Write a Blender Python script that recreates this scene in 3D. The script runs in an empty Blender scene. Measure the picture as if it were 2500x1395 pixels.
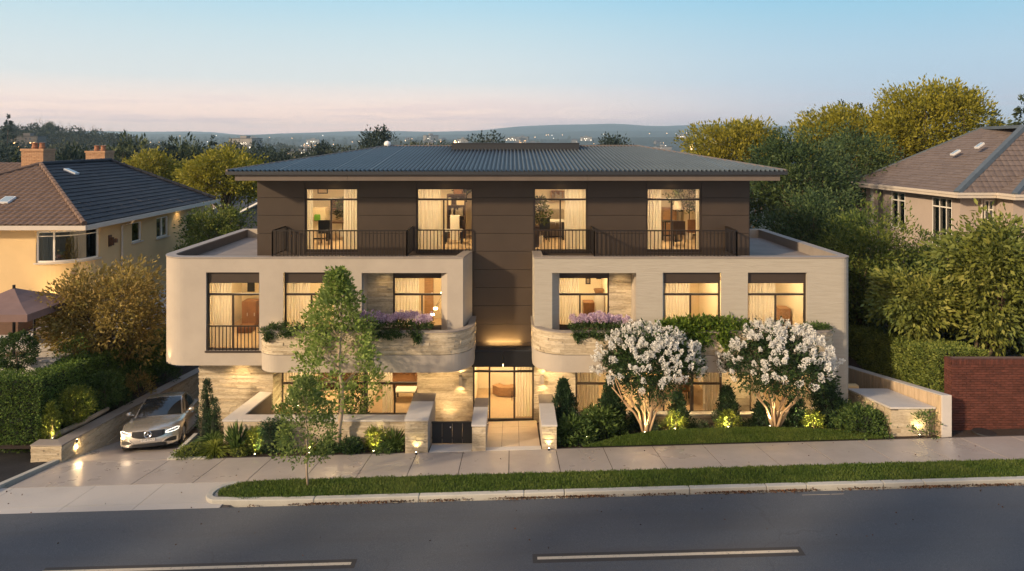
import bpy, math, random
import numpy as np
from mathutils import Vector, Matrix
SC = bpy.context.scene
COL = SC.collection
F, H0, CZ = 1700.0, 345.0, 9.8          # focal length and horizon row of a 2500 px wide frame, camera height
def X(u, d): return (u-1250.0)*d/F       # real-world x of a column seen at depth d
def Z(v, d): return CZ-(v-H0)*d/F
rnd = random.Random(7)
ORG = {}

def tag(o, label=None, cat=None, group=None, kind=None):
    if label: o['label'] = label
    if cat: o['category'] = cat
    if group: o['group'] = group
    if kind: o['kind'] = kind
    return o

def thing(name, label, cat, loc=(0, 0, 0), group=None):
    o = bpy.data.objects.new(name, None)
    o.empty_display_size = 0.2
    COL.objects.link(o)
    o.location = loc
    ORG[o.name] = Vector(loc)
    return tag(o, label, cat, group)

def link_mesh(name, me, mats, parent):
    o = bpy.data.objects.new(name, me)
    if not isinstance(mats, (list, tuple)): mats = [mats]
    for m in mats: me.materials.append(m)
    COL.objects.link(o)
    if parent is not None:
        o.parent = parent
        ORG[o.name] = ORG[parent.name]
    return o

class MB:
    def __init__(s): s.v = []; s.f = []; s.mi = []; s.cur = 0
    def quad(s, a, b, c, d):
        n = len(s.v); s.v += [a, b, c, d]; s.f.append((n, n+1, n+2, n+3)); s.mi.append(s.cur)
    def poly(s, pts):
        n = len(s.v); s.v += list(pts); s.f.append(tuple(range(n, n+len(pts)))); s.mi.append(s.cur)
    def hexa(s, b, t):
        n = len(s.v); s.v += list(b)+list(t)
        for q in ((3, 2, 1, 0), (4, 5, 6, 7), (0, 1, 5, 4), (1, 2, 6, 5), (2, 3, 7, 6), (3, 0, 4, 7)):
            s.f.append(tuple(n+i for i in q)); s.mi.append(s.cur)
    def box(s, x0, x1, y0, y1, z0, z1):
        s.hexa([(x0, y0, z0), (x1, y0, z0), (x1, y1, z0), (x0, y1, z0)], [(x0, y0, z1), (x1, y0, z1), (x1, y1, z1), (x0, y1, z1)])
        return s
    def prism(s, poly, z0, z1):
        g = (lambda q: (lambda x, y: q)) 
        f0 = z0 if callable(z0) else g(z0); f1 = z1 if callable(z1) else g(z1)
        k = len(poly); n = len(s.v)
        s.v += [(x, y, f0(x, y)) for x, y in poly]+[(x, y, f1(x, y)) for x, y in poly]
        s.f.append(tuple(range(n+k-1, n-1, -1))); s.f.append(tuple(range(n+k, n+2*k))); s.mi += [s.cur]*2
        for i in range(k):
            j = (i+1) % k
            s.f.append((n+i, n+j, n+k+j, n+k+i)); s.mi.append(s.cur)
        return s
    def tube(s, pts, rad, n=6, cap=True):
        pts = [Vector(p) for p in pts]
        if not isinstance(rad, (list, tuple)): rad = [rad]*len(pts)
        base = len(s.v)
        up = Vector((0, 0, 1))
        for i, p in enumerate(pts):
            d = (pts[min(i+1, len(pts)-1)]-pts[max(i-1, 0)])
            if d.length < 1e-9: d = Vector((0, 0, 1))
            d.normalize()
            a = d.cross(up if abs(d.z) < .95 else Vector((1, 0, 0))).normalized(); b = a.cross(d)
            for k in range(n):
                t = 2*math.pi*k/n
                s.v.append(tuple(p+(a*math.cos(t)+b*math.sin(t))*rad[i]))
        for i in range(len(pts)-1):
            for k in range(n):
                k2 = (k+1) % n
                s.f.append((base+i*n+k, base+i*n+k2, base+(i+1)*n+k2, base+(i+1)*n+k)); s.mi.append(s.cur)
        if cap:
            s.f.append(tuple(base+k for k in range(n))[::-1]); s.f.append(tuple(base+(len(pts)-1)*n+k for k in range(n))); s.mi += [s.cur]*2
        return s
    def lathe(s, c, prof, n=16, axis='z'):
        base = len(s.v)
        for r, h in prof:
            for k in range(n):
                t = 2*math.pi*k/n
                if axis == 'z': s.v.append((c[0]+r*math.cos(t), c[1]+r*math.sin(t), c[2]+h))
                elif axis == 'x': s.v.append((c[0]+h, c[1]+r*math.cos(t), c[2]+r*math.sin(t)))
                else: s.v.append((c[0]+r*math.cos(t), c[1]+h, c[2]+r*math.sin(t)))
        for i in range(len(prof)-1):
            for k in range(n):
                k2 = (k+1) % n
                s.f.append((base+i*n+k, base+i*n+k2, base+(i+1)*n+k2, base+(i+1)*n+k)); s.mi.append(s.cur)
        return s
    def grid(s, P, flip=False):
        n = len(s.v); R = len(P); C = len(P[0])
        for r in P: s.v += [tuple(p) for p in r]
        for i in range(R-1):
            for j in range(C-1):
                q = (n+i*C+j, n+i*C+j+1, n+(i+1)*C+j+1, n+(i+1)*C+j)
                s.f.append(q[::-1] if flip else q); s.mi.append(s.cur)
        return s
    def build(s, name, mats, parent=None, smooth=False, at=None, sharp=None, bevel=0):
        v = np.array(s.v, dtype=float)
        if parent is not None: org = np.array(ORG[parent.name])
        elif at is not None: org = np.array(at, dtype=float)
        else:
            lo = v.min(0); hi = v.max(0); org = np.array([(lo[0]+hi[0])/2, (lo[1]+hi[1])/2, lo[2]])
        me = bpy.data.meshes.new(name)
        me.from_pydata([tuple(p) for p in (v-org)], [], s.f)
        if any(s.mi): me.polygons.foreach_set('material_index', s.mi)
        if smooth: me.polygons.foreach_set('use_smooth', [True]*len(s.f))
        o = link_mesh(name, me, mats, parent)
        if parent is None:
            o.location = tuple(org); ORG[o.name] = Vector(org)
        if smooth and sharp:
            me.set_sharp_from_angle(angle=math.radians(sharp))
        if bevel:
            md = o.modifiers.new('bevel', 'BEVEL'); md.width = bevel; md.segments = 2; md.limit_method = 'ANGLE'; md.angle_limit = math.radians(50)
        me.update()
        return o

class Path:
    """a plan line; outward is to the right of its direction"""
    def __init__(s, pts):
        s.p = [Vector((a[0], a[1])) for a in pts]
        s.L = [0.0]
        for i in range(1, len(s.p)): s.L.append(s.L[-1]+(s.p[i]-s.p[i-1]).length)
        s.len = s.L[-1]
        s.n = []
        for i in range(len(s.p)):
            a = (s.p[i]-s.p[i-1]).normalized() if i > 0 else None
            b = (s.p[i+1]-s.p[i]).normalized() if i < len(s.p)-1 else None
            d = (a+b).normalized() if a and b else (a or b)
            s.n.append(Vector((d.y, -d.x))/ (max(.5, d.dot(a)) if a and b else 1.0))
    def at(s, t, o=0.0):
        t = min(max(t, 0.0), s.len)
        i = 0
        while i < len(s.L)-2 and s.L[i+1] < t: i += 1
        k = (t-s.L[i])/max(1e-9, s.L[i+1]-s.L[i])
        p = s.p[i].lerp(s.p[i+1], k); n = s.n[i].lerp(s.n[i+1], k)
        return p.x+n.x*o, p.y+n.y*o
    def knots(s, s0, s1):
        return [s0]+[q for q in s.L if s0+1e-4 < q < s1-1e-4]+[s1]
    def box(s, mb, s0, s1, o0, o1, z0, z1):
        g = (lambda q: (lambda t: q)); f0 = z0 if callable(z0) else g(z0); f1 = z1 if callable(z1) else g(z1)
        K = s.knots(s0, s1); n = len(mb.v)
        for t in K:
            a = s.at(t, o1); b = s.at(t, o0)
            mb.v += [(a[0], a[1], f0(t)), (a[0], a[1], f1(t)), (b[0], b[1], f1(t)), (b[0], b[1], f0(t))]
        for i in range(len(K)-1):
            p = n+4*i; q = p+4
            for c in range(4):
                c2 = (c+1) % 4
                mb.f.append((p+c, q+c, q+c2, p+c2)); mb.mi.append(mb.cur)
        mb.f.append((n, n+1, n+2, n+3)); e = n+4*(len(K)-1); mb.f.append((e+3, e+2, e+1, e)); mb.mi += [mb.cur]*2
        return mb
    def wall(s, mb, z0, z1, o0, o1, holes=()):
        """wall from offset o0 (inside) to o1 (outside) with holes (s0,s1,z0,z1)"""
        S = set(s.knots(0, s.len)); ZZ = {z0, z1}
        for h in holes: S |= {h[0], h[1]}; ZZ |= {h[2], h[3]}
        S = sorted(S); ZZ = sorted(ZZ)
        S = [a for i, a in enumerate(S) if i == 0 or a-S[i-1] > 1e-6]
        def solid(i, j):
            if i < 0 or j < 0 or i >= len(S)-1 or j >= len(ZZ)-1: return False
            a = (S[i]+S[i+1])/2; b = (ZZ[j]+ZZ[j+1])/2
            return not any(h[0] < a < h[1] and h[2] < b < h[3] for h in holes)
        for i in range(len(S)-1):
            for j in range(len(ZZ)-1):
                if not solid(i, j): continue
                a, b, c, d = S[i], S[i+1], ZZ[j], ZZ[j+1]
                P = lambda t, o, z: (*s.at(t, o), z)
                mb.quad(P(a, o1, c), P(b, o1, c), P(b, o1, d), P(a, o1, d))
                mb.quad(P(b, o0, c), P(a, o0, c), P(a, o0, d), P(b, o0, d))
                if not solid(i-1, j): mb.quad(P(a, o0, c), P(a, o1, c), P(a, o1, d), P(a, o0, d))
                if not solid(i+1, j): mb.quad(P(b, o1, c), P(b, o0, c), P(b, o0, d), P(b, o1, d))
                if not solid(i, j-1): mb.quad(P(a, o0, c), P(b, o0, c), P(b, o1, c), P(a, o1, c))
                if not solid(i, j+1): mb.quad(P(a, o1, d), P(b, o1, d), P(b, o0, d), P(a, o0, d))
        return mb

def arc(cx, cy, r, a0, a1, n=10):
    return [(cx+r*math.cos(math.radians(a0+(a1-a0)*i/n)), cy+r*math.sin(math.radians(a0+(a1-a0)*i/n))) for i in range(n+1)]

def ledge(mb, path, z0, z1, s0=None, s1=None, holes=(), rh=.062, lmin=.22, lmax=.8, depth=.03, seed=1):
    """split-face stone: courses of real stones of uneven length and reach"""
    R = random.Random(seed)
    s0 = 0 if s0 is None else s0; s1 = path.len if s1 is None else s1
    g = (lambda q: (lambda t: q)); f0 = z0 if callable(z0) else g(z0); f1 = z1 if callable(z1) else g(z1)
    lo = min(f0(s0), f0(s1)); hi = max(f1(s0), f1(s1))
    z = lo
    while z < hi-.004:
        h = rh*R.choice((.7, .9, 1, 1.2, 1.45)); zt = min(z+h, hi)
        if hi-zt < .02: zt = hi
        t = s0-R.uniform(0, .3)
        while t < s1-.01:
            L = R.uniform(lmin, lmax); a = max(t, s0); b = min(t+L, s1)
            if s1-b < .06: b = s1
            m = (a+b)/2
            zb = max(z, f0(m)); zz = min(zt, f1(m))
            if zz-zb > .008 and b-a > .01:
                segs = [(a, b)]
                for hh in holes:
                    if zz > hh[2]+.005 and zb < hh[3]-.005:
                        ns = []
                        for p, q in segs:
                            if q <= hh[0] or p >= hh[1]: ns.append((p, q)); continue
                            if p < hh[0]: ns.append((p, hh[0]))
                            if q > hh[1]: ns.append((hh[1], q))
                        segs = ns
                for p, q in segs:
                    if q-p > .02:
                        path.box(mb, p+.002, q-.002, -.01, R.uniform(.25, 1)*depth, zb+.001, zz-.003)
            t += L
        z = zt
    return mb

# ---------------------------------------------------------------- materials
def mat(name, col=(.5, .5, .5), rough=.7, metal=0.0, spec=.5):
    m = bpy.data.materials.new(name); m.use_nodes = True
    b = m.node_tree.nodes['Principled BSDF']
    b.inputs['Base Color'].default_value = (*col, 1); b.inputs['Roughness'].default_value = rough
    b.inputs['Metallic'].default_value = metal; b.inputs['Specular IOR Level'].default_value = spec
    return m
class NT:
    def __init__(s, m): s.m = m; s.t = m.node_tree; s.b = s.t.nodes.get('Principled BSDF')
    def n(s, typ, **kw):
        x = s.t.nodes.new(typ)
        for k, v in kw.items():
            if k in x.inputs.keys(): x.inputs[k].default_value = v
            else: setattr(x, k, v)
        return x
    def l(s, a, b): s.t.links.new(a, b)
    def coord(s, scale=(1, 1, 1), box=False):
        tc = s.n('ShaderNodeNewGeometry') ; src = tc.outputs['Position']
        if box:
            sp = s.n('ShaderNodeSeparateXYZ'); s.l(src, sp.inputs[0])
            ad = s.n('ShaderNodeMath', operation='ADD'); s.l(sp.outputs[0], ad.inputs[0]); s.l(sp.outputs[1], ad.inputs[1])
            cb = s.n('ShaderNodeCombineXYZ'); s.l(ad.outputs[0], cb.inputs[0]); s.l(sp.outputs[2], cb.inputs[1])
            src = cb.outputs[0]
        mp = s.n('ShaderNodeMapping'); s.l(src, mp.inputs[0]); mp.inputs['Scale'].default_value = scale
        return mp.outputs[0]
    def noise(s, vec, scale, detail=4, rough=.6, dist=0):
        x = s.n('ShaderNodeTexNoise'); s.l(vec, x.inputs['Vector'])
        x.inputs['Scale'].default_value = scale; x.inputs['Detail'].default_value = detail; x.inputs['Roughness'].default_value = rough
        x.inputs['Distortion'].default_value = dist
        return x.outputs['Fac']
    def ramp(s, fac, stops):
        x = s.n('ShaderNodeValToRGB'); s.l(fac, x.inputs[0]); e = x.color_ramp.elements
        while len(e) < len(stops): e.new(.5)
        for i, (p, c) in enumerate(stops):
            e[i].position = p; e[i].color = (*c, 1) if len(c) == 3 else c
        return x.outputs[0]
    def mix(s, fac, a, b, mode='MIX'):
        x = s.n('ShaderNodeMix', data_type='RGBA', blend_type=mode)
        for i, v in ((0, fac), (6, a), (7, b)):
            if isinstance(v, bpy.types.NodeSocket): s.l(v, x.inputs[i])
            elif i == 0: x.inputs[0].default_value = v
            else: x.inputs[i].default_value = (*v, 1)
        return x.outputs[2]
    def bump(s, h, strength=.3, dist=.02, prev=None):
        x = s.n('ShaderNodeBump'); s.l(h, x.inputs['Height']); x.inputs['Strength'].default_value = strength; x.inputs['Distance'].default_value = dist
        if prev is not None: s.l(prev, x.inputs['Normal'])
        s.l(x.outputs[0], s.b.inputs['Normal']); return x.outputs[0]
    def color(s, c): s.l(c, s.b.inputs['Base Color'])

def sc(c, k): return tuple(x*k for x in c)
def m_noisy(name, c, var=.12, scale=3, rough=.8, bump=.0, bscale=60, bdist=.005, fine=0, spec=.4, metal=0, stretch=(1, 1, 1)):
    m = mat(name, c, rough, metal, spec); t = NT(m); v = t.coord(stretch)
    f = t.noise(v, scale, 6, .65)
    col = t.ramp(f, [(.3, sc(c, 1-var)), (.7, sc(c, 1+var))])
    if fine:
        g = t.noise(v, bscale, 2, .6); col = t.mix(fine, col, t.ramp(g, [(.35, sc(c, .55)), (.65, sc(c, 1.4))]))
    t.color(col)
    if bump: t.bump(t.noise(v, bscale, 5, .7), bump, bdist)
    return m
def m_island(name, c1, c2, rough=.85, bump=.4, bscale=40, bdist=.01, spec=.3, extra=None, stretch=(1, 1, 1)):
    """colour differs from piece to piece of the mesh (stones, bricks, tiles)"""
    m = mat(name, c1, rough, 0, spec); t = NT(m); g = t.n('ShaderNodeNewGeometry')
    col = t.mix(g.outputs['Random Per Island'], c1, c2)
    v = t.coord(stretch); f = t.noise(v, 9, 6, .7)
    col = t.mix(.45, col, t.ramp(f, [(.25, sc(c1, .6)), (.6, sc(c2, 1.05))]))
    t.color(col)
    if bump: t.bump(t.noise(v, bscale, 5, .7), bump, bdist)
    return m
def m_leaf(name, c1, c2, trans=.3, rough=.6, nscale=1.1, c3=None):
    m = mat(name, c1, rough, 0, .25); t = NT(m); g = t.n('ShaderNodeNewGeometry')
    col = t.ramp(g.outputs['Random Per Island'], [(0, sc(c1, .7)), (.5, c1), (1, c2)])
    v = t.coord(); f = t.noise(v, nscale, 3, .6)
    col = t.mix(t.ramp(f, [(.42, (0, 0, 0)), (.62, (1, 1, 1))]), col, t.ramp(g.outputs['Random Per Island'], [(0, c1), (1, c3 or sc(c2, 1.15))]))
    t.color(col)
    tr = t.n('ShaderNodeBsdfTranslucent'); t.l(col, tr.inputs[0])
    mx = t.n('ShaderNodeMixShader'); mx.inputs[0].default_value = trans
    t.l(t.b.outputs[0], mx.inputs[1]); t.l(tr.outputs[0], mx.inputs[2])
    t.l(mx.outputs[0], t.t.nodes['Material Output'].inputs[0])
    return m
def m_glass(name, tint=(1, 1, 1), refl=.10):
    m = bpy.data.materials.new(name); m.use_nodes = True; t = NT(m); t.t.nodes.remove(t.b)
    tr = t.n('ShaderNodeBsdfTransparent'); tr.inputs[0].default_value = (*tint, 1)
    gl = t.n('ShaderNodeBsdfGlossy'); gl.inputs['Roughness'].default_value = .02
    fr = t.n('ShaderNodeFresnel'); fr.inputs[0].default_value = 1.45
    ad = t.n('ShaderNodeMath', operation='MULTIPLY'); t.l(fr.outputs[0], ad.inputs[0]); ad.inputs[1].default_value = refl/.04
    mx = t.n('ShaderNodeMixShader'); t.l(ad.outputs[0], mx.inputs[0]); t.l(tr.outputs[0], mx.inputs[1]); t.l(gl.outputs[0], mx.inputs[2])
    t.l(mx.outputs[0], t.t.nodes['Material Output'].inputs[0]); return m
def m_emit(name, c, s):
    m = bpy.data.materials.new(name); m.use_nodes = True; t = NT(m)
    t.b.inputs['Base Color'].default_value = (*c, 1)
    t.b.inputs['Emission Color'].default_value = (*c, 1); t.b.inputs['Emission Strength'].default_value = s; return m
def m_curtain(name, c, trans=.55):
    m = bpy.data.materials.new(name); m.use_nodes = True; t = NT(m); t.t.nodes.remove(t.b)
    d = t.n('ShaderNodeBsdfDiffuse'); d.inputs[0].default_value = (*c, 1)
    r = t.n('ShaderNodeBsdfTranslucent'); r.inputs[0].default_value = (*c, 1)
    mx = t.n('ShaderNodeMixShader'); mx.inputs[0].default_value = trans
    t.l(d.outputs[0], mx.inputs[1]); t.l(r.outputs[0], mx.inputs[2]); t.l(mx.outputs[0], t.t.nodes['Material Output'].inputs[0]); return m

M = {}
M['stucco'] = m_noisy('stucco', (.395, .345, .285), .07, 1.2, .85, .3, 26, .012)
def _lined():
    m = mat('combed_stucco', (.58, .53, .475), .85, 0, .3); t = NT(m)
    v = t.coord((.5, .5, 5.0)); f = t.noise(v, 3.2, 6, .62, .5)
    t.color(t.ramp(f, [(.3, (.35, .318, .262)), (.6, (.39, .357, .298))])); t.bump(f, .5, .025); return m
M['combed'] = _lined()
M['stone'] = m_island('split_face_limestone', (.30, .235, .15), (.60, .51, .37), .88, .6, 22, .02, stretch=(1, 1, 3))
M['stonecore'] = mat('mortar', (.17, .14, .105), .9)
M['coping'] = m_noisy('pale_coping_stone', (.50, .47, .44), .07, 2.5, .6, .15, 60, .003)
M['darkcoping'] = m_noisy('brown_metal_coping', (.14, .115, .10), .1, 3, .5)
M['clad'] = m_noisy('brown_metal_cladding', (.050, .036, .026), .14, .9, .42, .06, 8, .004, spec=.45)
M['frame'] = mat('dark_bronze_frame', (.035, .024, .018), .4, 0, .5)
M['rail'] = mat('black_bronze_railing', (.014, .010, .008), .4, 0, .5)
M['fascia'] = m_noisy('brown_fascia', (.13, .105, .088), .08, 1.5, .45)
M['deck'] = m_noisy('terrace_paving', (.22, .18, .15), .18, 1.1, .6, .2, 30, .004)
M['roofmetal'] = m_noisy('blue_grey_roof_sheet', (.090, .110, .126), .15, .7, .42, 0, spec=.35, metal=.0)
M['roofpan'] = m_noisy('shaded_roof_pan', (.022, .030, .037), .25, 1.2, .5, 0, spec=.3)  # pans coloured darker to stand for the shade between the ribs
M['plenum'] = mat('dark_grey_metal', (.020, .024, .031), .5)
M['inwall'] = mat('cream_interior_wall', (.84, .74, .56), .9)
M['inwall2'] = mat('tan_interior_wall', (.70, .57, .38), .9)
M['inceil'] = mat('white_ceiling', (.85, .77, .62), .9)
M['infloor'] = m_noisy('oak_floor', (.50, .36, .22), .15, 5, .45, stretch=(8, 1, 1))
M['glass'] = m_glass('window_glass', (.97, .97, .97), .05)
M['glassdark'] = m_glass('neighbour_glass', (.62, .68, .72), .2)
M['curtain'] = m_curtain('sheer_curtain', (.92, .86, .74), .5)
M['greycurtain'] = m_curtain('grey_curtain', (.62, .64, .62), .3)
M['lamp'] = m_emit('lamp_glow', (1, .80, .48), 14)
M['lampsoft'] = m_emit('lamp_shade_glow', (1, .82, .52), 3)
M['darkwood'] = m_noisy('dark_wood', (.09, .045, .025), .2, 4, .5, stretch=(1, 1, 6))
M['wood'] = m_noisy('mid_wood', (.36, .20, .09), .2, 4, .5, stretch=(1, 1, 6))
M['orange'] = m_noisy('brown_veneer', (.26, .12, .05), .15, 4, .45)
M['white'] = mat('white_lacquer', (.78, .74, .66), .5)
M['black'] = mat('black_plastic', (.012, .012, .013), .35)
M['greyfab'] = m_noisy('taupe_fabric', (.33, .27, .20), .15, 8, .9)
M['brownfab'] = m_noisy('brown_fabric', (.22, .10, .04), .15, 8, .85)
M['green'] = mat('green_cloth', (.12, .30, .02), .8)
M['concrete'] = m_noisy('pavement_concrete', (.47, .43, .40), .10, .9, .42, .12, 90, .003, fine=.12, spec=.45)
M['concrete2'] = m_noisy('pale_concrete', (.58, .56, .54), .08, 1.2, .5, .12, 90, .003, fine=.12, spec=.4)
M['joint'] = mat('dark_joint', (.07, .06, .055), .9)
M['kerb'] = m_noisy('kerb_concrete', (.40, .39, .35), .12, 1.5, .75, .25, 50, .005, fine=.15)
def _slab(name, c1, c2, rough):
    m = mat(name, c1, rough, 0, .45); t = NT(m); g = t.n('ShaderNodeNewGeometry')
    col = t.mix(g.outputs['Random Per Island'], c1, c2); v = t.coord()
    col = t.mix(.5, col, t.ramp(t.noise(v, 1.1, 7, .7), [(.25, sc(c1, .78)), (.7, sc(c2, 1.08))]))
    col = t.mix(t.ramp(t.noise(v, 5.0, 2, .5), [(.70, (0, 0, 0)), (.76, (.35, .35, .35))]), col, sc(c1, .55))
    t.color(col); t.bump(t.noise(v, 120, 3, .7), .12, .003)
    r = t.ramp(t.noise(v, .8, 4, .6), [(.35, (rough-.09,)*3), (.7, (rough+.14,)*3)]); t.l(r, t.b.inputs['Roughness']); return m
M['slab'] = _slab('pavement_slab', (.36, .315, .285), (.41, .37, .34), .34)
M['apron'] = _slab('apron_slab', (.47, .45, .42), (.41, .375, .34), .5)
M['tile'] = _slab('entry_tile', (.50, .385, .27), (.60, .48, .35), .38)
def _asphalt():
    m = mat('asphalt', (.06, .062, .068), .62, 0, .5); t = NT(m); v = t.coord()
    a = t.ramp(t.noise(v, .35, 6, .65), [(.3, (.043, .056, .074)), (.7, (.072, .082, .096))])
    b = t.ramp(t.noise(v, 55, 3, .8), [(.33, (.016, .017, .02)), (.52, (.075, .076, .08)), (.68, (.24, .23, .22))])
    c = t.mix(.38, a, b)
    st = t.coord((.12, 1.6, 1)); c = t.mix(t.ramp(t.noise(st, 1.2, 5, .6), [(.45, (0, 0, 0)), (.75, (.5, .5, .5))]), c, (.055, .053, .053))
    vo = t.n('ShaderNodeTexVoronoi', feature='DISTANCE_TO_EDGE'); wv = t.n('ShaderNodeVectorMath', operation='ADD'); t.l(v, wv.inputs[0])
    nz = t.n('ShaderNodeTexNoise'); t.l(v, nz.inputs['Vector']); nz.inputs['Scale'].default_value = 1.3; nz.inputs['Detail'].default_value = 6; t.l(nz.outputs['Color'], wv.inputs[1]); t.l(wv.outputs[0], vo.inputs['Vector']); vo.inputs['Scale'].default_value = .33
    cr = t.ramp(vo.outputs['Distance'], [(.0, (.35, .35, .35)), (.006, (.25, .25, .25)), (.012, (0, 0, 0))])
    c = t.mix(t.mix(1, cr, t.ramp(t.noise(v, .25, 2, .5), [(.53, (0, 0, 0)), (.60, (1, 1, 1))]), 'MULTIPLY'), c, (.034, .034, .036))
    t.color(c); t.bump(t.noise(v, 70, 3, .8), .55, .008); return m
M['asphalt'] = _asphalt()
M['patch'] = m_noisy('dark_asphalt_patch', (.045, .04, .036), .2, 3, .7, .4, 70, .006, fine=.3)
def _paint():
    m = mat('worn_road_paint', (.62, .58, .50), .6); t = NT(m); v = t.coord()
    f = t.ramp(t.noise(v, 14, 6, .8), [(.36, (1, 1, 1)), (.44, (0, 0, 0))])
    t.color(t.mix(f, (.50, .43, .32), (.13, .12, .11))); return m
M['paint'] = _paint()
M['mulch'] = m_noisy('bark_mulch', (.040, .024, .016), .4, 4, .95, 1.0, 28, .05, fine=.5)
M['gravel'] = m_noisy('black_gravel', (.014, .015, .02), .3, 6, .8, 1.0, 45, .04, fine=.5)
M['soil'] = m_noisy('lawn_soil', (.03, .045, .012), .3, 3, .95, .4, 30, .02)
M['grass'] = m_leaf('grass_blade', (.062, .115, .014), (.145, .215, .04), .3, .6, .8, c3=(.18, .22, .05))
M['bark'] = m_noisy('brown_bark', (.10, .07, .045), .3, 6, .9, .8, 30, .02, stretch=(1, 1, .3))
M['palebark'] = m_noisy('pale_bark', (.36, .28, .20), .18, 5, .8, .4, 30, .01, stretch=(1, 1, .3))
M['myrtlebark'] = m_noisy('tan_myrtle_bark', (.45, .31, .18), .2, 4, .6, .3, 20, .01, stretch=(1, 1, .3))
M['brick'] = m_island('dark_red_brick', (.050, .018, .013), (.125, .042, .030), .9, .5, 60, .006)
M['mortar'] = m_noisy('dark_mortar', (.12, .075, .06), .15, 6, .95)
M['buffbrick'] = m_island('buff_brick', (.33, .18, .10), (.47, .29, .17), .9, .4, 60, .005)
M['terracotta'] = m_noisy('terracotta', (.32, .14, .075), .2, 9, .8)
M['brownroof'] = m_island('brown_roof_tile', (.115, .075, .055), (.17, .115, .088), .8, .4, 30, .01)
M['slate_and_shade_roof'] = m_island('slate_and_shade_tile', (.013, .014, .019), (.035, .036, .042), .68, .4, 25, .01, spec=.25)
M['shingle'] = m_island('taupe_shingle', (.115, .09, .08), (.17, .135, .118), .85, .4, 30, .01)
M['greytile'] = m_island('grey_brown_tile', (.10, .08, .075), (.15, .12, .11), .8, .4, 30, .01)
M['hipcap'] = m_noisy('slate_blue_hip_flashing', (.075, .095, .115), .15, 3, .6)
M['cream'] = m_noisy('cream_render', (.60, .43, .22), .05, 1, .9, .15, 50, .004)
M['taupe'] = m_noisy('taupe_render', (.40, .33, .28), .05, 1, .9, .15, 50, .004)
M['gutter'] = m_noisy('cream_gutter', (.52, .46, .39), .06, 2, .5)
M['whiteframe'] = mat('white_window_frame', (.74, .71, .64), .5)
M['timber'] = m_noisy('pale_timber_board', (.50, .38, .25), .25, 3.5, .7, .4, 20, .01, stretch=(3, 3, .25))
M['spot'] = m_emit('spotlight_glow', (1, .85, .5), 18)
M['can'] = mat('black_spot_housing', (.02, .02, .02), .5)
M['canvas'] = m_noisy('plum_canvas', (.17, .11, .10), .1, 2, .9)
M['awhite'] = mat('satin_white', (.7, .7, .7), .4)

# ---------------------------------------------------------------- foliage
def nrm(a): return a/np.maximum(np.linalg.norm(a, axis=1, keepdims=True), 1e-9)
def leaf_mesh(name, C, D, L, W, m, parent=None, seed=0, lift=.12, label=None, at=None):
    """every leaf is its own kite-shaped face: base, two shoulders, tip"""
    rs = np.random.RandomState(seed)
    n = len(C); D = nrm(D); R = nrm(rs.normal(size=(n, 3)))
    S = nrm(np.cross(D, R)); N = np.cross(S, D)
    L = np.broadcast_to(L, (n,))[:, None]; W = np.broadcast_to(W, (n,))[:, None]
    lf = L*rs.uniform(-lift, lift*2, (n, 1))
    V = np.stack([C, C+D*L*.45+S*W*.5+N*lf, C+D*L, C+D*L*.45-S*W*.5+N*lf], 1).reshape(-1, 3)
    org = np.array(ORG[parent.name]) if parent is not None else (np.array(at, float) if at is not None else np.array([V[:, 0].mean(), V[:, 1].mean(), V[:, 2].min()]))
    V = V-org
    me = bpy.data.meshes.new(name)
    me.vertices.add(4*n); me.vertices.foreach_set('co', V.astype(np.float32).ravel())
    me.loops.add(4*n); me.loops.foreach_set('vertex_index', np.arange(4*n, dtype=np.int32))
    me.polygons.add(n); me.polygons.foreach_set('loop_start', (np.arange(n)*4).astype(np.int32))
    me.polygons.foreach_set('loop_total', np.full(n, 4, dtype=np.int32))
    me.update(calc_edges=True)
    o = link_mesh(name, me, m, parent)
    if parent is None: o.location = tuple(org); ORG[o.name] = Vector(org)
    return o

def clusters(P, D, per, spread, rs, up=.2, rand=.7, back=.5):
    """leaves in sprays round each twig end P pointing along D"""
    n = len(P); Pn = np.repeat(P, per, 0); Dn = np.repeat(nrm(D), per, 0)
    t = rs.uniform(-back, 1, (n*per, 1))
    off = rs.normal(size=(n*per, 3))*spread*.42
    C = Pn+Dn*spread*t+off*(1.1-.5*np.clip(t, 0, 1))
    Q = Dn*.8+nrm(off)*rand+rs.normal(size=(n*per, 3))*.35; Q[:, 2] += up
    return C, Q

def lobed_points(c, r, nl, nc, rs, lobe=.42, bottom=-.55, inner=.18):
    """twig ends on a crown made of uneven lobes; returns points and outward directions"""
    c = np.array(c, float); r = np.array(r, float)
    dirs = nrm(rs.normal(size=(nl*4, 3))); dirs = dirs[dirs[:, 2] > bottom][:nl]
    lc = dirs*rs.uniform(.5, .74, (len(dirs), 1)); lr = rs.uniform(.65, 1.2, len(dirs))*lobe
    k = rs.randint(0, len(dirs), nc*3)
    q = nrm(rs.normal(size=(nc*3, 3))); rad = rs.uniform(.72, 1.08, (nc*3, 1))
    p = lc[k]+q*lr[k][:, None]*rad
    dn = np.linalg.norm(p, axis=1)
    keep = (dn > .45) & (np.einsum('ij,ij->i', q, nrm(p)) > -.25)
    p = p[keep][:nc]; q = q[keep][:nc]
    ni = int(nc*inner)
    pi = nrm(rs.normal(size=(ni, 3)))*rs.uniform(.2, .75, (ni, 1))
    P = np.vstack([p, pi]); Q = np.vstack([q*.6+nrm(p)*.8, nrm(pi)])
    return c+P*r, Q, c+lc*r

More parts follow.
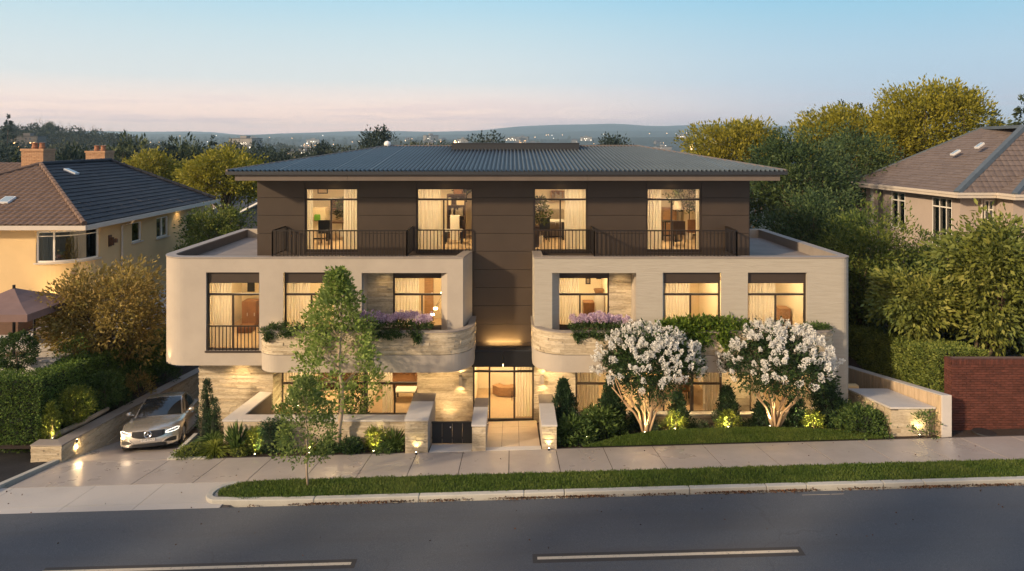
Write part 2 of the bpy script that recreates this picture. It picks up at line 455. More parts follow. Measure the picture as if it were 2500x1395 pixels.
def profile_points(c, h, R, prof, n, rs, up=.5, wob=.12, lumps=5):
    t = rs.uniform(0, 1, n)**.85; a = rs.uniform(0, 2*math.pi, n)
    ph = rs.uniform(0, 6, 3)
    w = 1+wob*np.sin(lumps*a+ph[0]+5*t)+wob*np.sin(2*a+ph[1]-9*t)+rs.normal(size=n)*wob*.5
    rr = R*prof(t)*w*rs.uniform(.72, 1.0, n)
    P = np.stack([c[0]+rr*np.cos(a), c[1]+rr*np.sin(a), c[2]+t*h], 1)
    D = np.stack([np.cos(a), np.sin(a), np.full(n, up)], 1)
    return P, D

def limb(mb, a, b, r0, r1, rs, n=6, bend=.12, sides=6):
    a = np.array(a, float); b = np.array(b, float); L = np.linalg.norm(b-a)
    off = rs.normal(size=3)*bend*L; off[2] = abs(off[2])*-.3
    pts = []; rad = []
    for i in range(n+1):
        t = i/n; w = 4*t*(1-t)
        j = rs.normal(size=3)*L*.012 if 0 < i < n else 0
        pts.append(tuple(a+(b-a)*t+off*w+j)); rad.append(r0*(1-t)+r1*t)
    mb.tube(pts, rad, sides); return pts
# ---------------------------------------------------------------- camera, sky, sun
cam = bpy.data.cameras.new('camera'); co = bpy.data.objects.new('camera', cam); COL.objects.link(co)
co.location = (0, 0, CZ); co.rotation_euler = (math.radians(90), 0, 0)
cam.sensor_width = 36; cam.lens = 36*F/2500; cam.shift_y = -(697.5-H0)/2500; cam.clip_end = 20000; cam.clip_start = .5
SC.camera = co
SC.view_settings.view_transform = 'Standard'; SC.view_settings.look = 'None'; SC.view_settings.exposure = .2; SC.view_settings.gamma = 1

SUN_AZ = math.radians(-128)          # from +y, clockwise seen from above; the sun stands behind the camera on its left
SUN_EL = math.radians(22)
W = bpy.data.worlds.new('World'); SC.world = W; W.use_nodes = True
wt = W.node_tree; bg = wt.nodes['Background']
class WN(NT):
    def __init__(s): s.t = wt; s.b = None
w = WN()
tc = w.n('ShaderNodeTexCoord'); sp = w.n('ShaderNodeSeparateXYZ'); w.l(tc.outputs['Generated'], sp.inputs[0])
left = w.ramp(sp.outputs[2], [(0, (1.5, 1.0, .90)), (.016, (1.65, 1.04, .84)), (.045, (1.38, 1.0, .84)), (.085, (.88, .90, .89)), (.15, (.66, .83, .89)), (.22, (.40, .74, .92)), (.45, (.38, .54, .78)), (1, (.32, .48, .75))])
right = w.ramp(sp.outputs[2], [(0, (.60, .63, .77)), (.02, (.58, .64, .79)), (.06, (.50, .62, .79)), (.11, (.46, .65, .81)), (.17, (.33, .63, .82)), (.22, (.20, .57, .84)), (.45, (.34, .50, .76)), (1, (.32, .48, .75))])
mr = w.n('ShaderNodeMapRange', interpolation_type='SMOOTHSTEP'); w.l(sp.outputs[0], mr.inputs[0]); mr.inputs[1].default_value = -.15; mr.inputs[2].default_value = .58
sky = w.mix(mr.outputs[0], left, right)
# thin streaks of cloud low over the horizon
mp = w.n('ShaderNodeMapping'); w.l(tc.outputs['Generated'], mp.inputs[0]); mp.inputs['Scale'].default_value = (1.7, 1.7, 34)
cf = w.ramp(w.noise(mp.outputs[0], 2.6, 5, .6), [(.50, (0, 0, 0)), (.62, (1, 1, 1))])
band = w.ramp(sp.outputs[2], [(0, (.2, .2, .2)), (.02, (.6, .6, .6)), (.045, (.35, .35, .35)), (.075, (0, 0, 0))])
cl = w.mix(1, cf, band, 'MULTIPLY')
sky = w.mix(cl, sky, w.mix(mr.outputs[0], (.95, .68, .72), (.68, .60, .72)))
# the afterglow behind the camera
dt = w.n('ShaderNodeVectorMath', operation='DOT_PRODUCT'); w.l(tc.outputs['Generated'], dt.inputs[0])
dt.inputs[1].default_value = (math.sin(SUN_AZ), math.cos(SUN_AZ), .15)
gl = w.n('ShaderNodeMapRange', interpolation_type='SMOOTHSTEP'); w.l(dt.outputs['Value'], gl.inputs[0]); gl.inputs[1].default_value = .05; gl.inputs[2].default_value = 1.0
sky = w.mix(gl.outputs[0], sky, (1.35, .92, .60))
ns = w.n('ShaderNodeTexSky', sky_type='NISHITA'); ns.sun_disc = False; ns.sun_elevation = SUN_EL; ns.sun_rotation = SUN_AZ
nb = w.n('ShaderNodeBackground'); w.l(ns.outputs[0], nb.inputs[0]); nb.inputs[1].default_value = .012
bg.inputs[1].default_value = .78; w.l(sky, bg.inputs[0])
asd = w.n('ShaderNodeAddShader'); w.l(bg.outputs[0], asd.inputs[0]); w.l(nb.outputs[0], asd.inputs[1]); w.l(asd.outputs[0], wt.nodes['World Output'].inputs[0])
sl = bpy.data.lights.new('sun', 'SUN'); sl.energy = 4.6; sl.angle = math.radians(3.2); sl.color = (1, .76, .50)
so = bpy.data.objects.new('sun', sl); COL.objects.link(so)
sd = Vector((math.sin(SUN_AZ)*math.cos(SUN_EL), math.cos(SUN_AZ)*math.cos(SUN_EL), math.sin(SUN_EL)))
so.rotation_euler = sd.to_track_quat('Z', 'Y').to_euler(); so.location = sd*60

def spot(name, parent, loc, direction, energy, angle=70, col=(1, .67, .31), radius=.04, blend=.8):
    l = bpy.data.lights.new(name, 'SPOT'); l.energy = energy; l.spot_size = math.radians(angle); l.spot_blend = blend; l.color = col; l.shadow_soft_size = radius
    o = bpy.data.objects.new(name, l); COL.objects.link(o)
    o.rotation_euler = Vector(direction).to_track_quat('-Z', 'Y').to_euler()
    if parent is not None: o.parent = parent; o.location = Vector(loc)-ORG[parent.name]
    else: o.location = loc
    return o
def arealight(name, parent, loc, sx, sy, energy, col=(1, .73, .38), direction=(0, 0, -1)):
    l = bpy.data.lights.new(name, 'AREA'); l.shape = 'RECTANGLE'; l.size = sx; l.size_y = sy; l.energy = energy; l.color = col
    o = bpy.data.objects.new(name, l); COL.objects.link(o)
    o.rotation_euler = Vector(direction).to_track_quat('-Z', 'Y').to_euler()
    if parent is not None: o.parent = parent; o.location = Vector(loc)-ORG[parent.name]
    else: o.location = loc
    return o

# ---------------------------------------------------------------- ground heights
K = .028
def kx(x): return K*max(-40, min(40, x))
def G(x, y):
    y = max(17.1, y)
    z = 3.65-.15*min(y, 24.6)-.05*max(0, y-24.6)
    return z+kx(x)
RZ = 3.65-.15*17.1-.10
def road_z(x, y=0): return RZ+kx(x)+.012*(17.1-y)*(1 if y > 10 else 0)*0
def drive_z(x, y):
    if y < 21: return G(x, y)
    return G(x, 21)-.22*(min(y, 31)-21)
def smooth(a, b, t):
    t = np.clip((t-a)/(b-a), 0, 1); return t*t*(3-2*t)
def far_h(x, y):
    x = np.asarray(x, float); y = np.asarray(y, float)
    z = -2.6-9*smooth(30, 130, y)-19*smooth(110, 800, y)
    z = z+48*smooth(1000, 2900, y)
    z = z+35*np.exp(-((x+345)/125)**2-((y-500)/150)**2)
    z = z+30*np.exp(-((x+350)/110)**2-((y-930)/190)**2)
    z = z+25*np.exp(-((x+180)/260)**2-((y-1500)/300)**2)
    z = z+16*np.exp(-((x-500)/420)**2-((y-2300)/300)**2)
    n = np.sin(x/310+1)*.5+np.sin(x/137+y/400)*.3+np.sin(x/71+2)*.12
    z = z+smooth(3000, 4300, y)*(30+12*n+44*smooth(-300, 1500, x))
    z = z+smooth(4600, 6000, y)*(62+16*np.sin(x/620+.6)+9*np.sin(x/270)+3*np.sin(x/120)-34*smooth(-900, -2300, x)-34*smooth(1400, 3600, x))
    z = z+np.where(y > 300, 1.2*np.sin(x/23)*np.sin(y/31), 0)
    z = np.where((y < 32), -3.0, z)
    return z
rows = [-80, -30, 0, 8, 12, 15, 17, 20, 24, 28, 31.9, 33]+list(np.geomspace(36, 6400, 170))
P = []
for y in rows:
    wd = max(90, abs(y)*1.05+60)
    xs = np.linspace(-wd, wd, 150); zz = far_h(xs, np.full(150, y))
    P.append([(xs[i], y, float(zz[i])) for i in range(150)])
mgd = m_noisy('field_and_wood_ground', (.018, .027, .018), .35, .004, .95, 0)
t_ = NT(mgd); 
g = MB().grid(P, flip=True).build('ground', mgd, smooth=True, at=(0, 0, 0)); tag(g, kind='structure')
g.data.flip_normals() if g.data.polygons[0].normal.z < 0 else None

def sheet(name, x0, x1, y0, y1, fz, m, step=.5, lift=0, clip=None):
    nx = max(2, int((x1-x0)/step)+1); ny = max(2, int((y1-y0)/step)+1)
    P = [[(x, y, fz(x, y)+lift) for x in np.linspace(x0, x1, nx)] for y in np.linspace(y0, y1, ny)]
    o = MB().grid(P).build(name, m, smooth=True, at=(0, 0, 0)); return tag(o, kind='structure')

# garden soil under the plot; it drops below the driveway
def yard(x, y):
    z = G(x, y)-.03
    if -13.75 < x < -10.0 and y > 20.8: z = drive_z(x, y)-.25
    if y > 24.3 and x > -10.6: z = min(z, -.25)
    return z
sheet('garden_bed', -13.5, 16, 18.7, 33, yard, M['mulch'], .25)
def right_bank(x, y): return G(x, y)-.02+max(0, y-23)*.18
sheet('right_bank', 13.2, 60, 18.7, 46, right_bank, M['mulch'], .6, lift=.005)
# road
sheet('road', -60, 60, 4, 17.12, road_z, M['asphalt'], 2.0)
mb = MB()
for x0, x1 in ((X(100, 14.68), X(857, 14.68)), (X(1312, 14.67), X(1949, 14.67)), (-20, -14.5), (11, 16)):
    z = lambda x: road_z(x)
    mb.quad((x0, 14.635, z(x0)+.006), (x1, 14.635, z(x1)+.006), (x1, 14.73, z(x1)+.006), (x0, 14.73, z(x0)+.006))
tag(mb.build('lane_marking', M['paint']), kind='structure')
mb = MB()
for x0, x1 in ((X(100, 14.68)-.0, X(857, 14.68)+.1), (X(1312, 14.67)-.1, X(1949, 14.67)+.1)):
    mb.quad((x0, 14.52, road_z(x0)+.003), (x1, 14.52, road_z(x1)+.003), (x1, 14.84, road_z(x1)+.003), (x0, 14.84, road_z(x0)+.003))
tag(mb.build('asphalt_patch', M['patch']), kind='structure')
mb = MB(); R_ = random.Random(3); x = -7
while x < 14:
    L = R_.uniform(.5, 2.2)
    if R_.random() < .22: mb.quad((x, 16.94, road_z(x)+.004), (x+L, 16.94, road_z(x+L)+.004), (x+L, 16.955, road_z(x+L)+.004), (x, 16.955, road_z(x)+.004))
    x += L+R_.uniform(.2, 1.2)
tag(mb.build('edge_line', M['paint']), kind='structure')

# pavement slabs with open joints over a dark bed
def gutter_z(x, y):       # the apron falls to the road
    return G(x, max(y, 17.1))-.10*(1-min(1, max(0, (y-17.1)/1.3)))
sheet('pavement_bed', -13.62, 40, 18.72, 21.05, G, M['joint'], .7, lift=-.012)
js = [X(u, 20.9) for u in (415, 550, 667, 792, 907, 1018, 1131, 1243, 1357, 1473, 1593, 1716, 1841, 1965, 2095, 2220, 2345, 2470)]
js = [-13.6]+js+[js[-1]+1.5*i for i in range(1, 12)]
mb = MB()
for a, b in zip(js[:-1], js[1:]):
    a += .011; b -= .011
    n = 4
    for i in range(1):
        y0, y1 = 18.76, 20.93
        mb.hexa([(a, y0, G(a, y0)-.05), (b, y0, G(b, y0)-.05), (b, y1, G(b, y1)-.05), (a, y1, G(a, y1)-.05)], [(a, y0, G(a, y0)), (b, y0, G(b, y0)), (b, y1, G(b, y1)), (a, y1, G(a, y1))])
pv = mb.build('pavement', M['slab'], at=(0, 0, 0)); tag(pv, kind='structure')
# apron between pavement and road at the driveway mouth
sheet('apron_bed', -40, -7.0, 17.0, 18.76, gutter_z, M['joint'], .5, lift=-.015)
mb = MB()
for a, b in zip((-36, -30, -25, -20.2, -16.5, -13.4, -11.2, -9.35), (-30, -25, -20.2, -16.5, -13.4, -11.2, -9.35, -7.2)):
    for y0, y1 in ((17.1, 17.45), (17.46, 18.74)):
        c, d = a+.006, b-.006
        mb.hexa([(c, y0, gutter_z(c, y0)-.05), (d, y0, gutter_z(d, y0)-.05), (d, y1, gutter_z(d, y1)-.05), (c, y1, gutter_z(c, y1)-.05)], [(c, y0, gutter_z(c, y0)), (d, y0, gutter_z(d, y0)), (d, y1, gutter_z(d, y1)), (c, y1, gutter_z(c, y1))])
tag(mb.build('driveway_apron', M['apron'], at=(0, 0, 0)), kind='structure')
# driveway
mb = MB()
cuts = [20.96, 22.6, 24.6, 26.6, 28.6, 31]
for y0, y1 in zip(cuts[:-1], cuts[1:]):
    for x0, x1 in ((-13.6, -11.9), (-11.9, -10.3 if y0 < 22 else (-9.75 if y0 < 24 else -10.76))):
        c, d, e, f = x0+.006, x1-.006, y0+.006, y1-.006
        mb.hexa([(c, e, drive_z(c, e)-.06), (d, e, drive_z(d, e)-.06), (d, f, drive_z(d, f)-.06), (c, f, drive_z(c, f)-.06)], [(c, e, drive_z(c, e)), (d, e, drive_z(d, e)), (d, f, drive_z(d, f)), (c, f, drive_z(c, f))])
tag(mb.build('driveway', M['slab'], at=(0, 0, 0)), kind='structure')
# kerb round the driveway side of the flower bed, kerb by the black gravel
mb = MB()
Path([(-10.3, 22.7), (-10.3, 20.97), (-9.2, 20.97)]).box(mb, 0, 2.83, -.06, .06, lambda t: -.4, lambda t: G(-10, 21)+.06)
o = mb.build('bed_kerb', M['kerb'], at=(-10.3, 21, 0)); tag(o, kind='structure')
mb = MB()
for a, b in ((21.0, 19.75), (19.74, 18.5), (18.49, 17.3)):
    for_ = Path([(-13.72-.06*(21-a), a), (-13.72-.06*(21-b), b)])
    for_.box(mb, 0, for_.len, -.08, .08, lambda t: -.3, lambda t, p=for_: gutter_z(-13.7, p.at(t)[1])+.09)
tag(mb.build('gravel_kerb', M['kerb'], at=(-13.8, 19, 0)), kind='structure')
sheet('black_gravel', -30, -13.75, 18.9, 24, lambda x, y: G(x, y)+.015+.03*math.sin(x*3)*math.sin(y*4), M['gravel'], .3)

# verge: kerb, soil, grass
kp = Path([(-7.35, 18.78)]+[(-7.35+.0+(-.5)*math.sin(math.radians(a))-.0, 18.06+.72*math.cos(math.radians(a))) for a in range(15, 180, 15)]+[(-6.6, 17.27), (-5.5, 17.22), (40, 17.22)])
kz = lambda t: G(*kp.at(t))-.01+.0
mb = MB(); R_ = random.Random(5); s = 0
lens = [kp.L[13]+.6]
while s < kp.len-.1:
    L = lens.pop() if lens else R_.choice((1.0, 1.9, 2.6, 3.1))
    e = min(s+L, kp.len)
    kp.box(mb, s+.006, e-.006, -.17, 0, lambda t: RZ-.6, lambda t: G(*kp.at(t))+.02)
    s = e
o = mb.build('kerb', M['kerb'], at=(0, 17.2, 0), bevel=.02); tag(o, kind='structure')
def verge_ok(x, y):
    if x > -6.6: return 17.36 < y < 18.72
    return ((x+6.6)/.98)**2+((y-18.04)/.68)**2 < 1
pts = [(-7.58, 18.04)]+[(-6.6-.98*math.cos(math.radians(a)), 18.04+.69*math.sin(math.radians(a))) for a in range(15, 91, 15)]+[(40, 18.73), (40, 17.36)]+[(-6.6-.98*math.sin(math.radians(a)), 18.04-.68*math.cos(math.radians(a))) for a in range(0, 90, 15)]
mb = MB(); mb.prism(pts, lambda x, y: G(x, y)-.2, lambda x, y: G(x, y)+.015)
tag(mb.build('grass_verge', M['soil'], at=(0, 18, 0)), kind='structure')
rs = np.random.RandomState(11)
def grass(name, xs, ys, fz, hgt, m, seed, label):
    rs = np.random.RandomState(seed); n = len(xs)
    C = np.stack([xs, ys, np.array([fz(a, b) for a, b in zip(xs, ys)])], 1)
    D = rs.normal(size=(n, 3))*.45; D[:, 2] = 1
    L = hgt*rs.uniform(.6, 1.3, n)
    o = leaf_mesh(name, C, D, L, L*.22, m, seed=seed, lift=.05)
    return tag(o, label, name.replace('_', ' '), kind='stuff')
n = 95000
xs = rs.uniform(-7.6, 15.8, n); ys = rs.uniform(17.33, 18.76, n)
k = np.array([verge_ok(a, b-(.03*math.sin(a*5)+.02*math.sin(a*17))) for a, b in zip(xs, ys)]); xs = xs[k]; ys = ys[k]
grass('verge_grass', xs, ys, lambda x, y: G(x, y)+.01, .062, M['grass'], 3, 'short mown grass on the long strip between pavement and road')
# front lawn, a low mound on the right
def lawn_ok(x, y):
    if not 2.15 < x < 11.2: return False
    top = 21.05+.95*math.sin(math.pi*min(1, max(0, (x-2.15)/3.2))*.5)-.55*max(0, (x-8.0)/3.2)
    return 20.98 < y < top
def lawn_z(x, y):
    k_ = max(0, math.sin(math.pi*min(1, max(0, (x-1.9)/9.6))))**.6
    return G(x, y)+.02+.17*k_*min(1, max(0, (y-20.95)/.55))
P = []
for y in np.linspace(20.97, 22.3, 12): P.append([(x, min(y, 21.05+.95*math.sin(math.pi*min(1, (x-2.15)/3.2)*.5)-.55*max(0, (x-8.0)/3.2)+.03), lawn_z(x, y)) for x in np.linspace(2.15, 11.2, 60)])
tag(MB().grid(P).build('front_lawn', M['soil'], at=(6, 21.5, 0), smooth=True), kind='structure')
n = 80000; xs = rs.uniform(2.1, 11.3, n); ys = rs.uniform(20.95, 22.15, n)
k = np.array([lawn_ok(a, b) for a, b in zip(xs, ys)]); xs = xs[k]; ys = ys[k]
grass('lawn_grass', xs, ys, lambda x, y: lawn_z(x, y)-.01, .055, M['grass'], 4, 'short mown grass on the low mound in front of the two white trees')
# dead leaves along the gutter
n = 5200; xs = rs.uniform(-6.5, 15.5, n); ys = 17.21-np.abs(rs.normal(size=n))*.055-.004
keep = np.sin(xs*1.3)+np.sin(xs*3.7+1)+rs.uniform(-1.4, 1.6, n) > -.2; xs = xs[keep]; ys = ys[keep]; n = len(xs)
C = np.stack([xs, ys, np.array([road_z(a) for a in xs])+rs.uniform(.004, .02, n)], 1); D = rs.normal(size=(n, 3)); D[:, 2] *= .25
litter = m_leaf('dead_leaf', (.05, .028, .015), (.16, .07, .03), .05, .9)
tag(leaf_mesh('leaf_litter', C, D, .045*rs.uniform(.4, 1.3, n), .03, litter, seed=9), 'brown leaves and grit lying in the gutter along the kerb', 'leaf litter', kind='stuff')
n = 150; xs = rs.uniform(-14, 15, n); ys = rs.uniform(15.0, 20.8, n)
C = np.stack([xs, ys, np.array([(G(a, b)+.012) if b > 17.3 else road_z(a)+.008 for a, b in zip(xs, ys)])], 1); D = rs.normal(size=(n, 3)); D[:, 2] *= .15
tag(leaf_mesh('fallen_leaf_scatter', C, D, .05, .035, litter, seed=10), 'odd brown leaves scattered over the pavement and road', 'fallen leaves', kind='stuff')
# entry path tiles
mb = MB()
xe = [-.86, -.32, .22, .86]; ye = [21.3, 22.05, 22.8, 23.6, 24.4]
for a, b in zip(xe[:-1], xe[1:]):
    for c, d in zip(ye[:-1], ye[1:]):
        a1, b1, c1, d1 = a+.005, b-.005, c+.005, d-.005
        hz = lambda x, y: G(x, y)+.005
        mb.hexa([(a1, c1, hz(a1, c1)-.05), (b1, c1, hz(b1, c1)-.05), (b1, d1, hz(b1, d1)-.05), (a1, d1, hz(a1, d1)-.05)], [(a1, c1, hz(a1, c1)), (b1, c1, hz(b1, c1)), (b1, d1, hz(b1, d1)), (a1, d1, hz(a1, d1))])
tag(mb.build('entry_path', M['tile'], at=(0, 22, 0)), kind='structure')
mb = MB()
for x0, x1, y0, y1 in ((-2.5, -1.22, 20.95, 21.75), (-.80, .88, 20.95, 21.29)):
    mb.hexa([(x0, y0, G(x0, y0)-.05), (x1, y0, G(x1, y0)-.05), (x1, y1, G(x1, y1)-.05), (x0, y1, G(x0, y1)-.05)], [(x0, y0, G(x0, y0)+.008), (x1, y0, G(x1, y0)+.008), (x1, y1, G(x1, y1)+.008), (x0, y1, G(x0, y1)+.008)])
tag(mb.build('entry_threshold', M['concrete2'], at=(-.8, 21, 0)), kind='structure')
_oldyard = None
M['coping2'] = m_noisy('grey_brown_coping', (.27, .235, .205), .08, 2, .55)
BLD = thing('apartment_building', 'three storey cream and brown apartment building with wide blue-grey metal roof and lit windows', 'apartment building', (-.1, 23, -.2))
def part(mb, name, m, parent=None, label=None, **k):
    o = mb.build(name, m, parent or BLD, **k)
    if label: o['label'] = label
    return o
def slope(mb, A, B, C, D, tw, nsub, prof, rows, step, gap=0.0, jit=0.0, seed=0):
    R = random.Random(seed)
    A, B, C, D = map(Vector, (A, B, C, D)); e = (B-A).normalized()
    w = (D-A)-e*(D-A).dot(e); n = e.cross(w).normalized()
    if n.z < 0: n = -n
    uD = (D-A).dot(e); uB = (B-A).length; uC = (C-A).dot(e)
    for j in range(rows):
        vb, vt = j/rows, (j+1)/rows
        Lb, Lt = uD*vb, uD*vt; Rb, Rt = uB+(uC-uB)*vb, uB+(uC-uB)*vt
        lo, hi = min(Lb, Lt), max(Rb, Rt)
        off = (tw*.5 if (j % 2 and gap) else 0)
        k = math.floor((lo-off)/tw)
        while k*tw+off < hi:
            u0 = k*tw+off+gap/2; u1 = (k+1)*tw+off-gap/2; k += 1
            if u1 < lo or u0 > hi: continue
            jj = R.uniform(-jit, jit); bot = []; top = []
            for i in range(nsub+1):
                u = u0+(u1-u0)*i/nsub; h = prof((u-off)/tw % 1.0 if i < nsub else .9999)
                ub = min(max(u, Lb), Rb); ut = min(max(u, Lt), Rt)
                bot.append(A+e*ub+w*(vb-.002)+n*(h+step+jj)); top.append(A+e*ut+w*vt+n*(h+jj))
            if max((bot[-1]-bot[0]).length, (top[-1]-top[0]).length) < 1e-4: continue
            mb.grid([bot, top])
            if step > 0: mb.grid([[p-n*(step+.004) for p in bot], bot])
    return mb

# ---- plan lines
PL = Path([(-11.76, 30.2), (-11.76, 23.9)]+arc(-10.86, 23.9, .9, 180, 270, 12)[1:]+[(-1.62, 23.0), (-1.39, 24.38)])
PR = Path([(.715, 24.38), (.744, 23.0), (10.89, 23.0)]+arc(10.89, 23.35, .35, 270, 360, 6)[1:]+[(10.98, 30.2)])
sL = lambda x: PL.L[13]+(x+10.86)
sR = lambda x: PR.L[1]+(x-.744)
ZT, ZB = 5.97, 2.39
x_ = lambda u: X(u, 23.0)
WL = [(x_(503), x_(633), Z(857, 23), Z(665.5, 23)), (x_(692), x_(818), 3.32, Z(665.5, 23)), (x_(883), x_(1092), 3.32, Z(667, 23))]
WR = [(x_(1348), x_(1553), 3.32, Z(667, 23)), (x_(1618), x_(1760), 3.32, Z(666, 23)), (x_(1826), x_(1970), 3.32, Z(666, 23))]
mb = MB(); PL.wall(mb, ZB, ZT-.045, -.28, 0, [(sL(a), sL(b), c, d) for a, b, c, d in WL])
part(mb, 'front_wall', M['stucco'], label='cream rendered wall with a big rounded left corner')
mb = MB(); PR.wall(mb, ZB, ZT-.045, -.28, 0, [(sR(a), sR(b), c, d) for a, b, c, d in WR])
part(mb, 'front_wall', M['combed'], label='horizontally combed render wall of the right wing')
for p in (PL, PR):
    mb = MB(); p.box(mb, 0, p.len, -.30, .02, ZT-.045, ZT); part(mb, 'coping', M['coping2'])
    mb = MB(); p.box(mb, 0, p.len, -.292, -.2805, 5.62, ZT-.047); part(mb, 'parapet_lining', M['darkcoping'] if p is PL else M['coping2'])
mb = MB()
mb.prism([(-11.52, 30.0), (-11.52, 23.8), (-10.9, 23.2), (-1.75, 23.2), (-1.5, 24.9), (-1.5, 30)], 5.46, 5.64)
mb.prism([(.85, 30.0), (.85, 23.2), (10.9, 23.2), (11.0, 23.5), (10.8, 30)], 5.46, 5.64)
part(mb, 'terrace_deck', M['deck'])
mb = MB()
mb.prism([(-11.62, 30.0), (-11.62, 23.8), (-10.9, 23.1), (-1.7, 23.1), (-1.5, 24.36), (-1.5, 30)], 2.405, 2.7)
mb.prism([(.80, 30.0), (.80, 23.1), (10.9, 23.1), (11.0, 23.5), (10.85, 30)], 2.405, 2.7)
part(mb, 'floor_slab', M['stucco'])
mb = MB(); mb.box(-11.76, 10.98, 30.2, 30.45, -2.2, ZT); part(mb, 'rear_wall', M['stucco'])

# ---- planters hung in front of the first floor
QL = Path([(-8.19, 23.0)]+arc(-7.54, 23.0, .65, 180, 270, 10)[1:]+[(-2.3, 22.35)]+arc(-2.3, 23.35, 1.0, 270, 360, 14)[1:]+[(-1.3, 24.36)])
QR = Path([(.71, 24.36)]+arc(1.71, 23.35, 1.0, 180, 270, 14)+[(9.85, 22.35)]+arc(9.85, 23.0, .65, 270, 360, 10)[1:])
for i, q in enumerate((QL, QR)):
    mb = MB(); q.box(mb, 0, q.len, -.16, 0, 2.94, 3.655); core = part(mb, 'planter_wall', M['stonecore'])
    mb = MB(); ledge(mb, q, 2.95, 3.655, rh=.066, depth=.05, seed=20+i); part(mb, 'stone_facing', M['stone'], core)
    mb = MB(); q.box(mb, 0, q.len, -.17, .055, 3.657, 3.69); part(mb, 'planter_coping', M['coping2'], core)
    mb = MB(); q.box(mb, 0, q.len, -.16, .03, 2.38, 2.93); part(mb, 'planter_band', M['stucco'])
    inner = [q.at(t, -.1) for t in q.knots(0, q.len)]
    mb = MB(); mb.prism(inner if i == 1 else inner, 2.385, 2.44); part(mb, 'planter_soffit', M['stucco'])
    mb = MB(); mb.prism([q.at(t, -.15) for t in q.knots(.1, q.len-.1)], 3.36, 3.45); part(mb, 'planter_soil', M['mulch'])

# ---- ground floor stone
ledges = [
 (Path([(-10.76, 30.2), (-10.76, 24.0), (-8.26, 24.0), (-8.26, 24.95)]), -2.2, 2.385, ()),
 (Path([(-3.30, 24.95), (-3.30, 24.4), (-1.37, 24.4)]), -.15, 2.385, ()),
]
g4 = lambda u: X(u, 24.4)
GW = [(g4(1405), g4(1762), .27, 2.385), (g4(1830), g4(1950), .27, 2.385)]
PG = Path([(.77, 24.4), (10.5, 24.4)]); sG = lambda x: x-.77
ledges.append((PG, -.15, 2.385, [(sG(a), sG(b), c, d) for a, b, c, d in GW]))
for i, (p, a, b, h) in enumerate(ledges):
    mb = MB(); p.wall(mb, a, b, -.2, -.012, h); core = part(mb, 'ground_floor_wall', M['stonecore'])
    mb = MB(); ledge(mb, p, a, b, holes=h, rh=.062 if i != 2 else .055, depth=.04 if i == 0 else .024, seed=40+i, lmin=.3, lmax=1.1); part(mb, 'stone_facing', M['stone'], core)
PP = Path([(10.45, 24.38), (10.45, 23.0), (10.89, 23.0)]+arc(10.89, 23.35, .35, 270, 360, 6)[1:]+[(10.98, 30.2)])
mb = MB(); PP.wall(mb, -.4, 2.388, -.2, 0); part(mb, 'side_wall', M['combed'])

# ---- top floor and the tall centre bay, clad in metal sheets
T = 24.4
xl, xr = -8.9, 8.3
W2 = [(X(745, T), X(875, T)), (X(1017, T), X(1155, T)), (X(1303, T), X(1434, T)), (X(1578, T), X(1712, T))]
WZ0, WZ1 = 5.90, Z(460, T)
mb = MB(); Path([(xl, T), (xr, T)]).wall(mb, 5.64, 8.5, -.25, -.03, [(a-xl, b-xl, WZ0, WZ1) for a, b in W2])
mb.box(-1.44, .80, T+.03, T+.2, -.1+2.0, 5.64)
part(mb, 'backing_wall', M['black'])
mb = MB()
zj = [5.64, Z(570, T), Z(526, T), Z(483, T), 8.49]
cuts = sorted([xl]+[q for w_ in W2 for q in w_]+[xr])
for i in range(len(cuts)-1):
    a, b = cuts[i], cuts[i+1]
    if any(abs(a-w_[0]) < 1e-6 for w_ in W2):
        mb.box(a+.006, b-.006, T-.03, T, WZ1+.0, 8.49); mb.box(a+.006, b-.006, T-.03, T, 5.64, WZ0); continue
    if abs(a-W2[1][1]) < 1e-6: zs = [2.62, Z(837, T), Z(791, T), Z(746, T), Z(702, T), Z(658, T), Z(613.5, T), Z(570, T), Z(526, T), Z(482.5, T), 8.49]
    else: zs = zj
    for c, d in zip(zs[:-1], zs[1:]): mb.box(a+.006, b-.006, T-.03+rnd.uniform(0, .002), T, c+.006, d-.006)
part(mb, 'metal_cladding', M['clad'], bevel=.004)
for xx, s_ in ((xl, -1), (xr, 1)):
    mb = MB()
    for c, d in zip(zj[:-1], zj[1:]):
        y = T+.0
        while y < 37.9:
            e = min(y+2.6, 38); x0, x1 = (xx-.03, xx-.002) if s_ < 0 else (xx+.002, xx+.03)
            mb.box(x0, x1, y+.006, e-.006, c+.006, d-.006); y = e
    part(mb, 'metal_cladding', M['clad'])
mb = MB(); mb.box(xl, xl+.2, T+.25, 38, 5.64, 8.5); mb.box(xr-.2, xr, T+.25, 38, 5.64, 8.5); mb.box(xl, xr, 38, 38.2, 2, 8.5); part(mb, 'backing_wall', M['black'])

# ---- roof
EX0, EX1, EY0, EY1, EZ = X(553, 23), X(1920, 23), 23.0, 39.5, 8.79
RX0, RX1, RY, RZt = X(950, 31), X(1556, 31), 31.0, 9.545
mb = MB(); pr = lambda u: .0 if u < .52 else (.026 if .60 < u < .92 else .0)
def rib(u): return 0.0 if u < .40 else (.07 if .48 < u < .75 else (.0 if u > .90 else .03))
A, B, C_, D_ = (EX0, EY0, EZ), (EX1, EY0, EZ), (RX1, RY, RZt), (RX0, RY, RZt)
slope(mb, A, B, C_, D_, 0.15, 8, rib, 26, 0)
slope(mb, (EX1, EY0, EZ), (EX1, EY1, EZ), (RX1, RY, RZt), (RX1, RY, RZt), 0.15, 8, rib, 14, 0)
slope(mb, (EX0, EY1, EZ), (EX0, EY0, EZ), (RX0, RY, RZt), (RX0, RY, RZt), 0.15, 8, rib, 14, 0)
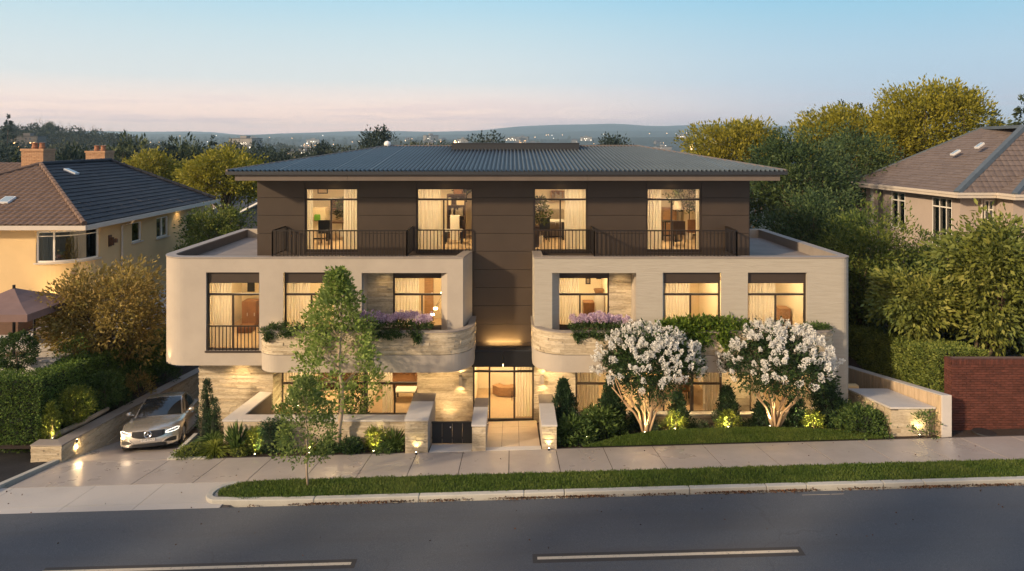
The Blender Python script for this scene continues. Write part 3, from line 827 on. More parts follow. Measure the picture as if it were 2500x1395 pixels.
slope(mb, (EX1, EY1, EZ), (EX0, EY1, EZ), (RX0, RY, RZt), (RX1, RY, RZt), 0.15, 8, rib, 12, 0)
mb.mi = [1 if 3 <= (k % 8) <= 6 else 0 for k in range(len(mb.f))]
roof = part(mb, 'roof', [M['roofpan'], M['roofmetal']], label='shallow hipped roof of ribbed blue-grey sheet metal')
mb = MB()
for a, b in ((A, D_), (B, C_), (D_, C_)):
    a, b = Vector(a)+Vector((0, 0, .035)), Vector(b)+Vector((0, 0, .045)); mb.tube([a, b], .05, 6)
part(mb, 'ridge_cap', M['fascia'], roof)
mb = MB(); mb.box(X(1103, 29.5), X(1414, 29.5), 29.5, 31.6, 9.30, Z(351, 29.5)); mb.box(X(1103, 29.5)-.03, X(1414, 29.5)+.03, 29.47, 31.63, Z(351, 29.5), Z(351, 29.5)+.03)
part(mb, 'roof_plenum', M['plenum'], roof)
mb = MB(); mb.lathe((X(946, 30.9), 30.9, 9.66), [(0, -.16), (.1, -.13), (.16, 0), (.12, .11), (0, .16)], 12); mb.tube([(X(946, 30.9), 30.9, 9.5), (X(946, 30.9), 30.9, 9.56)], .03)
part(mb, 'roof_ventilator', M['awhite'], roof, smooth=True)
mb = MB()
# gutter along the eaves and deep fascia board under it
mb.box(EX0-.02, EX1+.02, EY0-.06, EY0+.05, 8.69, 8.80); mb.box(EX0-.05, EX0+.05, EY0+.05, EY1, 8.69, 8.80); mb.box(EX1-.05, EX1+.05, EY0+.05, EY1, 8.69, 8.80)
part(mb, 'gutter', M['plenum'], roof)
mb = MB(); fx0, fx1 = X(575, 23.1), X(1903, 23.1)
for a, b in ((fx0, X(849, 23.1)), (X(849, 23.1)+.008, X(1435, 23.1)), (X(1435, 23.1)+.008, fx1)): mb.box(a, b, 23.05, 23.12, 8.49, 8.687)
mb.box(fx0, fx0+.06, 23.125, 38.8, 8.49, 8.687); mb.box(fx1-.06, fx1, 23.125, 38.8, 8.49, 8.687)
part(mb, 'fascia', M['fascia'])
mb = MB(); mb.box(fx0+.06, fx1-.06, 23.12, 38.7, 8.51, 8.56); part(mb, 'soffit', M['fascia'])

# ---- windows
def window(x0, x1, z0, z1, y, tz=None, mull=(), fw=.05, header=0.0, bottom=None, door=False, parent=None, label=None):
    mb = MB(); bt = bottom or fw; zt = z1-header
    mb.box(x0, x0+fw, y, y+.09, z0, z1); mb.box(x1-fw, x1, y, y+.09, z0, z1)
    mb.box(x0+fw, x1-fw, y+.003, y+.087, z0, z0+bt); mb.box(x0+fw, x1-fw, y+.003, y+.087, zt-fw*.8, zt)
    if tz: mb.box(x0+fw, x1-fw, y+.006, y+.08, tz-fw*.65, tz+fw*.65)
    for m_ in mull: mb.box(m_-fw*.5, m_+fw*.5, y+.009, y+.078, z0+bt, (tz-fw*.65) if tz else zt-fw*.8)
    f = part(mb, 'window', M['frame'], parent, label, bevel=.004)
    mb = MB(); mb.box(x0+fw*.5, x1-fw*.5, y+.045, y+.052, z0+bt*.5, zt-fw*.4); part(mb, 'pane', M['glass'], f)
    if header: mb = MB(); mb.box(x0+fw, x1-fw, y+.01, y+.085, zt+.001, z1-.001); part(mb, 'blind_box', M['clad'], f)
    return f
def railing(pts, z0, z1, gap=.125, name='railing', r=.0125):
    mb = MB()
    for (xa, ya), (xb, yb) in zip(pts[:-1], pts[1:]):
        L = math.hypot(xb-xa, yb-ya); n = max(2, round(L/gap))
        p = Path([(xa, ya), (xb, yb)])
        p.box(mb, 0, L, -.022, .022, z1-.04, z1); p.box(mb, 0.01, L-.01, -.012, .012, z0+.03, z0+.05)
        for i in range(n+1):
            x, y = p.at(L*i/n); rr = r if 0 < i < n else .018
            mb.box(x-rr, x+rr, y-rr, y+rr, z0, z1-.041)
    return part(mb, name, M['rail'])
tz2 = Z(487.5, T)
for (a, b), mu in zip(W2, (808, 1083, 1368, 1640)):
    window(a, b, WZ0, WZ1, T+.01, tz2, [X(mu, T)], bottom=.10)
for (a, b, c, d), mu in zip(WL[:2], (568, 760)):
    f = window(a, b, c, d, 23.10, Z(719.5, 23.1), [X(mu, 23.1)], header=.33)
mb = MB(); mb.box(WL[0][0]-.03, WL[0][1]+.05, 22.96, 23.1, WL[0][2]-.05, WL[0][2]-.001); part(mb, 'window_sill', M['frame'])
railing([(WL[0][0]+.06, 23.03), (WL[0][1]-.01, 23.03)], WL[0][2]+.0, Z(795, 23.03))
for (a, b, c, d), mu in zip(WR[1:], (1686, 1894)):
    window(a, b, c, d, 23.10, Z(719.5, 23.1), [X(mu, 23.1)], header=.33)
YN = 23.95
def niche(hole, wx0, wx1, sx0, sx1, mull, m):
    a, b, c, d = hole
    window(wx0, wx1, c, d+.12, YN, Z(719.5, YN), [X(mull, YN)], header=.44, bottom=.1)
    mb = MB(); mb.box(a-.12, a-.001, 23.285, YN+.3, c-.1, d+.12); mb.box(b+.001, b+.12, 23.285, YN+.3, c-.1, d+.12)
    mb.box(a, b, 23.285, YN+.3, d+.001, d+.12); mb.box(a, b, 23.285, YN, c-.12, c-.001)
    nw = part(mb, 'niche_lining', m)
    p = Path([(sx0, YN), (sx1, YN)]); mb = MB(); p.box(mb, 0, p.len, -.2, -.012, c, d); core = part(mb, 'niche_wall', M['stonecore'])
    mb = MB(); ledge(mb, p, c, d, rh=.06, depth=.045, seed=int(sx0*10)+90); part(mb, 'stone_facing', M['stone'], core)
niche(WL[2], X(960, YN), WL[2][1], WL[2][0], X(960, YN), 1030, M['stucco'])
niche(WR[0], WR[0][0], X(1487, YN), X(1487, YN), WR[0][1], 1416, M['stucco'])
# ground floor
gy = 24.9
window(-8.255, X(893, gy), 0.0, 2.385, gy, Z(937, gy), [X(760, gy), X(828, gy)], fw=.055)
window(X(893, gy)+.002, -3.30, 0.0, 2.385, gy, Z(937, gy), [X(963, gy)], fw=.06)
window(GW[0][0], X(1561, T), .27, 2.385, T+.02, Z(938, T), [], fw=.05)
window(X(1561, T)+.002, X(1690, T), .27, 2.385, T+.02, Z(938, T), [X(1621, T)], fw=.05)
window(X(1690, T)+.002, GW[0][1], .27, 2.385, T+.02, Z(938, T), [], fw=.05)
window(GW[1][0], GW[1][1], .27, 2.385, T+.02, Z(938, T), [X(1890, T)], fw=.05)
mb = MB(); mb.box(GW[0][0]-.05, GW[0][1]+.05, T-.10, T+.02, .21, .268); mb.box(GW[1][0]-.05, GW[1][1]+.05, T-.10, T+.02, .21, .268); part(mb, 'window_sill', M['coping'])
# entrance
ex0, ex1 = X(1155, T), X(1303, T)
f = window(ex0, ex1, .0, 2.05, T+.02, Z(908, T), [], fw=.05, bottom=.06, label='glazed entrance screen under a black canopy')
ORG['entrance_door'] = ORG[f.name]; f.name = 'entrance_door'
mb = MB()
for u in (1195, 1255.5): mb.box(X(u, T)-.03, X(u, T)+.03, T+.012, T+.1, .06, 1.98)
part(mb, 'door_frame', M['frame'], f)
mb = MB(); hx = X(1250, T); mb.tube([(hx, T-.04, .72), (hx, T-.04, 1.05)], .012); mb.tube([(hx, T-.04, .76), (hx, T+.02, .76)], .008); mb.tube([(hx, T-.04, 1.01), (hx, T+.02, 1.01)], .008); part(mb, 'door_handle', M['can'], f)
mb = MB()
for a, b in ((ex0-.02, X(1228, 23.9)-.005), (X(1228, 23.9)+.005, ex1+.02)): mb.box(a, b, 23.85, T-.031, 2.06, 2.58)
cn = part(mb, 'entrance_canopy', M['black'], bevel=.006)
mb = MB(); mb.box(ex0-.02, ex1+.02, 23.9, T-.031, 2.581, 2.62); part(mb, 'canopy_cap', M['plenum'], cn)
mb = MB(); mb.lathe((X(1228, 24.1), 24.1, 2.03), [(0, 0), (.09, 0), (.10, .028)], 14); part(mb, 'downlight', M['lamp'], cn)
spot('canopy_lamp', cn, (X(1228, 24.1), 24.1, 2.0), (0, -.1, -1), 70, 120)
mb = MB(); mb.box(X(1200, 24.1), X(1260, 24.1), 24.08, 24.15, 2.621, 2.65)
up = part(mb, 'cladding_uplight', M['can'], cn)
arealight('uplight_glow', up, (X(1229, 24.15), 24.12, 2.68), 1.2, .06, 30, (1, .60, .20), (0, .35, 1))
# wall lamps by the entrance
for u, v0, v1 in ((1124, 919, 942), (1324, 918, 938)):
    d = 24.28; mb = MB(); mb.box(X(u, d)-.055, X(u, d)+.055, 24.26, 24.375, Z(v1, d), Z(v0, d)); wl = part(mb, 'wall_lamp', M['coping2'], label='slim grey box lamp on the stone beside the entrance')
    spot('lamp_down', wl, (X(u, d), 24.27, Z(v1, d)-.02), (0, .12, -1), 15, 130); spot('lamp_up', wl, (X(u, d), 24.27, Z(v0, d)+.02), (0, .12, 1), 14, 130)
# niche and soffit downlights
def downlight(x, y, z, e, ang=110, vis=True, dirn=(0, .15, -1)):
    mb = MB(); mb.lathe((x, y, z-.012), [(0, 0), (.05, 0), (.06, .012)], 12); o = part(mb, 'downlight', M['lamp']); spot('downlight_beam', o, (x, y, z-.03), dirn, e, ang); return o
downlight(X(1423, 23.5), 23.6, WR[0][3], 14); downlight(X(1518, 23.5), 23.55, WR[0][3], 18)
downlight(X(935, 23.5), 23.55, WL[2][3], 16); downlight(X(1020, 23.5), 23.6, WL[2][3], 8)
for u in (1080, 1345, 980, 735, 590): downlight(X(u, 23.9), 23.72 if u != 590 else 23.5, 2.385, 120 if u != 590 else 80, 125)
for u in (1480, 1640, 1800, 1870, 1990): downlight(X(u, 23.9), 23.8, 2.385, 110, 125)
for u in (810, 1085, 1370, 1645): downlight(X(u, 24), 23.9, 8.51, 9, 100, dirn=(0, .45, -1))
# corner spot low on the rounded corner, wall washer between the right windows
def washer(x, y, z, e, dirn, ang=60, size=.04):
    mb = MB(); mb.box(x-.02, x+.02, y-.02, y+.02, z-.03, z+.01); o = part(mb, 'wall_spot', M['can']); spot('wall_spot_beam', o, (x, y, z+.05), dirn, e, ang); return o
washer(X(1795, 22.6), 22.62, 3.5, 24, (0, .35, 1), 80)
washer(-11.44, 23.1, 2.46, 16, (.02, .22, 1), 70)
washer(X(665, 22.7), 22.75, 3.5, 6, (0, .35, 1), 90)

# ---- railings of the top terraces
zr0, zr1 = ZT+.0, Z(562, 23.2)
railing([(X(697, 24.33), 24.33), (X(665, 23.18), 23.18), (X(993, 23.18), 23.18), (X(1007, 24.33), 24.33)], zr0, zr1)
railing([(X(1443, 24.33), 24.33), (X(1451, 23.18), 23.18), (X(1799, 23.18), 23.18), (X(1772, 24.33), 24.33)], zr0, zr1)
railing([(W2[1][0]+.01, 24.31), (W2[1][1]-.01, 24.31)], WZ0, Z(560, T)); railing([(W2[2][0]+.01, 24.31), (W2[2][1]+.08, 24.31)], WZ0, Z(560, T))

# ---- rooms
def room(x0, x1, y0, y1, z0, z1, wall='inwall', e=30, back=None, lx=None):
    t = .04; mb = MB()
    mb.box(x0-t, x0, y0, y1, z0, z1); part(mb, 'interior_wall', M[wall]); mb = MB(); mb.box(x1, x1+t, y0, y1, z0, z1); part(mb, 'interior_wall', M[wall])
    mb = MB(); mb.box(x0, x1, y1, y1+t, z0, z1); part(mb, 'interior_wall', M[back or wall])
    mb = MB(); mb.box(x0, x1, y0, y1, z0-t, z0); part(mb, 'interior_floor', M['infloor'])
    mb = MB(); mb.box(x0, x1, y0, y1, z1, z1+t); part(mb, 'interior_ceiling', M['inceil'])
    cx = lx if lx is not None else (x0+x1)/2; cy = y0+min(1.5, (y1-y0)*.5)
    mb = MB(); mb.lathe((cx, cy, z1-.05), [(0, 0), (.22, 0), (.24, .05)], 16); cl = part(mb, 'ceiling_light', M['lampsoft'])
    arealight('ceiling_glow', cl, (cx, cy, z1-.08), 1.0, 1.0, e*1.75)
room(-8.6, -4.4, T+.26, 29.2, 5.93, 8.42, e=62); room(-4.3, -1.42, T+.26, 28.6, 5.93, 8.42, e=44)
room(.80, 3.7, T+.26, 28.6, 5.93, 8.42, e=44); room(3.8, 8.0, T+.26, 29.2, 5.93, 8.42, e=62)
room(-10.6, -8.1, 23.285, 27.3, 2.86, 5.44, e=42); room(-8.0, -5.3, 23.285, 26.8, 2.86, 5.44, e=40)
room(-4.4, -1.75, YN+.1, 27.3, 2.86, 5.44, 'inwall', 36, 'inwall2')
room(1.15, 3.5, YN+.1, 27.3, 2.86, 5.44, e=40); room(4.7, 7.2, 23.285, 26.8, 2.86, 5.44, 'inwall', 42, 'inwall2'); room(7.5, 10.2, 23.285, 27.2, 2.86, 5.44, 'inwall', 42, 'inwall2')
room(-8.2, -5.35, gy+.1, 28.2, .005, 2.38, e=60); room(-5.25, -3.32, gy+.1, 28.4, .005, 2.38, e=32)
room(ex0, ex1, T+.12, 27.6, .005, 2.3, e=40); room(GW[0][0], GW[0][1], T+.12, 27.4, .22, 2.38, 'inwall', 52, 'inwall2'); room(GW[1][0], GW[1][1], T+.12, 27.2, .22, 2.38, 'inwall2', 22)
mb = MB(); mb.box(-8.3, -4.3, T+.3, 29, -.2, -.02); part(mb, 'foundation', M['kerb'])
def brickwork(mb, path, z0, z1, bl=.235, bh=.078, depth=.008, seed=0):
    R = random.Random(seed); k = 0; z = z0
    while z < z1-.02:
        t = -(bl/2 if k % 2 else 0); zt = min(z+bh, z1)
        while t < path.len-.01:
            a, b = max(0, t), min(t+bl, path.len)
            if b-a > .03: path.box(mb, a+.005, b-.005, -.02, depth*R.uniform(.6, 1.2), z+.005, zt-.005)
            t += bl
        z = zt; k += 1
    return mb
class on:      # build parts below another thing
    def __init__(s, t): s.t = t
    def __call__(s, mb, name, m, parent=None, **k): return part(mb, name, m, parent or s.t, **k)

# ================================================================ left neighbour
LH = thing('house', 'yellow cream house with a hipped tile roof, its shaded slope painted dark, and curved corner window', 'house', (-22, 29, 2.0)); P_ = on(LH)
hp = Path([(-28, 28.6), (-19.3, 28.6)]+arc(-19.3, 30.1, 1.5, 270, 360, 14)[1:]+[(-17.8, 41.0)])
s0 = 28-19.56; s1 = hp.L[15]-.05; yL = lambda u: 17.8*F/(1250-u); sy = lambda y: hp.L[15]+(y-30.1)
hw = [(s0, s1, 4.80, 6.10)]+[(sy(yL(a)), sy(yL(b)), c, d) for a, b, c, d in ((322, 346, 5.04, 5.96), (382, 411, 4.93, 5.94), (456, 477, 4.87, 5.80))]
mb = MB(); hp.wall(mb, 1.9, 6.22, -.25, 0, hw); P_(mb, 'wall', M['cream'])
mb = MB(); mb.box(-28, -27.75, 28.9, 41, 1.9, 6.2); mb.box(-28, -17.8, 41.001, 41.2, 1.9, 6.2); P_(mb, 'rear_wall', M['cream'])
for i, (a, b, c, d) in enumerate(hw):
    mb = MB(); w_ = .07 if i == 0 else .05
    hp.box(mb, a, b, -.14, -.05, c, c+w_); hp.box(mb, a, b, -.14, -.05, d-w_, d)
    for t in ([a, b-w_, a+.66] if i == 0 else [a, b-w_]+([(a+b)/2] if i == 2 else [])): hp.box(mb, t, t+w_, -.145, -.045, c+w_, d-w_)
    if i == 0: hp.box(mb, a+.73, b-w_, -.13, -.06, 5.86, 5.90); hp.box(mb, a+w_, a+.66, -.13, -.06, 5.86, 5.90)
    f = P_(mb, 'window', M['whiteframe'])
    mb = MB(); hp.box(mb, a+.02, b-.02, -.10, -.093, c+.02, d-.02); P_(mb, 'pane', M['glassdark'], f)
    mb = MB(); hp.box(mb, a-.06, b+.06, -.05, .07, c-.06, c-.002); P_(mb, 'sill', M['gutter'], f)
mb = MB(); mb.box(-24, -18.15, 28.9, 32.5, 4.2, 4.25); P_(mb, 'interior_floor', M['wood'])
mb = MB(); mb.box(-24, -18.15, 32.5, 32.6, 4.25, 6.2); P_(mb, 'interior_wall', M['taupe'])
o = P_(MB().box(-20.4, -19.4, 31.4, 31.9, 4.25, 6.0), 'cupboard', M['darkwood'])
arealight('house_room_glow', o, (-20.5, 30.4, 6.1), .6, .6, 6)
def drape(name, path, sa, sb, off, z0, z1, m, label, cat='curtain', parent=None, folds=.11, amp=.03, group=None, seed=0):
    R = random.Random(seed); n = max(8, int((sb-sa)/folds*8)); P = []
    ph = 0; xs = []
    for i in range(n+1):
        t = sa+(sb-sa)*i/n; ph += 2*math.pi/8*R.uniform(.7, 1.3); xs.append((t, off+amp*math.sin(ph)))
    for z, k in ((z0, 1.15), ((z0+z1)/2, 1.0), (z1, .8)):
        P.append([(*path.at(t, off+(o_-off)*k), z) for t, o_ in xs])
    o = MB().grid(P).build(name, m, parent, smooth=True)
    return tag(o, label, cat if parent is None else None, group)
drape('curtain', hp, s0+.08, s0+.62, -.30, 4.84, 6.1, M['greycurtain'], 'grey pleated curtain in the flat left part of the curved corner window', seed=1)
drape('curtain', hp, s0+1.35, s0+2.15, -.32, 4.84, 6.1, M['curtain'], 'white curtain drawn across the bend of the curved corner window', seed=2)
drape('curtain', hp, s0+2.3, s1-.1, -.30, 4.84, 6.1, M['greycurtain'], 'grey curtain at the right end of the curved corner window', seed=3)
for (a, b, c, d), m_, lb in zip(hw[1:], ('greycurtain', 'curtain', 'greycurtain'), ('grey blind filling the first small side window of the left house', 'warmly lit curtain in the middle small side window of the left house', 'grey curtain in the farthest small side window of the left house')):
    o = drape('curtain', hp, a, b, -.35, c-.1, d+.1, M[m_], lb, seed=int(a))
    if m_ == 'curtain': arealight('window_glow', o, (-18.9, (yL(382)+yL(411))/2, 5.5), .8, .8, 9, direction=(1, 0, 0))
pot = MB().lathe((X(152, 29.5), 29.45, 4.86), [(.0, 0), (.12, .02), (.19, .12), (.19, .26), (.14, .33), (.10, .33)], 16).build('bowl', mat('gold_glaze', (.75, .52, .12), .25, .9), smooth=True)
tag(pot, 'gold round bowl on the sill of the curved corner window', 'bowl')
# roof
e0 = 6.43; rA, rB = (-22.6, 33.4, 8.68), (-22.6, 39.2, 8.68)
roll = lambda u: .035*math.sin(math.pi*min(1, u/.8)) if u < .8 else 0
mb = MB(); slope(mb, (-28, 28, e0), (-17.2, 28, e0), rA, rA, .29, 6, roll, 20, .035, seed=1); rf = P_(mb, 'roof', M['brownroof'], label='brown rolled-tile front slope')
mb = MB(); slope(mb, (-17.2, 28, e0), (-17.2, 40.4, e0), rB, rA, .42, 1, lambda u: 0, 17, .030, gap=.006, jit=.004, seed=2); rf2 = P_(mb, 'roof', M['slate_and_shade_roof'], label='flat-tile side slope, its shade painted nearly black')  # slope turned from the sun; its shade is in the tile colour
mb = MB(); slope(mb, (-17.2, 40.4, e0), (-28, 40.4, e0), rB, rB, .42, 1, lambda u: 0, 17, .03); slope(mb, (-28, 40.4, e0), (-28, 28, e0), rA, rB, .42, 1, lambda u: 0, 17, .03); P_(mb, 'roof', M['brownroof'])
mb = MB(); slope(mb, (-40, 33, 6.6), (-24, 33, 6.6), (-26.5, 38.2, 8.62), (-40, 38.2, 8.62), .29, 4, roll, 16, .03, seed=5); P_(mb, 'roof', M['brownroof'], label='brown tiled wing roof behind the chimney')
for a, b, m_ in ((rA, (-17.2, 28, e0), 'terr'), (rA, (-28, 28, e0), 'terr'), (rA, rB, 's'), (rB, (-17.2, 40.4, e0), 's')):
    a, b = Vector(a)+Vector((0, 0, .04)), Vector(b)+Vector((0, 0, .06)); n = int((b-a).length/.4); mb = MB()
    for i in range(n): p, q = a.lerp(b, i/n), a.lerp(b, (i+1)/n-.0); mb.tube([p, q], [.095, .115], 7)
    P_(mb, 'hip_tiles', M['brownroof'] if m_ == 'terr' else M['slate_and_shade_roof'], rf if m_ == 'terr' else rf2)
mb = MB(); mb.box(-28, -17.12, 27.95, 28.06, 6.22, 6.40); mb.box(-17.2, -17.09, 28.06, 40.5, 6.22, 6.40); P_(mb, 'gutter', M['gutter'])
mb = MB(); mb.box(-28, -17.2, 28.06, 28.75, 6.225, 6.27); mb.box(-17.95, -17.2, 28.75, 40.4, 6.225, 6.27); P_(mb, 'soffit', M['gutter'])
yd = yL(294); mb = MB(); mb.tube([(-17.15, yd, 6.25), (-17.3, yd, 6.1), (-17.72, yd, 5.95), (-17.73, yd, 2.0)], .045, 8); P_(mb, 'downpipe', M['gutter'])
yd = yL(267); mb = MB(); mb.box(-17.79, -17.74, yd-.10, yd+.1, 5.15, 5.65); mb.box(-17.74, -17.60, yd-.03, yd+.03, 5.2, 5.55); mb.lathe((-17.58, yd+.12, 5.3), [(.0, 0), (.07, 0), (.08, .16), (.0, .2)], 10); P_(mb, 'wall_lamp', M['darkwood'])
for x0, x1, y0, y1, zt in ((X(63, 35), X(115, 35), 34.7, 35.6, 9.42), (X(228, 40), X(273, 40), 39.3, 40.2, 9.25)):
    mb = MB(); mb.box(x0+.02, x1-.02, y0+.02, y1-.02, 7.0, zt); ch = P_(mb, 'chimney', M['mortar'], rf if x0 < -23.9 and y0 < 36 else rf2)
    mb = MB(); p = Path([(x0, y1), (x0, y0), (x1, y0), (x1, y1)]); brickwork(mb, p, 7.9, zt-.11, depth=.012, seed=3); p.box(mb, 0, p.len, -.1, .05, zt-.11, zt)
    mb.box(x0+.1, x1-.1, y0+.1, y1-.1, zt-.05, zt-.001)
    b_ = mb.build('bricks', M['buffbrick'], LH); b_.name = 'chimney_bricks'
    for px in (.33, .68):
        mb = MB(); mb.lathe((x0+(x1-x0)*px, (y0+y1)/2, zt), [(.0, .0), (.13, 0), (.15, .08), (.12, .12), (.12, .24), (.15, .28), (.10, .30), (.09, .2)], 12); P_(mb, 'chimney_pot', M['terracotta'])
def skylight(parent_fn, c, ex, up, w, h, m=None):
    c, ex, up = Vector(c), Vector(ex).normalized(), Vector(up).normalized(); n = ex.cross(up).normalized(); n = n if n.z > 0 else -n
    mb = MB(); q = lambda a, b, k: tuple(c+ex*a+up*b+n*k)
    mb.hexa([q(0, 0, 0), q(w, 0, 0), q(w, h, 0), q(0, h, 0)], [q(0, 0, .09), q(w, 0, .09), q(w, h, .09), q(0, h, .09)])
    f = parent_fn(mb, 'skylight', M['awhite'])
    mb = MB(); mb.hexa([q(.04, .04, .091), q(w-.04, .04, .091), q(w-.04, h-.04, .091), q(.04, h-.04, .091)], [q(.04, .04, .1), q(w-.04, .04, .1), q(w-.04, h-.04, .1), q(.04, h-.04, .1)])
    parent_fn(mb, 'pane', mat('skylight_pane', (.25, .32, .36), .08, 0, 1), f)
fr = lambda y: e0+(y-28)*(8.68-e0)/5.4
skylight(P_, (X(2, 29.8), 29.6, fr(29.6)+.03), (1, 0, 0), (0, 1, (8.68-e0)/5.4), .45, .55)
xs_ = lambda x: e0+(-17.2-x)*(8.68-e0)/5.4
skylight(P_, (-21.3, 33.9, xs_(-21.3)+.02), (0, 1, 0), (-1, 0, (8.68-e0)/5.4), .35, .6)
ls = MB().lathe((-18.35, 28.2, 2.22), [(.0, 0), (.08, 0), (.08, .10), (.0, .10)], 10); o = P_(ls, 'wall_uplight', M['can']); spot('uplight_beam', o, (-18.25, 28.25, 2.4), (-.05, .28, 1), 420, 100, (1, .68, .30))
o2 = P_(MB().lathe((-20.8, 28.2, 2.22), [(.0, 0), (.08, 0), (.08, .10), (.0, .10)], 10), 'wall_uplight', M['can']); spot('uplight_beam', o2, (-20.8, 28.0, 2.4), (0, .3, 1), 420, 120, (1, .68, .30))
yd = yL(432); o3 = P_(MB().lathe((-17.5, yd, 6.19), [(.0, 0), (.06, 0), (.07, .03)], 10), 'downlight', M['lamp']); spot('downlight_beam', o3, (-17.5, yd, 6.15), (-.3, 0, -1), 14, 110)
# raised terrace of that plot
t = MB().prism([(-45, 24.0), (-15.75, 24.0), (-15.75, 46), (-45, 46)], -1, 2.2).build('raised_terrace', M['concrete2']); tag(t, kind='structure')
t = MB().prism([(-45, 23.94), (-15.69, 23.94), (-15.69, 24.3), (-45, 24.3)], 2.203, 2.26).build('terrace_edge', M['coping']); tag(t, kind='structure')

# parasol on the terrace
ux, uy = X(34, 24.6), 24.6
U = thing('parasol', 'plum brown square canopy on a dark pole beside the yellow house', 'parasol', (ux, uy, 2.2)); P_ = on(U)
mb = MB(); h = 1.55; top = (ux, uy, 4.62); cs = [(ux-h, uy-h), (ux+h, uy-h), (ux+h, uy+h), (ux-h, uy+h)]
zc_ = 4.05
for i in range(4):
    a, b = cs[i], cs[(i+1) % 4]; n = 10; P = []
    for j in range(5):
        k = j/4; P.append([tuple(Vector(top).lerp(Vector((a[0]+(b[0]-a[0])*q/n, a[1]+(b[1]-a[1])*q/n, zc_-.05*math.sin(math.pi*q/n)*0)), k)-Vector((0, 0, .07*math.sin(math.pi*k)))) for q in range(n+1)])
    mb.grid(P)
    mb.grid([[(a[0]+(b[0]-a[0])*q/n, a[1]+(b[1]-a[1])*q/n, zc_) for q in range(n+1)], [(a[0]+(b[0]-a[0])*q/n, a[1]+(b[1]-a[1])*q/n, zc_-.24) for q in range(n+1)]])
P_(mb, 'canopy', M['canvas'])
mb = MB(); mb.tube([(ux, uy, 2.2), (ux, uy, 4.72)], .05, 10); P_(mb, 'pole', M['black'])
x2 = X(84, 25.7); mb = MB(); mb.tube([(x2, 25.7, 2.2), (x2, 25.7, 4.2)], .045, 8); P_(mb, 'pole', M['black'])
mb = MB(); mb.box(ux-.3, ux+.3, uy-.3, uy+.3, 2.2, 2.28); P_(mb, 'base', M['black'])
x3 = X(92, 26.4); tag(MB().box(x3, x3+.75, 26.2, 26.6, 2.2, 2.5).box(x3-.03, x3+.78, 26.17, 26.63, 2.501, 2.54).build('planter_box', M['black']), 'low black trough on the terrace under the parasol', 'planter box')
x3 = X(-40, 27.5); tag(MB().box(x3, x3+1.5, 27.3, 28.2, 2.2, 2.95).box(x3-.05, x3+1.55, 27.25, 28.25, 2.951, 3.0).build('outdoor_kitchen', M['darkwood']), 'dark brown counter against the yellow house wall under the parasol', 'counter')

# ================================================================ right neighbour
RH = thing('house', 'taupe house with big brown shingle roof and white windows behind the trees', 'house', (24, 36, 2.0)); P_ = on(RH)
rp = Path([(21.5, 42.3), (22.0, 34.2), (30, 34.2)])
yr = lambda u: 21.9*F/(u-1250); sr = lambda y: 42.3-y
rw = [(sr(yr(2278)), sr(yr(2322)), 4.4, 6.92), (sr(yr(2187)), sr(yr(2218)), 4.9, 6.95), (rp.L[1]+1.2, rp.L[1]+1.66, 5.9, 6.9)]
mb = MB(); rp.wall(mb, 1.2, 7.16, -.25, 0, rw); P_(mb, 'wall', M['taupe'])
for i, (a, b, c, d) in enumerate(rw):
    mb = MB(); hp_ = rp
    hp_.box(mb, a, b, -.1, .02, c, c+.06); hp_.box(mb, a, b, -.1, .02, d-.06, d)
    ms = [a, b-.06]+([a+(b-a)*.36, a+(b-a)*.70] if i == 0 else [(a+b)/2-.03])
    for t in ms: hp_.box(mb, t, t+.05, -.105, .025, c+.06, d-.06)
    hp_.box(mb, a+.06, b-.06, -.09, .01, d-.50, d-.44)
    f = P_(mb, 'window', M['whiteframe']); mb = MB(); hp_.box(mb, a+.02, b-.02, -.06, -.053, c+.02, d-.02); P_(mb, 'pane', M['glassdark'], f)
    drape('curtain', hp_, a+.02, b-.02, -.25, c, d, M['curtain'], ('pale curtain in the tall window of the right-hand house', 'pale curtain in the far small window of the right-hand house', 'pale curtain in the front window of the right-hand house')[i], seed=30+i)
mb = MB(); a = sr(yr(2142)); rp.box(mb, a, a+.32, -.01, .05, 4.0, 7.0); P_(mb, 'pilaster', M['whiteframe'])
mb = MB(); a = sr(yr(2158)); rp.box(mb, a, a+.45, -.01, .02, 3.5, 7.0); P_(mb, 'shutter', M['darkcoping'])
mb = MB(); mb.box(19.9, 21.5, 41.9, 42.3, 5.6, 5.72); mb.tube([(20.3, 42, 1.5), (20.3, 42, 5.6)], .08); P_(mb, 'porch', M['taupe'])
mb = MB(); mb.box(23.75, 30, 33.0, 34.15, 1.2, 7.1); P_(mb, 'wing_wall', M['taupe'])
mb = MB(); mb.tube([(23.0, 34.1, 2), (23.0, 34.1, 7.0)], .05, 8); P_(mb, 'downpipe', M['gutter'])
eR = 7.32; a1, a2, a3, a4 = (20.8, 42.6, eR), (21.45, 33.6, eR), (26.6, 36.2, 10.58), (27.7, 41, 10.58)
mb = MB(); slope(mb, a1, a2, a3, a4, .55, 1, lambda u: 0, 26, .022, gap=.004, jit=.006, seed=7); rr = P_(mb, 'roof', M['shingle'], label='taupe shingle slope facing the apartment building')
mb = MB(); slope(mb, a2, (31, 33.6, eR), (31, 36.2, 10.58), a3, .30, 3, lambda u: .02*math.sin(math.pi*u), 13, .03, seed=8); P_(mb, 'roof', M['greytile'], label='steep grey-brown tiled front slope')
mb = MB(); mb.poly([a1, a4, (34, 41, 10.58), (34, 42.6, eR)]); mb.poly([a4, a3, (34, 36.2, 10.58), (34, 41, 10.58)]); P_(mb, 'roof', M['shingle'])
b1, b2, b3, b4 = (23.4, 37, eR), (23.4, 32.4, eR), (26.6, 34.8, 8.9), (26.6, 39, 8.9)
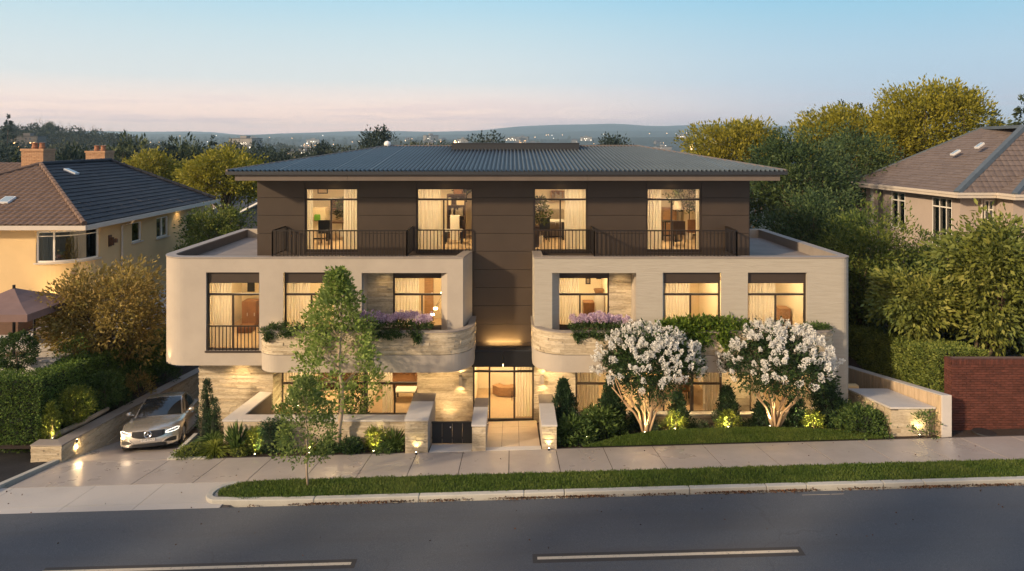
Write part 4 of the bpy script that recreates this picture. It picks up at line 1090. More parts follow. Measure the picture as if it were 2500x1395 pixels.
mb = MB(); slope(mb, b1, b2, b3, b4, .5, 1, lambda u: 0, 12, .022, gap=.004, jit=.004, seed=9); P_(mb, 'roof', M['shingle'], label='small shingle slope of the front wing')
mb = MB(); slope(mb, b2, (31, 32.4, eR), (31, 34.8, 8.9), b3, .3, 3, lambda u: .02*math.sin(math.pi*u), 10, .03, seed=10); P_(mb, 'roof', M['greytile'])
for a, b in ((a2, a3), (b2, b3), (a1, a4), (a4, a3)):
    a, b = Vector(a), Vector(b); d = (b-a).normalized(); s_ = d.cross(Vector((0, 0, 1))).normalized(); n = s_.cross(d)
    w_, h_ = (.17, .09) if a.z < 8 and b.y < 37 else (.07, .07)
    mb = MB(); q = lambda p, i, k: tuple(p+s_*i+n*k)
    mb.hexa([q(a, -w_, -.1), q(a, w_, -.1), q(b, w_, -.1), q(b, -w_, -.1)], [q(a, -w_*.7, h_), q(a, w_*.7, h_), q(b, w_*.7, h_), q(b, -w_*.7, h_)]); P_(mb, 'hip_flashing', M['hipcap'], rr)
mb = MB()
for a, b in (((20.75, 42.7), (21.4, 33.52)), ((21.4, 33.52), (23.33, 33.52)), ((23.33, 33.52), (23.33, 32.32)), ((23.33, 32.32), (31, 32.32))):
    p = Path([a, b]); p.box(mb, 0, p.len, -.06, .05, 7.2, 7.32); p.box(mb, 0.02, p.len-.02, -.10, .015, 7.06, 7.198)
P_(mb, 'gutter', M['gutter'])
pln = lambda a, b: Vector(a2).lerp(Vector(a1), a).lerp(Vector(a3).lerp(Vector(a4), a), b)
for a, b in ((.44, .50), (.26, .62)):
    c = pln(a, b)+Vector((-.05, 0, .06)); skylight(P_, c, Vector(a1)-Vector(a2), pln(a, b+.1)-pln(a, b), .28, .5)

# ================================================================ garden walls
def stone_wall(label, cat, path, z0, z1, th, cop=.05, m='stucco', copm='coping', faces=None, rh=.062, depth=.035, seed=0, over=.03, ledge_rng=None, name='stone_wall'):
    t = thing(name, label, cat, (*path.at(path.len/2, -th/2), (z0(path.len/2) if callable(z0) else z0)))
    g = lambda f: f if callable(f) else (lambda q: f)
    f1 = g(z1)
    mb = MB(); path.box(mb, 0, path.len, -th, -.012, z0, lambda q: f1(q)-cop); part(mb, 'core', M[m], t)
    for rng in (ledge_rng or [(0, path.len)]):
        mb = MB(); ledge(mb, path, z0, lambda q: f1(q)-cop-.002, rng[0], rng[1], rh=rh, depth=depth, seed=seed); part(mb, 'stone_facing', M['stone'], t)
    if cop:
        mb = MB(); path.box(mb, -0, path.len, -th-over*.5, over+depth*.6, lambda q: f1(q)-cop, f1); part(mb, 'coping', M[copm], t, bevel=.006)
    return t
dwp = Path([(-14.5, 21.0), (-13.6, 21.0), (-13.6, 31.0)])
dy_ = lambda t: dwp.at(t)[1]
dw = stone_wall('long sloping stone retaining wall along the left side of the driveway', 'retaining wall', dwp, lambda t: drive_z(-13.6, dy_(t))-.15, lambda t: .66-.092*(dy_(t)-21), .34, .045, seed=51, m='stonecore', copm='coping2', depth=.045)
xw = -13.54; yw = 21.66
o = part(MB().lathe((xw, yw, .30), [(0, 0), (.05, 0), (.06, -.02)], 12, 'x'), 'wall_light', M['spot'], dw); spot('wall_light_beam', o, (xw+.1, yw, .30), (1, -.15, -.35), 20, 150, radius=.05); spot('wall_graze', o, (xw+.11, yw, .28), (-.9, .5, .1), 8, 150, radius=.03)
gp = Path([(-8.62, 23.95), (-9.03, 21.9), (-3.24, 21.9)])
stone_wall('long low stone garden wall with pale coping left of the gate', 'garden wall', gp, lambda t: G(*gp.at(t))-.6, lambda t: 1.05 if t > gp.L[1] else 1.19-.14*t/gp.L[1], .38, .055, seed=52, m='stonecore', rh=.068, depth=.04)
def entry_wall(label, x0, x1, zt, ysplit, ye, seed):
    t = thing('entry_wall', label, 'entry wall', ((x0+x1)/2, 21, G(x0, 21)-.2))
    mb = MB(); mb.box(x0+.01, x1-.01, 20.93, ye, -.2, zt-.055); part(mb, 'core', M['stucco'], t)
    p = Path([(x0, 20.93), (x1, 20.93)]); mb = MB(); ledge(mb, p, G(x0, 20.93)-.1, zt-.057, depth=.03, seed=seed, rh=.058, lmin=.15, lmax=.5); part(mb, 'stone_facing', M['stone'], t)
    mb = MB(); mb.box(x0-.02, x1+.02, 20.88, ysplit, zt-.055, zt); part(mb, 'coping', M['coping'], t, bevel=.006)
    mb = MB(); mb.box(x0-.02, x1+.02, ysplit+.004, ye+.02, zt-.057, zt-.003); part(mb, 'rear_coping', M['darkcoping'], t)
    mb = MB()
    return t
e1 = entry_wall('widest entry wall, stone faced with white top, left of the dark gate', -3.21, -2.53, 1.45, 22.35, 23.1, 61)
e2 = entry_wall('narrow entry wall between the dark gate and the tiled path', -1.20, -.79, 1.29, 22.3, 23.07, 62)
e3 = entry_wall('entry wall on the right of the tiled path, lit from below', .90, 1.34, 1.29, 22.6, 23.4, 63)
gt = thing('gate', 'low black metal gate between two stone entry walls', 'gate', (-1.86, 21.74, .3)); mb = MB()
xs2 = np.linspace(-2.50, -1.23, 5)
for a, b in zip(xs2[:-1], xs2[1:]): mb.box(a+.004, b-.004, 21.72, 21.75, G(-1.8, 21.7)+.03, 1.0)
part(mb, 'panel', M['can'], gt); mb = MB(); mb.box(-2.51, -1.22, 21.70, 21.77, 1.0, 1.04); mb.box(-2.51, -1.22, 21.751, 21.77, .5, .56); part(mb, 'rail', M['can'], gt)
mb = MB(); mb.lathe((-1.92, 21.70, .88), [(0, 0), (.02, 0), (.02, .02)], 8, 'y'); part(mb, 'latch', M['awhite'], gt)
mb = MB(); mb.hexa([(-2.52, 21.8, -.1), (-1.21, 21.8, -.1), (-1.21, 24.35, -.1), (-2.52, 24.35, -.1)], [(-2.52, 21.8, G(-2, 21.8)), (-1.21, 21.8, G(-2, 21.8)), (-1.21, 24.35, .0), (-2.52, 24.35, .0)]); tag(mb.build('side_court', M['tile']), kind='structure')
mb = MB(); mb.box(-8.25, -3.3, 22.3, 24.88, -.4, -.03); tag(mb.build('sunken_patio', M['tile']), kind='structure')
o = part(MB().lathe((-2.3, 23.9, .03), [(.0, .03), (.05, .03), (.06, 0)], 10), 'court_light', M['lamp']); spot('court_light_beam', o, (-2.2, 23.95, .1), (0, .3, 1), 30, 130)
o = part(MB().lathe((-5.9, 24.6, 0), [(.0, .03), (.05, .03), (.06, 0)], 10), 'court_light', M['lamp']); 
lp = Path([(X(1362, 23.5), 23.5), (X(1962, 23.5), 23.5)])
stone_wall('low stone planter wall under the ground floor windows on the right', 'garden wall', lp, lambda t: G(*lp.at(t))-.4, .60, .22, .05, seed=55, m='stonecore', rh=.055)
# bench-like stone block on the right
bt = thing('stone_bench', 'long pale stone block with slab top beside the timber wall on the right', 'stone bench', (12.2, 22.5, .3))
bp = Path([(11.63, 24.0), (11.63, 21.35), (12.78, 21.35)]); bz = lambda t: 1.66-.145*(bp.at(t)[1]-21.3)
mb = MB(); mb.hexa([(11.65, 21.37, -.1), (12.97, 21.37, -.1), (12.97, 24.0, -.1), (11.65, 24, -.1)], [(11.65, 21.37, 1.58), (12.97, 21.37, 1.58), (12.97, 24, 1.2), (11.65, 24, 1.2)]); part(mb, 'core', M['stonecore'], bt)
mb = MB(); ledge(mb, bp, -.1, lambda t: bz(t)-.075, rh=.10, depth=.03, seed=71, lmin=.35, lmax=1.0); part(mb, 'stone_facing', M['stone'], bt)
mb = MB(); mb.hexa([(11.58, 21.30, 1.60), (12.97, 21.30, 1.60), (12.97, 24.05, 1.20), (11.58, 24.05, 1.20)], [(11.58, 21.30, 1.66), (12.97, 21.30, 1.66), (12.97, 24.05, 1.26), (11.58, 24.05, 1.26)]); part(mb, 'slab', M['coping'], bt, bevel=.008)
mb = MB(); mb.box(11.26, 12.0, 24.08, 24.3, -.3, 1.34); tag(mb.build('low_wall', M['cream'], bevel=.01), 'short cream rendered wall behind the stone bench', 'garden wall')
tw = thing('boundary_wall', 'sloping-topped boundary wall lined with pale upright timber boards', 'boundary wall', (13.15, 24, .2))
zt_ = lambda y: 2.10-.18*(y-21.1)
mb = MB(); mb.hexa([(13.03, 21.1, -.3), (13.33, 21.1, -.3), (13.33, 28.5, -.6), (13.03, 28.5, -.6)], [(13.03, 21.1, zt_(21.1)), (13.33, 21.1, zt_(21.1)), (13.33, 28.5, zt_(28.5)), (13.03, 28.5, zt_(28.5))]); part(mb, 'core', M['coping'], tw, bevel=.01)
mb = MB(); y = 21.14; R_ = random.Random(8)
while y < 28.4:
    w_ = R_.choice((.07, .09, .11)); k = R_.uniform(0, .012); mb.hexa([(13.0+k, y, -.3), (13.03, y, -.3), (13.03, y+w_-.008, -.3), (13.0+k, y+w_-.008, -.3)], [(13.0+k, y, zt_(y)-.03), (13.03, y, zt_(y)-.03), (13.03, y+w_-.008, zt_(y)-.03), (13.0+k, y+w_-.008, zt_(y)-.03)]); y += w_
part(mb, 'boards', M['timber'], tw)
bw = thing('brick_wall', 'dark red brick wall at the right edge of the street front', 'brick wall', (17, 21.8, .7))
bpth = Path([(13.75, 22.15), (13.75, 21.78), (24, 21.78)]); zt = Z(878, 21.8)
mb = MB(); mb.box(13.765, 24, 21.795, 22.13, .3, zt-.01); part(mb, 'mortar_core', M['mortar'], bw)
mb = MB(); brickwork(mb, bpth, .45, zt-.16, .24, .076, .011, seed=4)
t = 0
while t < bpth.len: bpth.box(mb, t+.004, t+.072, -.12, .014, zt-.155, zt); t += .076
part(mb, 'bricks', M['brick'], bw)
mh = MB().lathe((X(2405, 21.3), 21.35, G(14.5, 21.3)+.0), [(0, .03), (.30, .03), (.33, 0)], 20).build('manhole_cover', M['can']); tag(mh, 'round black drain cover in the soil before the brick wall', 'drain cover')

# ================================================================ car
def make_car():
    t = thing('car', 'champagne silver four-door saloon parked nose-out on the sloping driveway, headlights on', 'car', (0, 0, 0)); P_ = on(t)
    paint = mat('champagne_car_paint', (.62, .57, .50), .26, .7, .6); b = paint.node_tree.nodes['Principled BSDF']; b.inputs['Coat Weight'].default_value = .6; b.inputs['Coat Roughness'].default_value = .06
    cg = mat('car_window_glass', (.015, .02, .025), .04, 0, 1.0); rub = mat('tyre_rubber', (.015, .015, .015), .85); rimm = mat('alloy_rim', (.55, .53, .5), .3, .9)
    chrome = mat('chrome', (.75, .75, .75), .12, 1); blk = mat('black_grille', (.012, .012, .013), .4)
    L2, WH = 2.3, .92; wy = (-1.42, 1.40)
    tb = lambda y, tab: float(np.interp(y, [a for a, _ in tab], [b for _, b in tab]))
    wf = lambda y: tb(y, [(-2.3, .84), (-2.1, .885), (-1.7, .92), (1.5, .92), (2.1, .87), (2.3, .80)])
    zs = lambda y: tb(y, [(-2.3, .64), (-2.15, .70), (-1.8, .77), (-1, .87), (0, .92), (1.5, .96), (2.15, .94), (2.3, .84)])
    zc = lambda y: tb(y, [(-2.3, .68), (-2.2, .735), (-1.9, .80), (-1, .915), (-.6, .93), (1.6, .97), (2.1, 1.0), (2.25, .98), (2.3, .90)])
    def sh(x, y): 
        k = min(1, max(0, (-y-1.4)/.9)); k2 = min(1, max(0, (y-1.4)/.9)); return y+.30*(abs(x)/.92)**2.6*k-.16*(abs(x)/.92)**2.6*k2
    ys = sorted(set([-2.3, -2.25, -2.15, -2.0, -.8, -.4, 0, .4, .8, 2.0, 2.15, 2.25, 2.3]+[round(w+d, 3) for w in wy for d in (-.40, -.385, -.33, -.2, 0, .2, .33, .385, .40)]))
    rows = []
    for y in ys:
        w = wf(y); arch = 0
        for c in wy:
            if abs(y-c) < .39: arch = max(arch, .34+math.sqrt(.39**2-(y-c)**2))
        zb = .19; 
        if arch: sec = [(0, .3), (w-.28, arch*.98), (w-.012, arch), (w, max(.50, arch+.03)), (w-.005, max(.66, arch+.05))]
        else: sec = [(0, zb), (w-.10, zb), (w-.03, zb+.05), (w, .46), (w-.005, .66)]
        z_ = zs(y); sec += [(w-.03, max(z_-.045, sec[-1][1]+.005)), (w-.075, z_), (w*.55, zc(y)-.012), (0, zc(y))]
        half = [(x, sh(x, y), z) for x, z in sec]
        rows.append([(-x, yy, z) for x, yy, z in half[::-1]]+half[1:])
    rows = [r for r in rows]
    mb = MB(); mb.grid(rows, flip=False)
    for end, fl in ((0, True), (-1, False)):
        r = rows[end]; n = 9; top = r[0:0]
        # closing face: fan of strips between upper outline and lower outline
        up = [p for p in r[3:15]][::1]; 
        left_low = r[6:0:-1]
    body_rows = rows
    # nose and tail: rows across x
    for y0, fl in ((-2.3, False), (2.3, True)):
        G_ = []
        w = wf(y0)
        for i in range(7):
            k = i/6; G_.append([])
            for j in range(15):
                a = -1+2*j/14; x = a*w
                ztop = np.interp(abs(x), [0, w*.55, w-.075, w-.03, w], [zc(y0), zc(y0)-.012, zs(y0), zs(y0)-.045, .60]); zb = .19+.06*abs(a)**6
                bulge = .035*math.sin(math.pi*min(1, k*1.1))*(1-abs(a)**4)
                G_[-1].append((x, sh(x, y0)+(-bulge if y0 < 0 else bulge), zb+(ztop-zb)*k))
        mb.grid(G_, flip=fl)
    P_(mb, 'body', paint, smooth=True, sharp=42)
    # cabin shell
    ws = lambda a, b: Vector((.755*a, -1.04+.17*a*a, .905-.03*a*a)).lerp(Vector((.575*a, -.24+.09*a*a, 1.385+.035*(1-a*a))), b)+Vector((0, -.03, .035))*math.sin(math.pi*b)
    rw_ = lambda a, b: Vector((.70*a, 1.80-.14*a*a, .965)).lerp(Vector((.555*a, 1.0-.06*a*a, 1.37+.035*(1-a*a))), b)+Vector((0, .03, .035))*math.sin(math.pi*b)
    rfn = lambda a, b: ws(a, 1).lerp(rw_(a, 1), b)+Vector((0, 0, .035))*math.sin(math.pi*b)
    def side(s): 
        def f(a, b):
            lo = Vector((.79*s if .1 < a < .9 else .775*s, -.88+a*(2.56), .895+.075*a)); 
            A1, B1 = ws(s, 1), rw_(s, 1); hi = A1.lerp(B1, a)+Vector((0, 0, .03))*math.sin(math.pi*a)
            lo = ws(s, 0).lerp(rw_(s, 0), a)+Vector((.045*s, 0, 0))*math.sin(math.pi*a)**.5 if 0 < a < 1 else (ws(s, 0) if a <= 0 else rw_(s, 0))
            return lo.lerp(hi, b)+Vector((.03*s, 0, 0))*math.sin(math.pi*b)
        return f
    def patch(mb, f, a0, a1, b0, b1, na, nb, off=0, flip=False):
        P = []
        for j in range(nb+1):
            row = []
            for i in range(na+1):
                a = a0+(a1-a0)*i/na; b = b0+(b1-b0)*j/nb; p = f(a, b)
                if off:
                    e = 1e-3; n = (f(a+e, b)-p).cross(f(a, b+e)-p).normalized()
                    c = Vector((0, 0, .6)); n = n if n.dot(p-Vector((0, .3, .9))) > 0 else -n; p = p+n*off
                row.append(tuple(p))
            P.append(row)
        mb.grid(P, flip)
    mb = MB(); patch(mb, rfn, -1, 1, 0, 1, 10, 8); patch(mb, ws, -1, 1, 0, 1, 10, 5); patch(mb, rw_, -1, 1, 0, 1, 10, 5)
    for s in (-1, 1): patch(mb, side(s), 0, 1, 0, 1, 14, 4)
    P_(mb, 'roof', paint, smooth=True, sharp=40)
    mb = MB(); patch(mb, ws, -.93, .93, .02, .96, 12, 6, .008); P_(mb, 'windshield', cg, smooth=True)
    mb = MB(); patch(mb, rw_, -.9, .9, .08, .92, 8, 4, .008); P_(mb, 'rear_window', cg, smooth=True)
    for s in (-1, 1):
        for a0, a1 in ((.17, .50), (.53, .80)):
            def f(a, b, s=s):
                k = 1-abs((a-.48)/.44)**3.0; return side(s)(a, .10+.80*b*max(.05, k))
            mb = MB(); patch(mb, f, a0, a1, 0, 1, 8, 4, .008); P_(mb, 'side_window', cg, smooth=True)
    for s in (-1, 1):
        for c in wy:
            x = s*.80; mb = MB(); pr = [(.0, -.10), (.22, -.10), (.33, -.095), (.345, -.06), (.345, .06), (.33, .095), (.235, .10), (.22, .085)]
            mb.lathe((x, c, .345), [(r, h*s) for r, h in pr], 28, 'x'); wh = P_(mb, 'wheel', rub, smooth=True, sharp=50)
            mb = MB()
            mb.lathe((x, c, .345), [(.225, .088*s), (.215, .10*s), (.20, .075*s)], 24, 'x')
            for i in range(10):
                a = 2*math.pi*i/10+.2; ca, sa = math.cos(a), math.sin(a)
                p = lambda r, w, h: (x+h*s, c+r*ca-w*sa, .345+r*sa+w*ca)
                mb.hexa([p(.04, -.022, .06), p(.21, -.016, .07), p(.21, .016, .07), p(.04, .022, .06)], [p(.04, -.018, .10), p(.21, -.012, .088), p(.21, .012, .088), p(.04, .018, .10)])
            mb.lathe((x, c, .345), [(0, .105*s), (.04, .10*s), (.045, .07*s)], 12, 'x')
            P_(mb, 'rim', rimm, wh)
    yf = lambda x: -2.3+.30*(abs(x)/.92)**2.6
    def front(mb, pts, off, thick=.0):
        mb.poly([(x, yf(x)-off-.03*(1-min(1, abs(x)/.84)**4), z) for x, z in pts])
    def bar(mb, pts, r=.012, off=.02, n=5):
        q = []
        for (xa, za), (xb, zb) in zip(pts[:-1], pts[1:]):
            m = max(2, int(abs(xb-xa)/.05)+1)
            for i in range(m): q.append((xa+(xb-xa)*i/m, za+(zb-za)*i/m))
        q.append(pts[-1]); mb.tube([(x, yf(x)-off-.03*(1-min(1, abs(x)/.84)**4), z) for x, z in q], r, n)
    mb = MB(); xs = [-.48+.96*i/10 for i in range(11)]
    lo = [(x, .445+.07*(abs(x)/.48)**3) for x in xs]; hi = [(x, .668) for x in xs[::-1]]
    mb.grid([[(x, yf(x)-.022-.03*(1-(abs(x)/.84)**4), z) for x, z in lo], [(x, yf(x)-.022-.03*(1-(abs(x)/.84)**4), z) for x, z in hi[::-1]]]); gr = P_(mb, 'grille', blk)
    mb = MB()
    for z in (.51, .545, .58, .615, .645): bar(mb, [(-.40, z), (0, z), (.40, z)], .006, .03)
    P_(mb, 'grille_bars', mat('dark_chrome', (.12, .12, .12), .3, .8), gr)
    # ring with a three-pointed star
    yc = yf(0)-.085; mb = MB(); n = 28
    mb.tube([(.098*math.cos(2*math.pi*i/n), yc, .57+.098*math.sin(2*math.pi*i/n)) for i in range(n+1)], .009, 6, False)
    for i in range(3):
        a = math.pi/2+i*2*math.pi/3; d = Vector((math.cos(a), 0, math.sin(a))); q = Vector((-math.sin(a), 0, math.cos(a))); c = Vector((0, yc, .57))
        mb.hexa([tuple(c-q*.022-d*.01), tuple(c+q*.022-d*.01), tuple(c+d*.095+q*.002), tuple(c+d*.095-q*.002)], [tuple(c-q*.006+Vector((0, -.014, 0))), tuple(c+q*.006+Vector((0, -.014, 0))), tuple(c+d*.09+q*.001+Vector((0, -.006, 0))), tuple(c+d*.09-q*.001+Vector((0, -.006, 0)))])
    P_(mb, 'badge', chrome, gr)
    mb = MB(); mb.box(-.20, .20, -2.355, -2.345, .355, .445); pl_ = P_(mb, 'number_plate', mat('pale_plate', (.6, .56, .5), .5))
    cu = bpy.data.curves.new('plate_text', 'FONT'); cu.body = 'ET·KTP13'; cu.size = .085; cu.align_x = 'CENTER'; cu.align_y = 'CENTER'; cu.extrude = .001
    to = bpy.data.objects.new('tmp', cu); COL.objects.link(to); dg = bpy.context.evaluated_depsgraph_get(); me = bpy.data.meshes.new_from_object(to.evaluated_get(dg)); bpy.data.objects.remove(to)
    for v in me.vertices: v.co = Vector((v.co.x, -2.357-v.co.z, .40+v.co.y))
    link_mesh('plate_letters', me, mat('plate_ink', (.03, .03, .04), .6), pl_)
    mb = MB(); xs = [-.55+1.1*i/12 for i in range(13)]
    mb.grid([[(x, yf(x)-.018-.03*(1-(abs(x)/.84)**4), .20) for x in xs], [(x, yf(x)-.022-.03*(1-(abs(x)/.84)**4), .265+.03*(1-(abs(x)/.55)**4)) for x in xs]]); P_(mb, 'lower_intake', blk)
    for s in (-1, 1):
        mb = MB(); mb.grid([[(s*x, yf(x)-.02-.012*(1-(abs(x)/.84)**4), z0) for x, z0 in ((.48, .31), (.6, .285), (.72, .28), (.80, .29))], [(s*x, yf(x)-.02-.012*(1-(abs(x)/.84)**4), z1) for x, z1 in ((.48, .335), (.6, .385), (.72, .41), (.80, .40))]]); P_(mb, 'side_intake', blk)
        mb = MB(); bar(mb, [(s*.42, .30), (s*.56, .42), (s*.70, .445), (s*.82, .42)], .012, .02); P_(mb, 'bumper_trim', paint)
        mb = MB()
        pt = lambda x, z: (s*x, yf(x)-.018+(z-.56)*.30-.03*(1-min(1, abs(x)/.84)**4), z)
        mb.grid([[pt(.50, .565), pt(.60, .57), pt(.70, .58), pt(.80, .60), pt(.86, .64)], [pt(.50, .60), pt(.60, .63), pt(.70, .655), pt(.80, .68), pt(.865, .70)]]); hl = P_(mb, 'headlight', mat('headlight_lens', (.25, .25, .25), .1, 0, 1))
        mb = MB(); loop = [(.50, .575), (.56, .562), (.66, .572), (.76, .588), (.84, .625), (.86, .675), (.80, .69), (.70, .662), (.60, .635), (.51, .60), (.50, .575)]
        mb.tube([tuple(Vector(pt(x, z))+Vector((0, -.012, 0))) for x, z in loop], .011, 6); P_(mb, 'running_light', m_emit('running_light_glow', (1, .95, .82), 1.5), hl)
        mb = MB(); c = Vector(pt(.74, .63)); mb.lathe(tuple(c+Vector((0, -.01, 0))), [(0, -.012), (.028, -.008), (.03, 0)], 12, 'y'); P_(mb, 'lamp', chrome, hl)
        mx = s*.98; mb = MB(); mb.lathe((mx, -.62, .98), [(0, -.10), (.05, -.085), (.075, -.03), (.078, .03), (.05, .075), (0, .08)], 12, 'x'); 
        mb.tube([(s*.80, -.60, .93), (s*.93, -.62, .96)], .02)
        P_(mb, 'mirror', paint, smooth=True)
        for y in (-.10, .82): mb = MB(); mb.box(min(s*.905, s*.94), max(s*.905, s*.94), y, y+.2, .80, .825); P_(mb, 'door_handle', chrome)
        mb = MB(); mb.box(min(s*.90, s*.93), max(s*.90, s*.93), -.95, .95, .22, .26); P_(mb, 'sill_trim', chrome)
        mb = MB(); mb.box(min(s*.55, s*.84), max(s*.55, s*.84), 2.22, 2.33, .72, .84); P_(mb, 'tail_light', mat('red_lens', (.3, .01, .01), .3))
    mb = MB(); mb.box(-.80, .80, -2.0, 2.1, .14, .30); P_(mb, 'underbody', blk)
    return t
car = make_car()
yaw = math.radians(15)
car.rotation_euler = (-math.atan(.205), 0, yaw)
cx, cy = -12.14, 24.25
car.location = (cx, cy, drive_z(cx, cy)+.005)

# ================================================================ garden spotlights
SPOTS = []
def garden_spot(u, v, d, label, e=26, k=3.2, dirn=(0, .85, .6), ang=75, col=(1, .78, .35), z=None):
    x = X(u, d); z = ((lawn_z(x, d)-.03 if lawn_ok(x, d) else G(x, d)-.03) if z is None else z)
    t = thing('garden_spotlight', label, 'spotlight', (x, d, z), 'garden spotlights')
    mb = MB(); mb.lathe((x, d, z), [(.0, 0), (.03, 0), (.033, .07), (.036, .10), (.03, .10), (.026, .085)], 12); part(mb, 'housing', M['can'], t)
    mb = MB(); mb.lathe((x, d, z+.088), [(0, .0), (.026, 0)], 12); part(mb, 'lens', M['spot'], t)
    spot('spot_beam', t, (x, d, z+.13), dirn, e*k, ang, col); return t
garden_spot(622, 1108, 21.06, 'spotlight under the yellow-green shrub in the left flower bed', 40)
garden_spot(755, 1108, 21.05, 'spotlight at the foot of the big young tree in the left bed', 20, dirn=(.12, .45, 1))
garden_spot(912, 1092, 21.05, 'spotlight in front of the grassy plants left of the gate', 30)
garden_spot(1016, 1108, 20.80, 'spotlight set at the foot of the widest entry wall', 5, dirn=(0, .35, 1), ang=90)
garden_spot(1340, 1102, 20.82, 'spotlight set at the foot of the entry wall right of the path', 6, dirn=(0, .30, 1), ang=90)
garden_spot(1432, 1040, 21.95, 'spotlight among the broad bushes right of the path', 14)
garden_spot(1648, 1058, 21.93, 'spotlight under the first small conifer between the white trees', 34, dirn=(0, 1, .25), ang=120)
garden_spot(1778, 1052, 21.93, 'spotlight under the second small conifer between the white trees', 34, dirn=(0, 1, .25), ang=120)
garden_spot(1988, 1048, 21.85, 'spotlight behind the lawn at the right end, lighting a yellow shrub', 30, dirn=(0, 1, .25), ang=120)
garden_spot(1574, 1060, 21.75, 'spotlight lighting the stems of the left white-flowered tree', 24, dirn=(0, .2, 1), ang=60)
garden_spot(1880, 1052, 21.95, 'spotlight lighting the stems of the right white-flowered tree', 24, dirn=(0, .2, 1), ang=60)
garden_spot(2245, 1060, 21.15, 'spotlight at the corner of the stone bench', 8, dirn=(.3, .5, 1), ang=110)
garden_spot(2110, 1000, 22.6, 'spotlight on the side of the stone bench behind the bushes', 12, dirn=(.6, .2, .8), ang=110)
garden_spot(1190, 1015, 23.9, 'small spotlight beside the glazed entrance', 6, dirn=(0, .3, 1), ang=100)
garden_spot(128, 1062, 21.6, 'spotlight at the foot of the bright hedge shrub on the far left', 20, dirn=(-.3, .4, 1), ang=90, z=.50)
garden_spot(188, 1062, 21.5, 'spotlight under the small yellow-lit tree by the driveway wall', 26, dirn=(.05, .8, 1), ang=80, z=.50)
garden_spot(700, 1010, 24.3, 'spotlight behind the garden wall by the ground floor window', 30, dirn=(.05, .3, 1), ang=120, z=-.03)
LF = {}
LF['maple'] = m_leaf('fresh_green_leaf', (.17, .26, .05), (.34, .43, .12), .4, c3=(.38, .45, .15))
LF['young'] = m_leaf('mid_green_leaf', (.11, .17, .04), (.22, .28, .08), .35)
LF['myrtle'] = m_leaf('dark_glossy_leaf', (.022, .050, .018), (.06, .105, .03), .2, .5)
LF['hedge'] = m_leaf('hedge_leaf', (.06, .11, .02), (.17, .25, .045), .2, nscale=2.0)
LF['hedge2'] = m_leaf('yellowish_hedge_leaf', (.09, .13, .025), (.23, .26, .055), .2, nscale=1.6)
LF['yew'] = m_leaf('dwarf_conifer_needle', (.018, .046, .022), (.05, .095, .035), .15, nscale=3)
LF['shrub'] = m_leaf('shrub_leaf', (.045, .09, .02), (.13, .19, .05), .25, nscale=3)
LF['lime'] = m_leaf('lime_leaf', (.12, .16, .02), (.25, .28, .05), .3, nscale=3)
LF['brown'] = m_leaf('bronze_olive_leaf', (.26, .19, .05), (.46, .32, .11), .35, c3=(.32, .28, .08))
LF['yellow'] = m_leaf('golden_leaf', (.24, .225, .02), (.43, .375, .045), .35, nscale=.35, c3=(.28, .27, .04))
LF['gold2'] = m_leaf('yellow_green_leaf', (.24, .22, .025), (.40, .35, .05), .35, nscale=.35, c3=(.22, .23, .04))
LF['dark'] = m_leaf('dark_evergreen_leaf', (.035, .070, .030), (.085, .135, .05), .25, nscale=.4, c3=(.12, .16, .05))
LF['mid'] = m_leaf('olive_green_leaf', (.075, .12, .025), (.18, .22, .05), .3, nscale=.5, c3=(.22, .24, .05))
LF['palm'] = m_leaf('yellow_green_lobed_leaf', (.16, .18, .03), (.34, .33, .08), .3, nscale=.5, c3=(.14, .20, .06))
LF['vine'] = m_leaf('trailing_leaf', (.030, .065, .016), (.09, .14, .04), .25, nscale=4)
LF['fern'] = m_leaf('fern_leaf', (.055, .11, .015), (.17, .24, .03), .3, nscale=3)
LF['lilac'] = m_leaf('lilac_petal', (.50, .36, .50), (.78, .62, .74), .35, c3=(.82, .68, .78))
LF['petal'] = m_leaf('white_petal', (.84, .83, .78), (.92, .91, .88), .4, c3=(.88, .87, .83))
LF['inplant'] = m_leaf('indoor_leaf', (.03, .05, .012), (.14, .16, .03), .3)

def tree(name, label, cat, base, c, r, leaf, nc=500, per=14, L=.14, Wd=.5, spread=.3, seed=1, tr=.12, bark='bark', nl=14, group=None, lobe=.42, bottom=-.55, up=.2, inner=.18, tilt=None, stems=None):
    rs = np.random.RandomState(seed)
    t = thing(name, label, cat, base, group)
    P, D, lobes = lobed_points(c, r, nl, nc, rs, lobe, bottom, inner)
    D = D*np.array([1, 1, .8]); 
    C, Q = clusters(P, D, per, spread, rs, up=up)
    n = len(C); Ls = L*rs.uniform(.6, 1.25, n)
    leaf_mesh('crown', C, Q, Ls, Ls*Wd, LF[leaf], t, seed)
    mb = MB(); top = np.array([c[0]+rs.uniform(-.1, .1)*r[0], c[1], c[2]-r[2]*.25])
    pts = limb(mb, base, top, tr, tr*.5, rs, 6, .04, 8)
    for q in lobes:
        s = pts[rs.randint(2, 6)]; limb(mb, s, q, tr*.38, tr*.08, rs, 5, .1, 5)
    part(mb, 'trunk', M[bark], t, smooth=True)
    return t
def gz(x, y): return float(far_h(x, y))

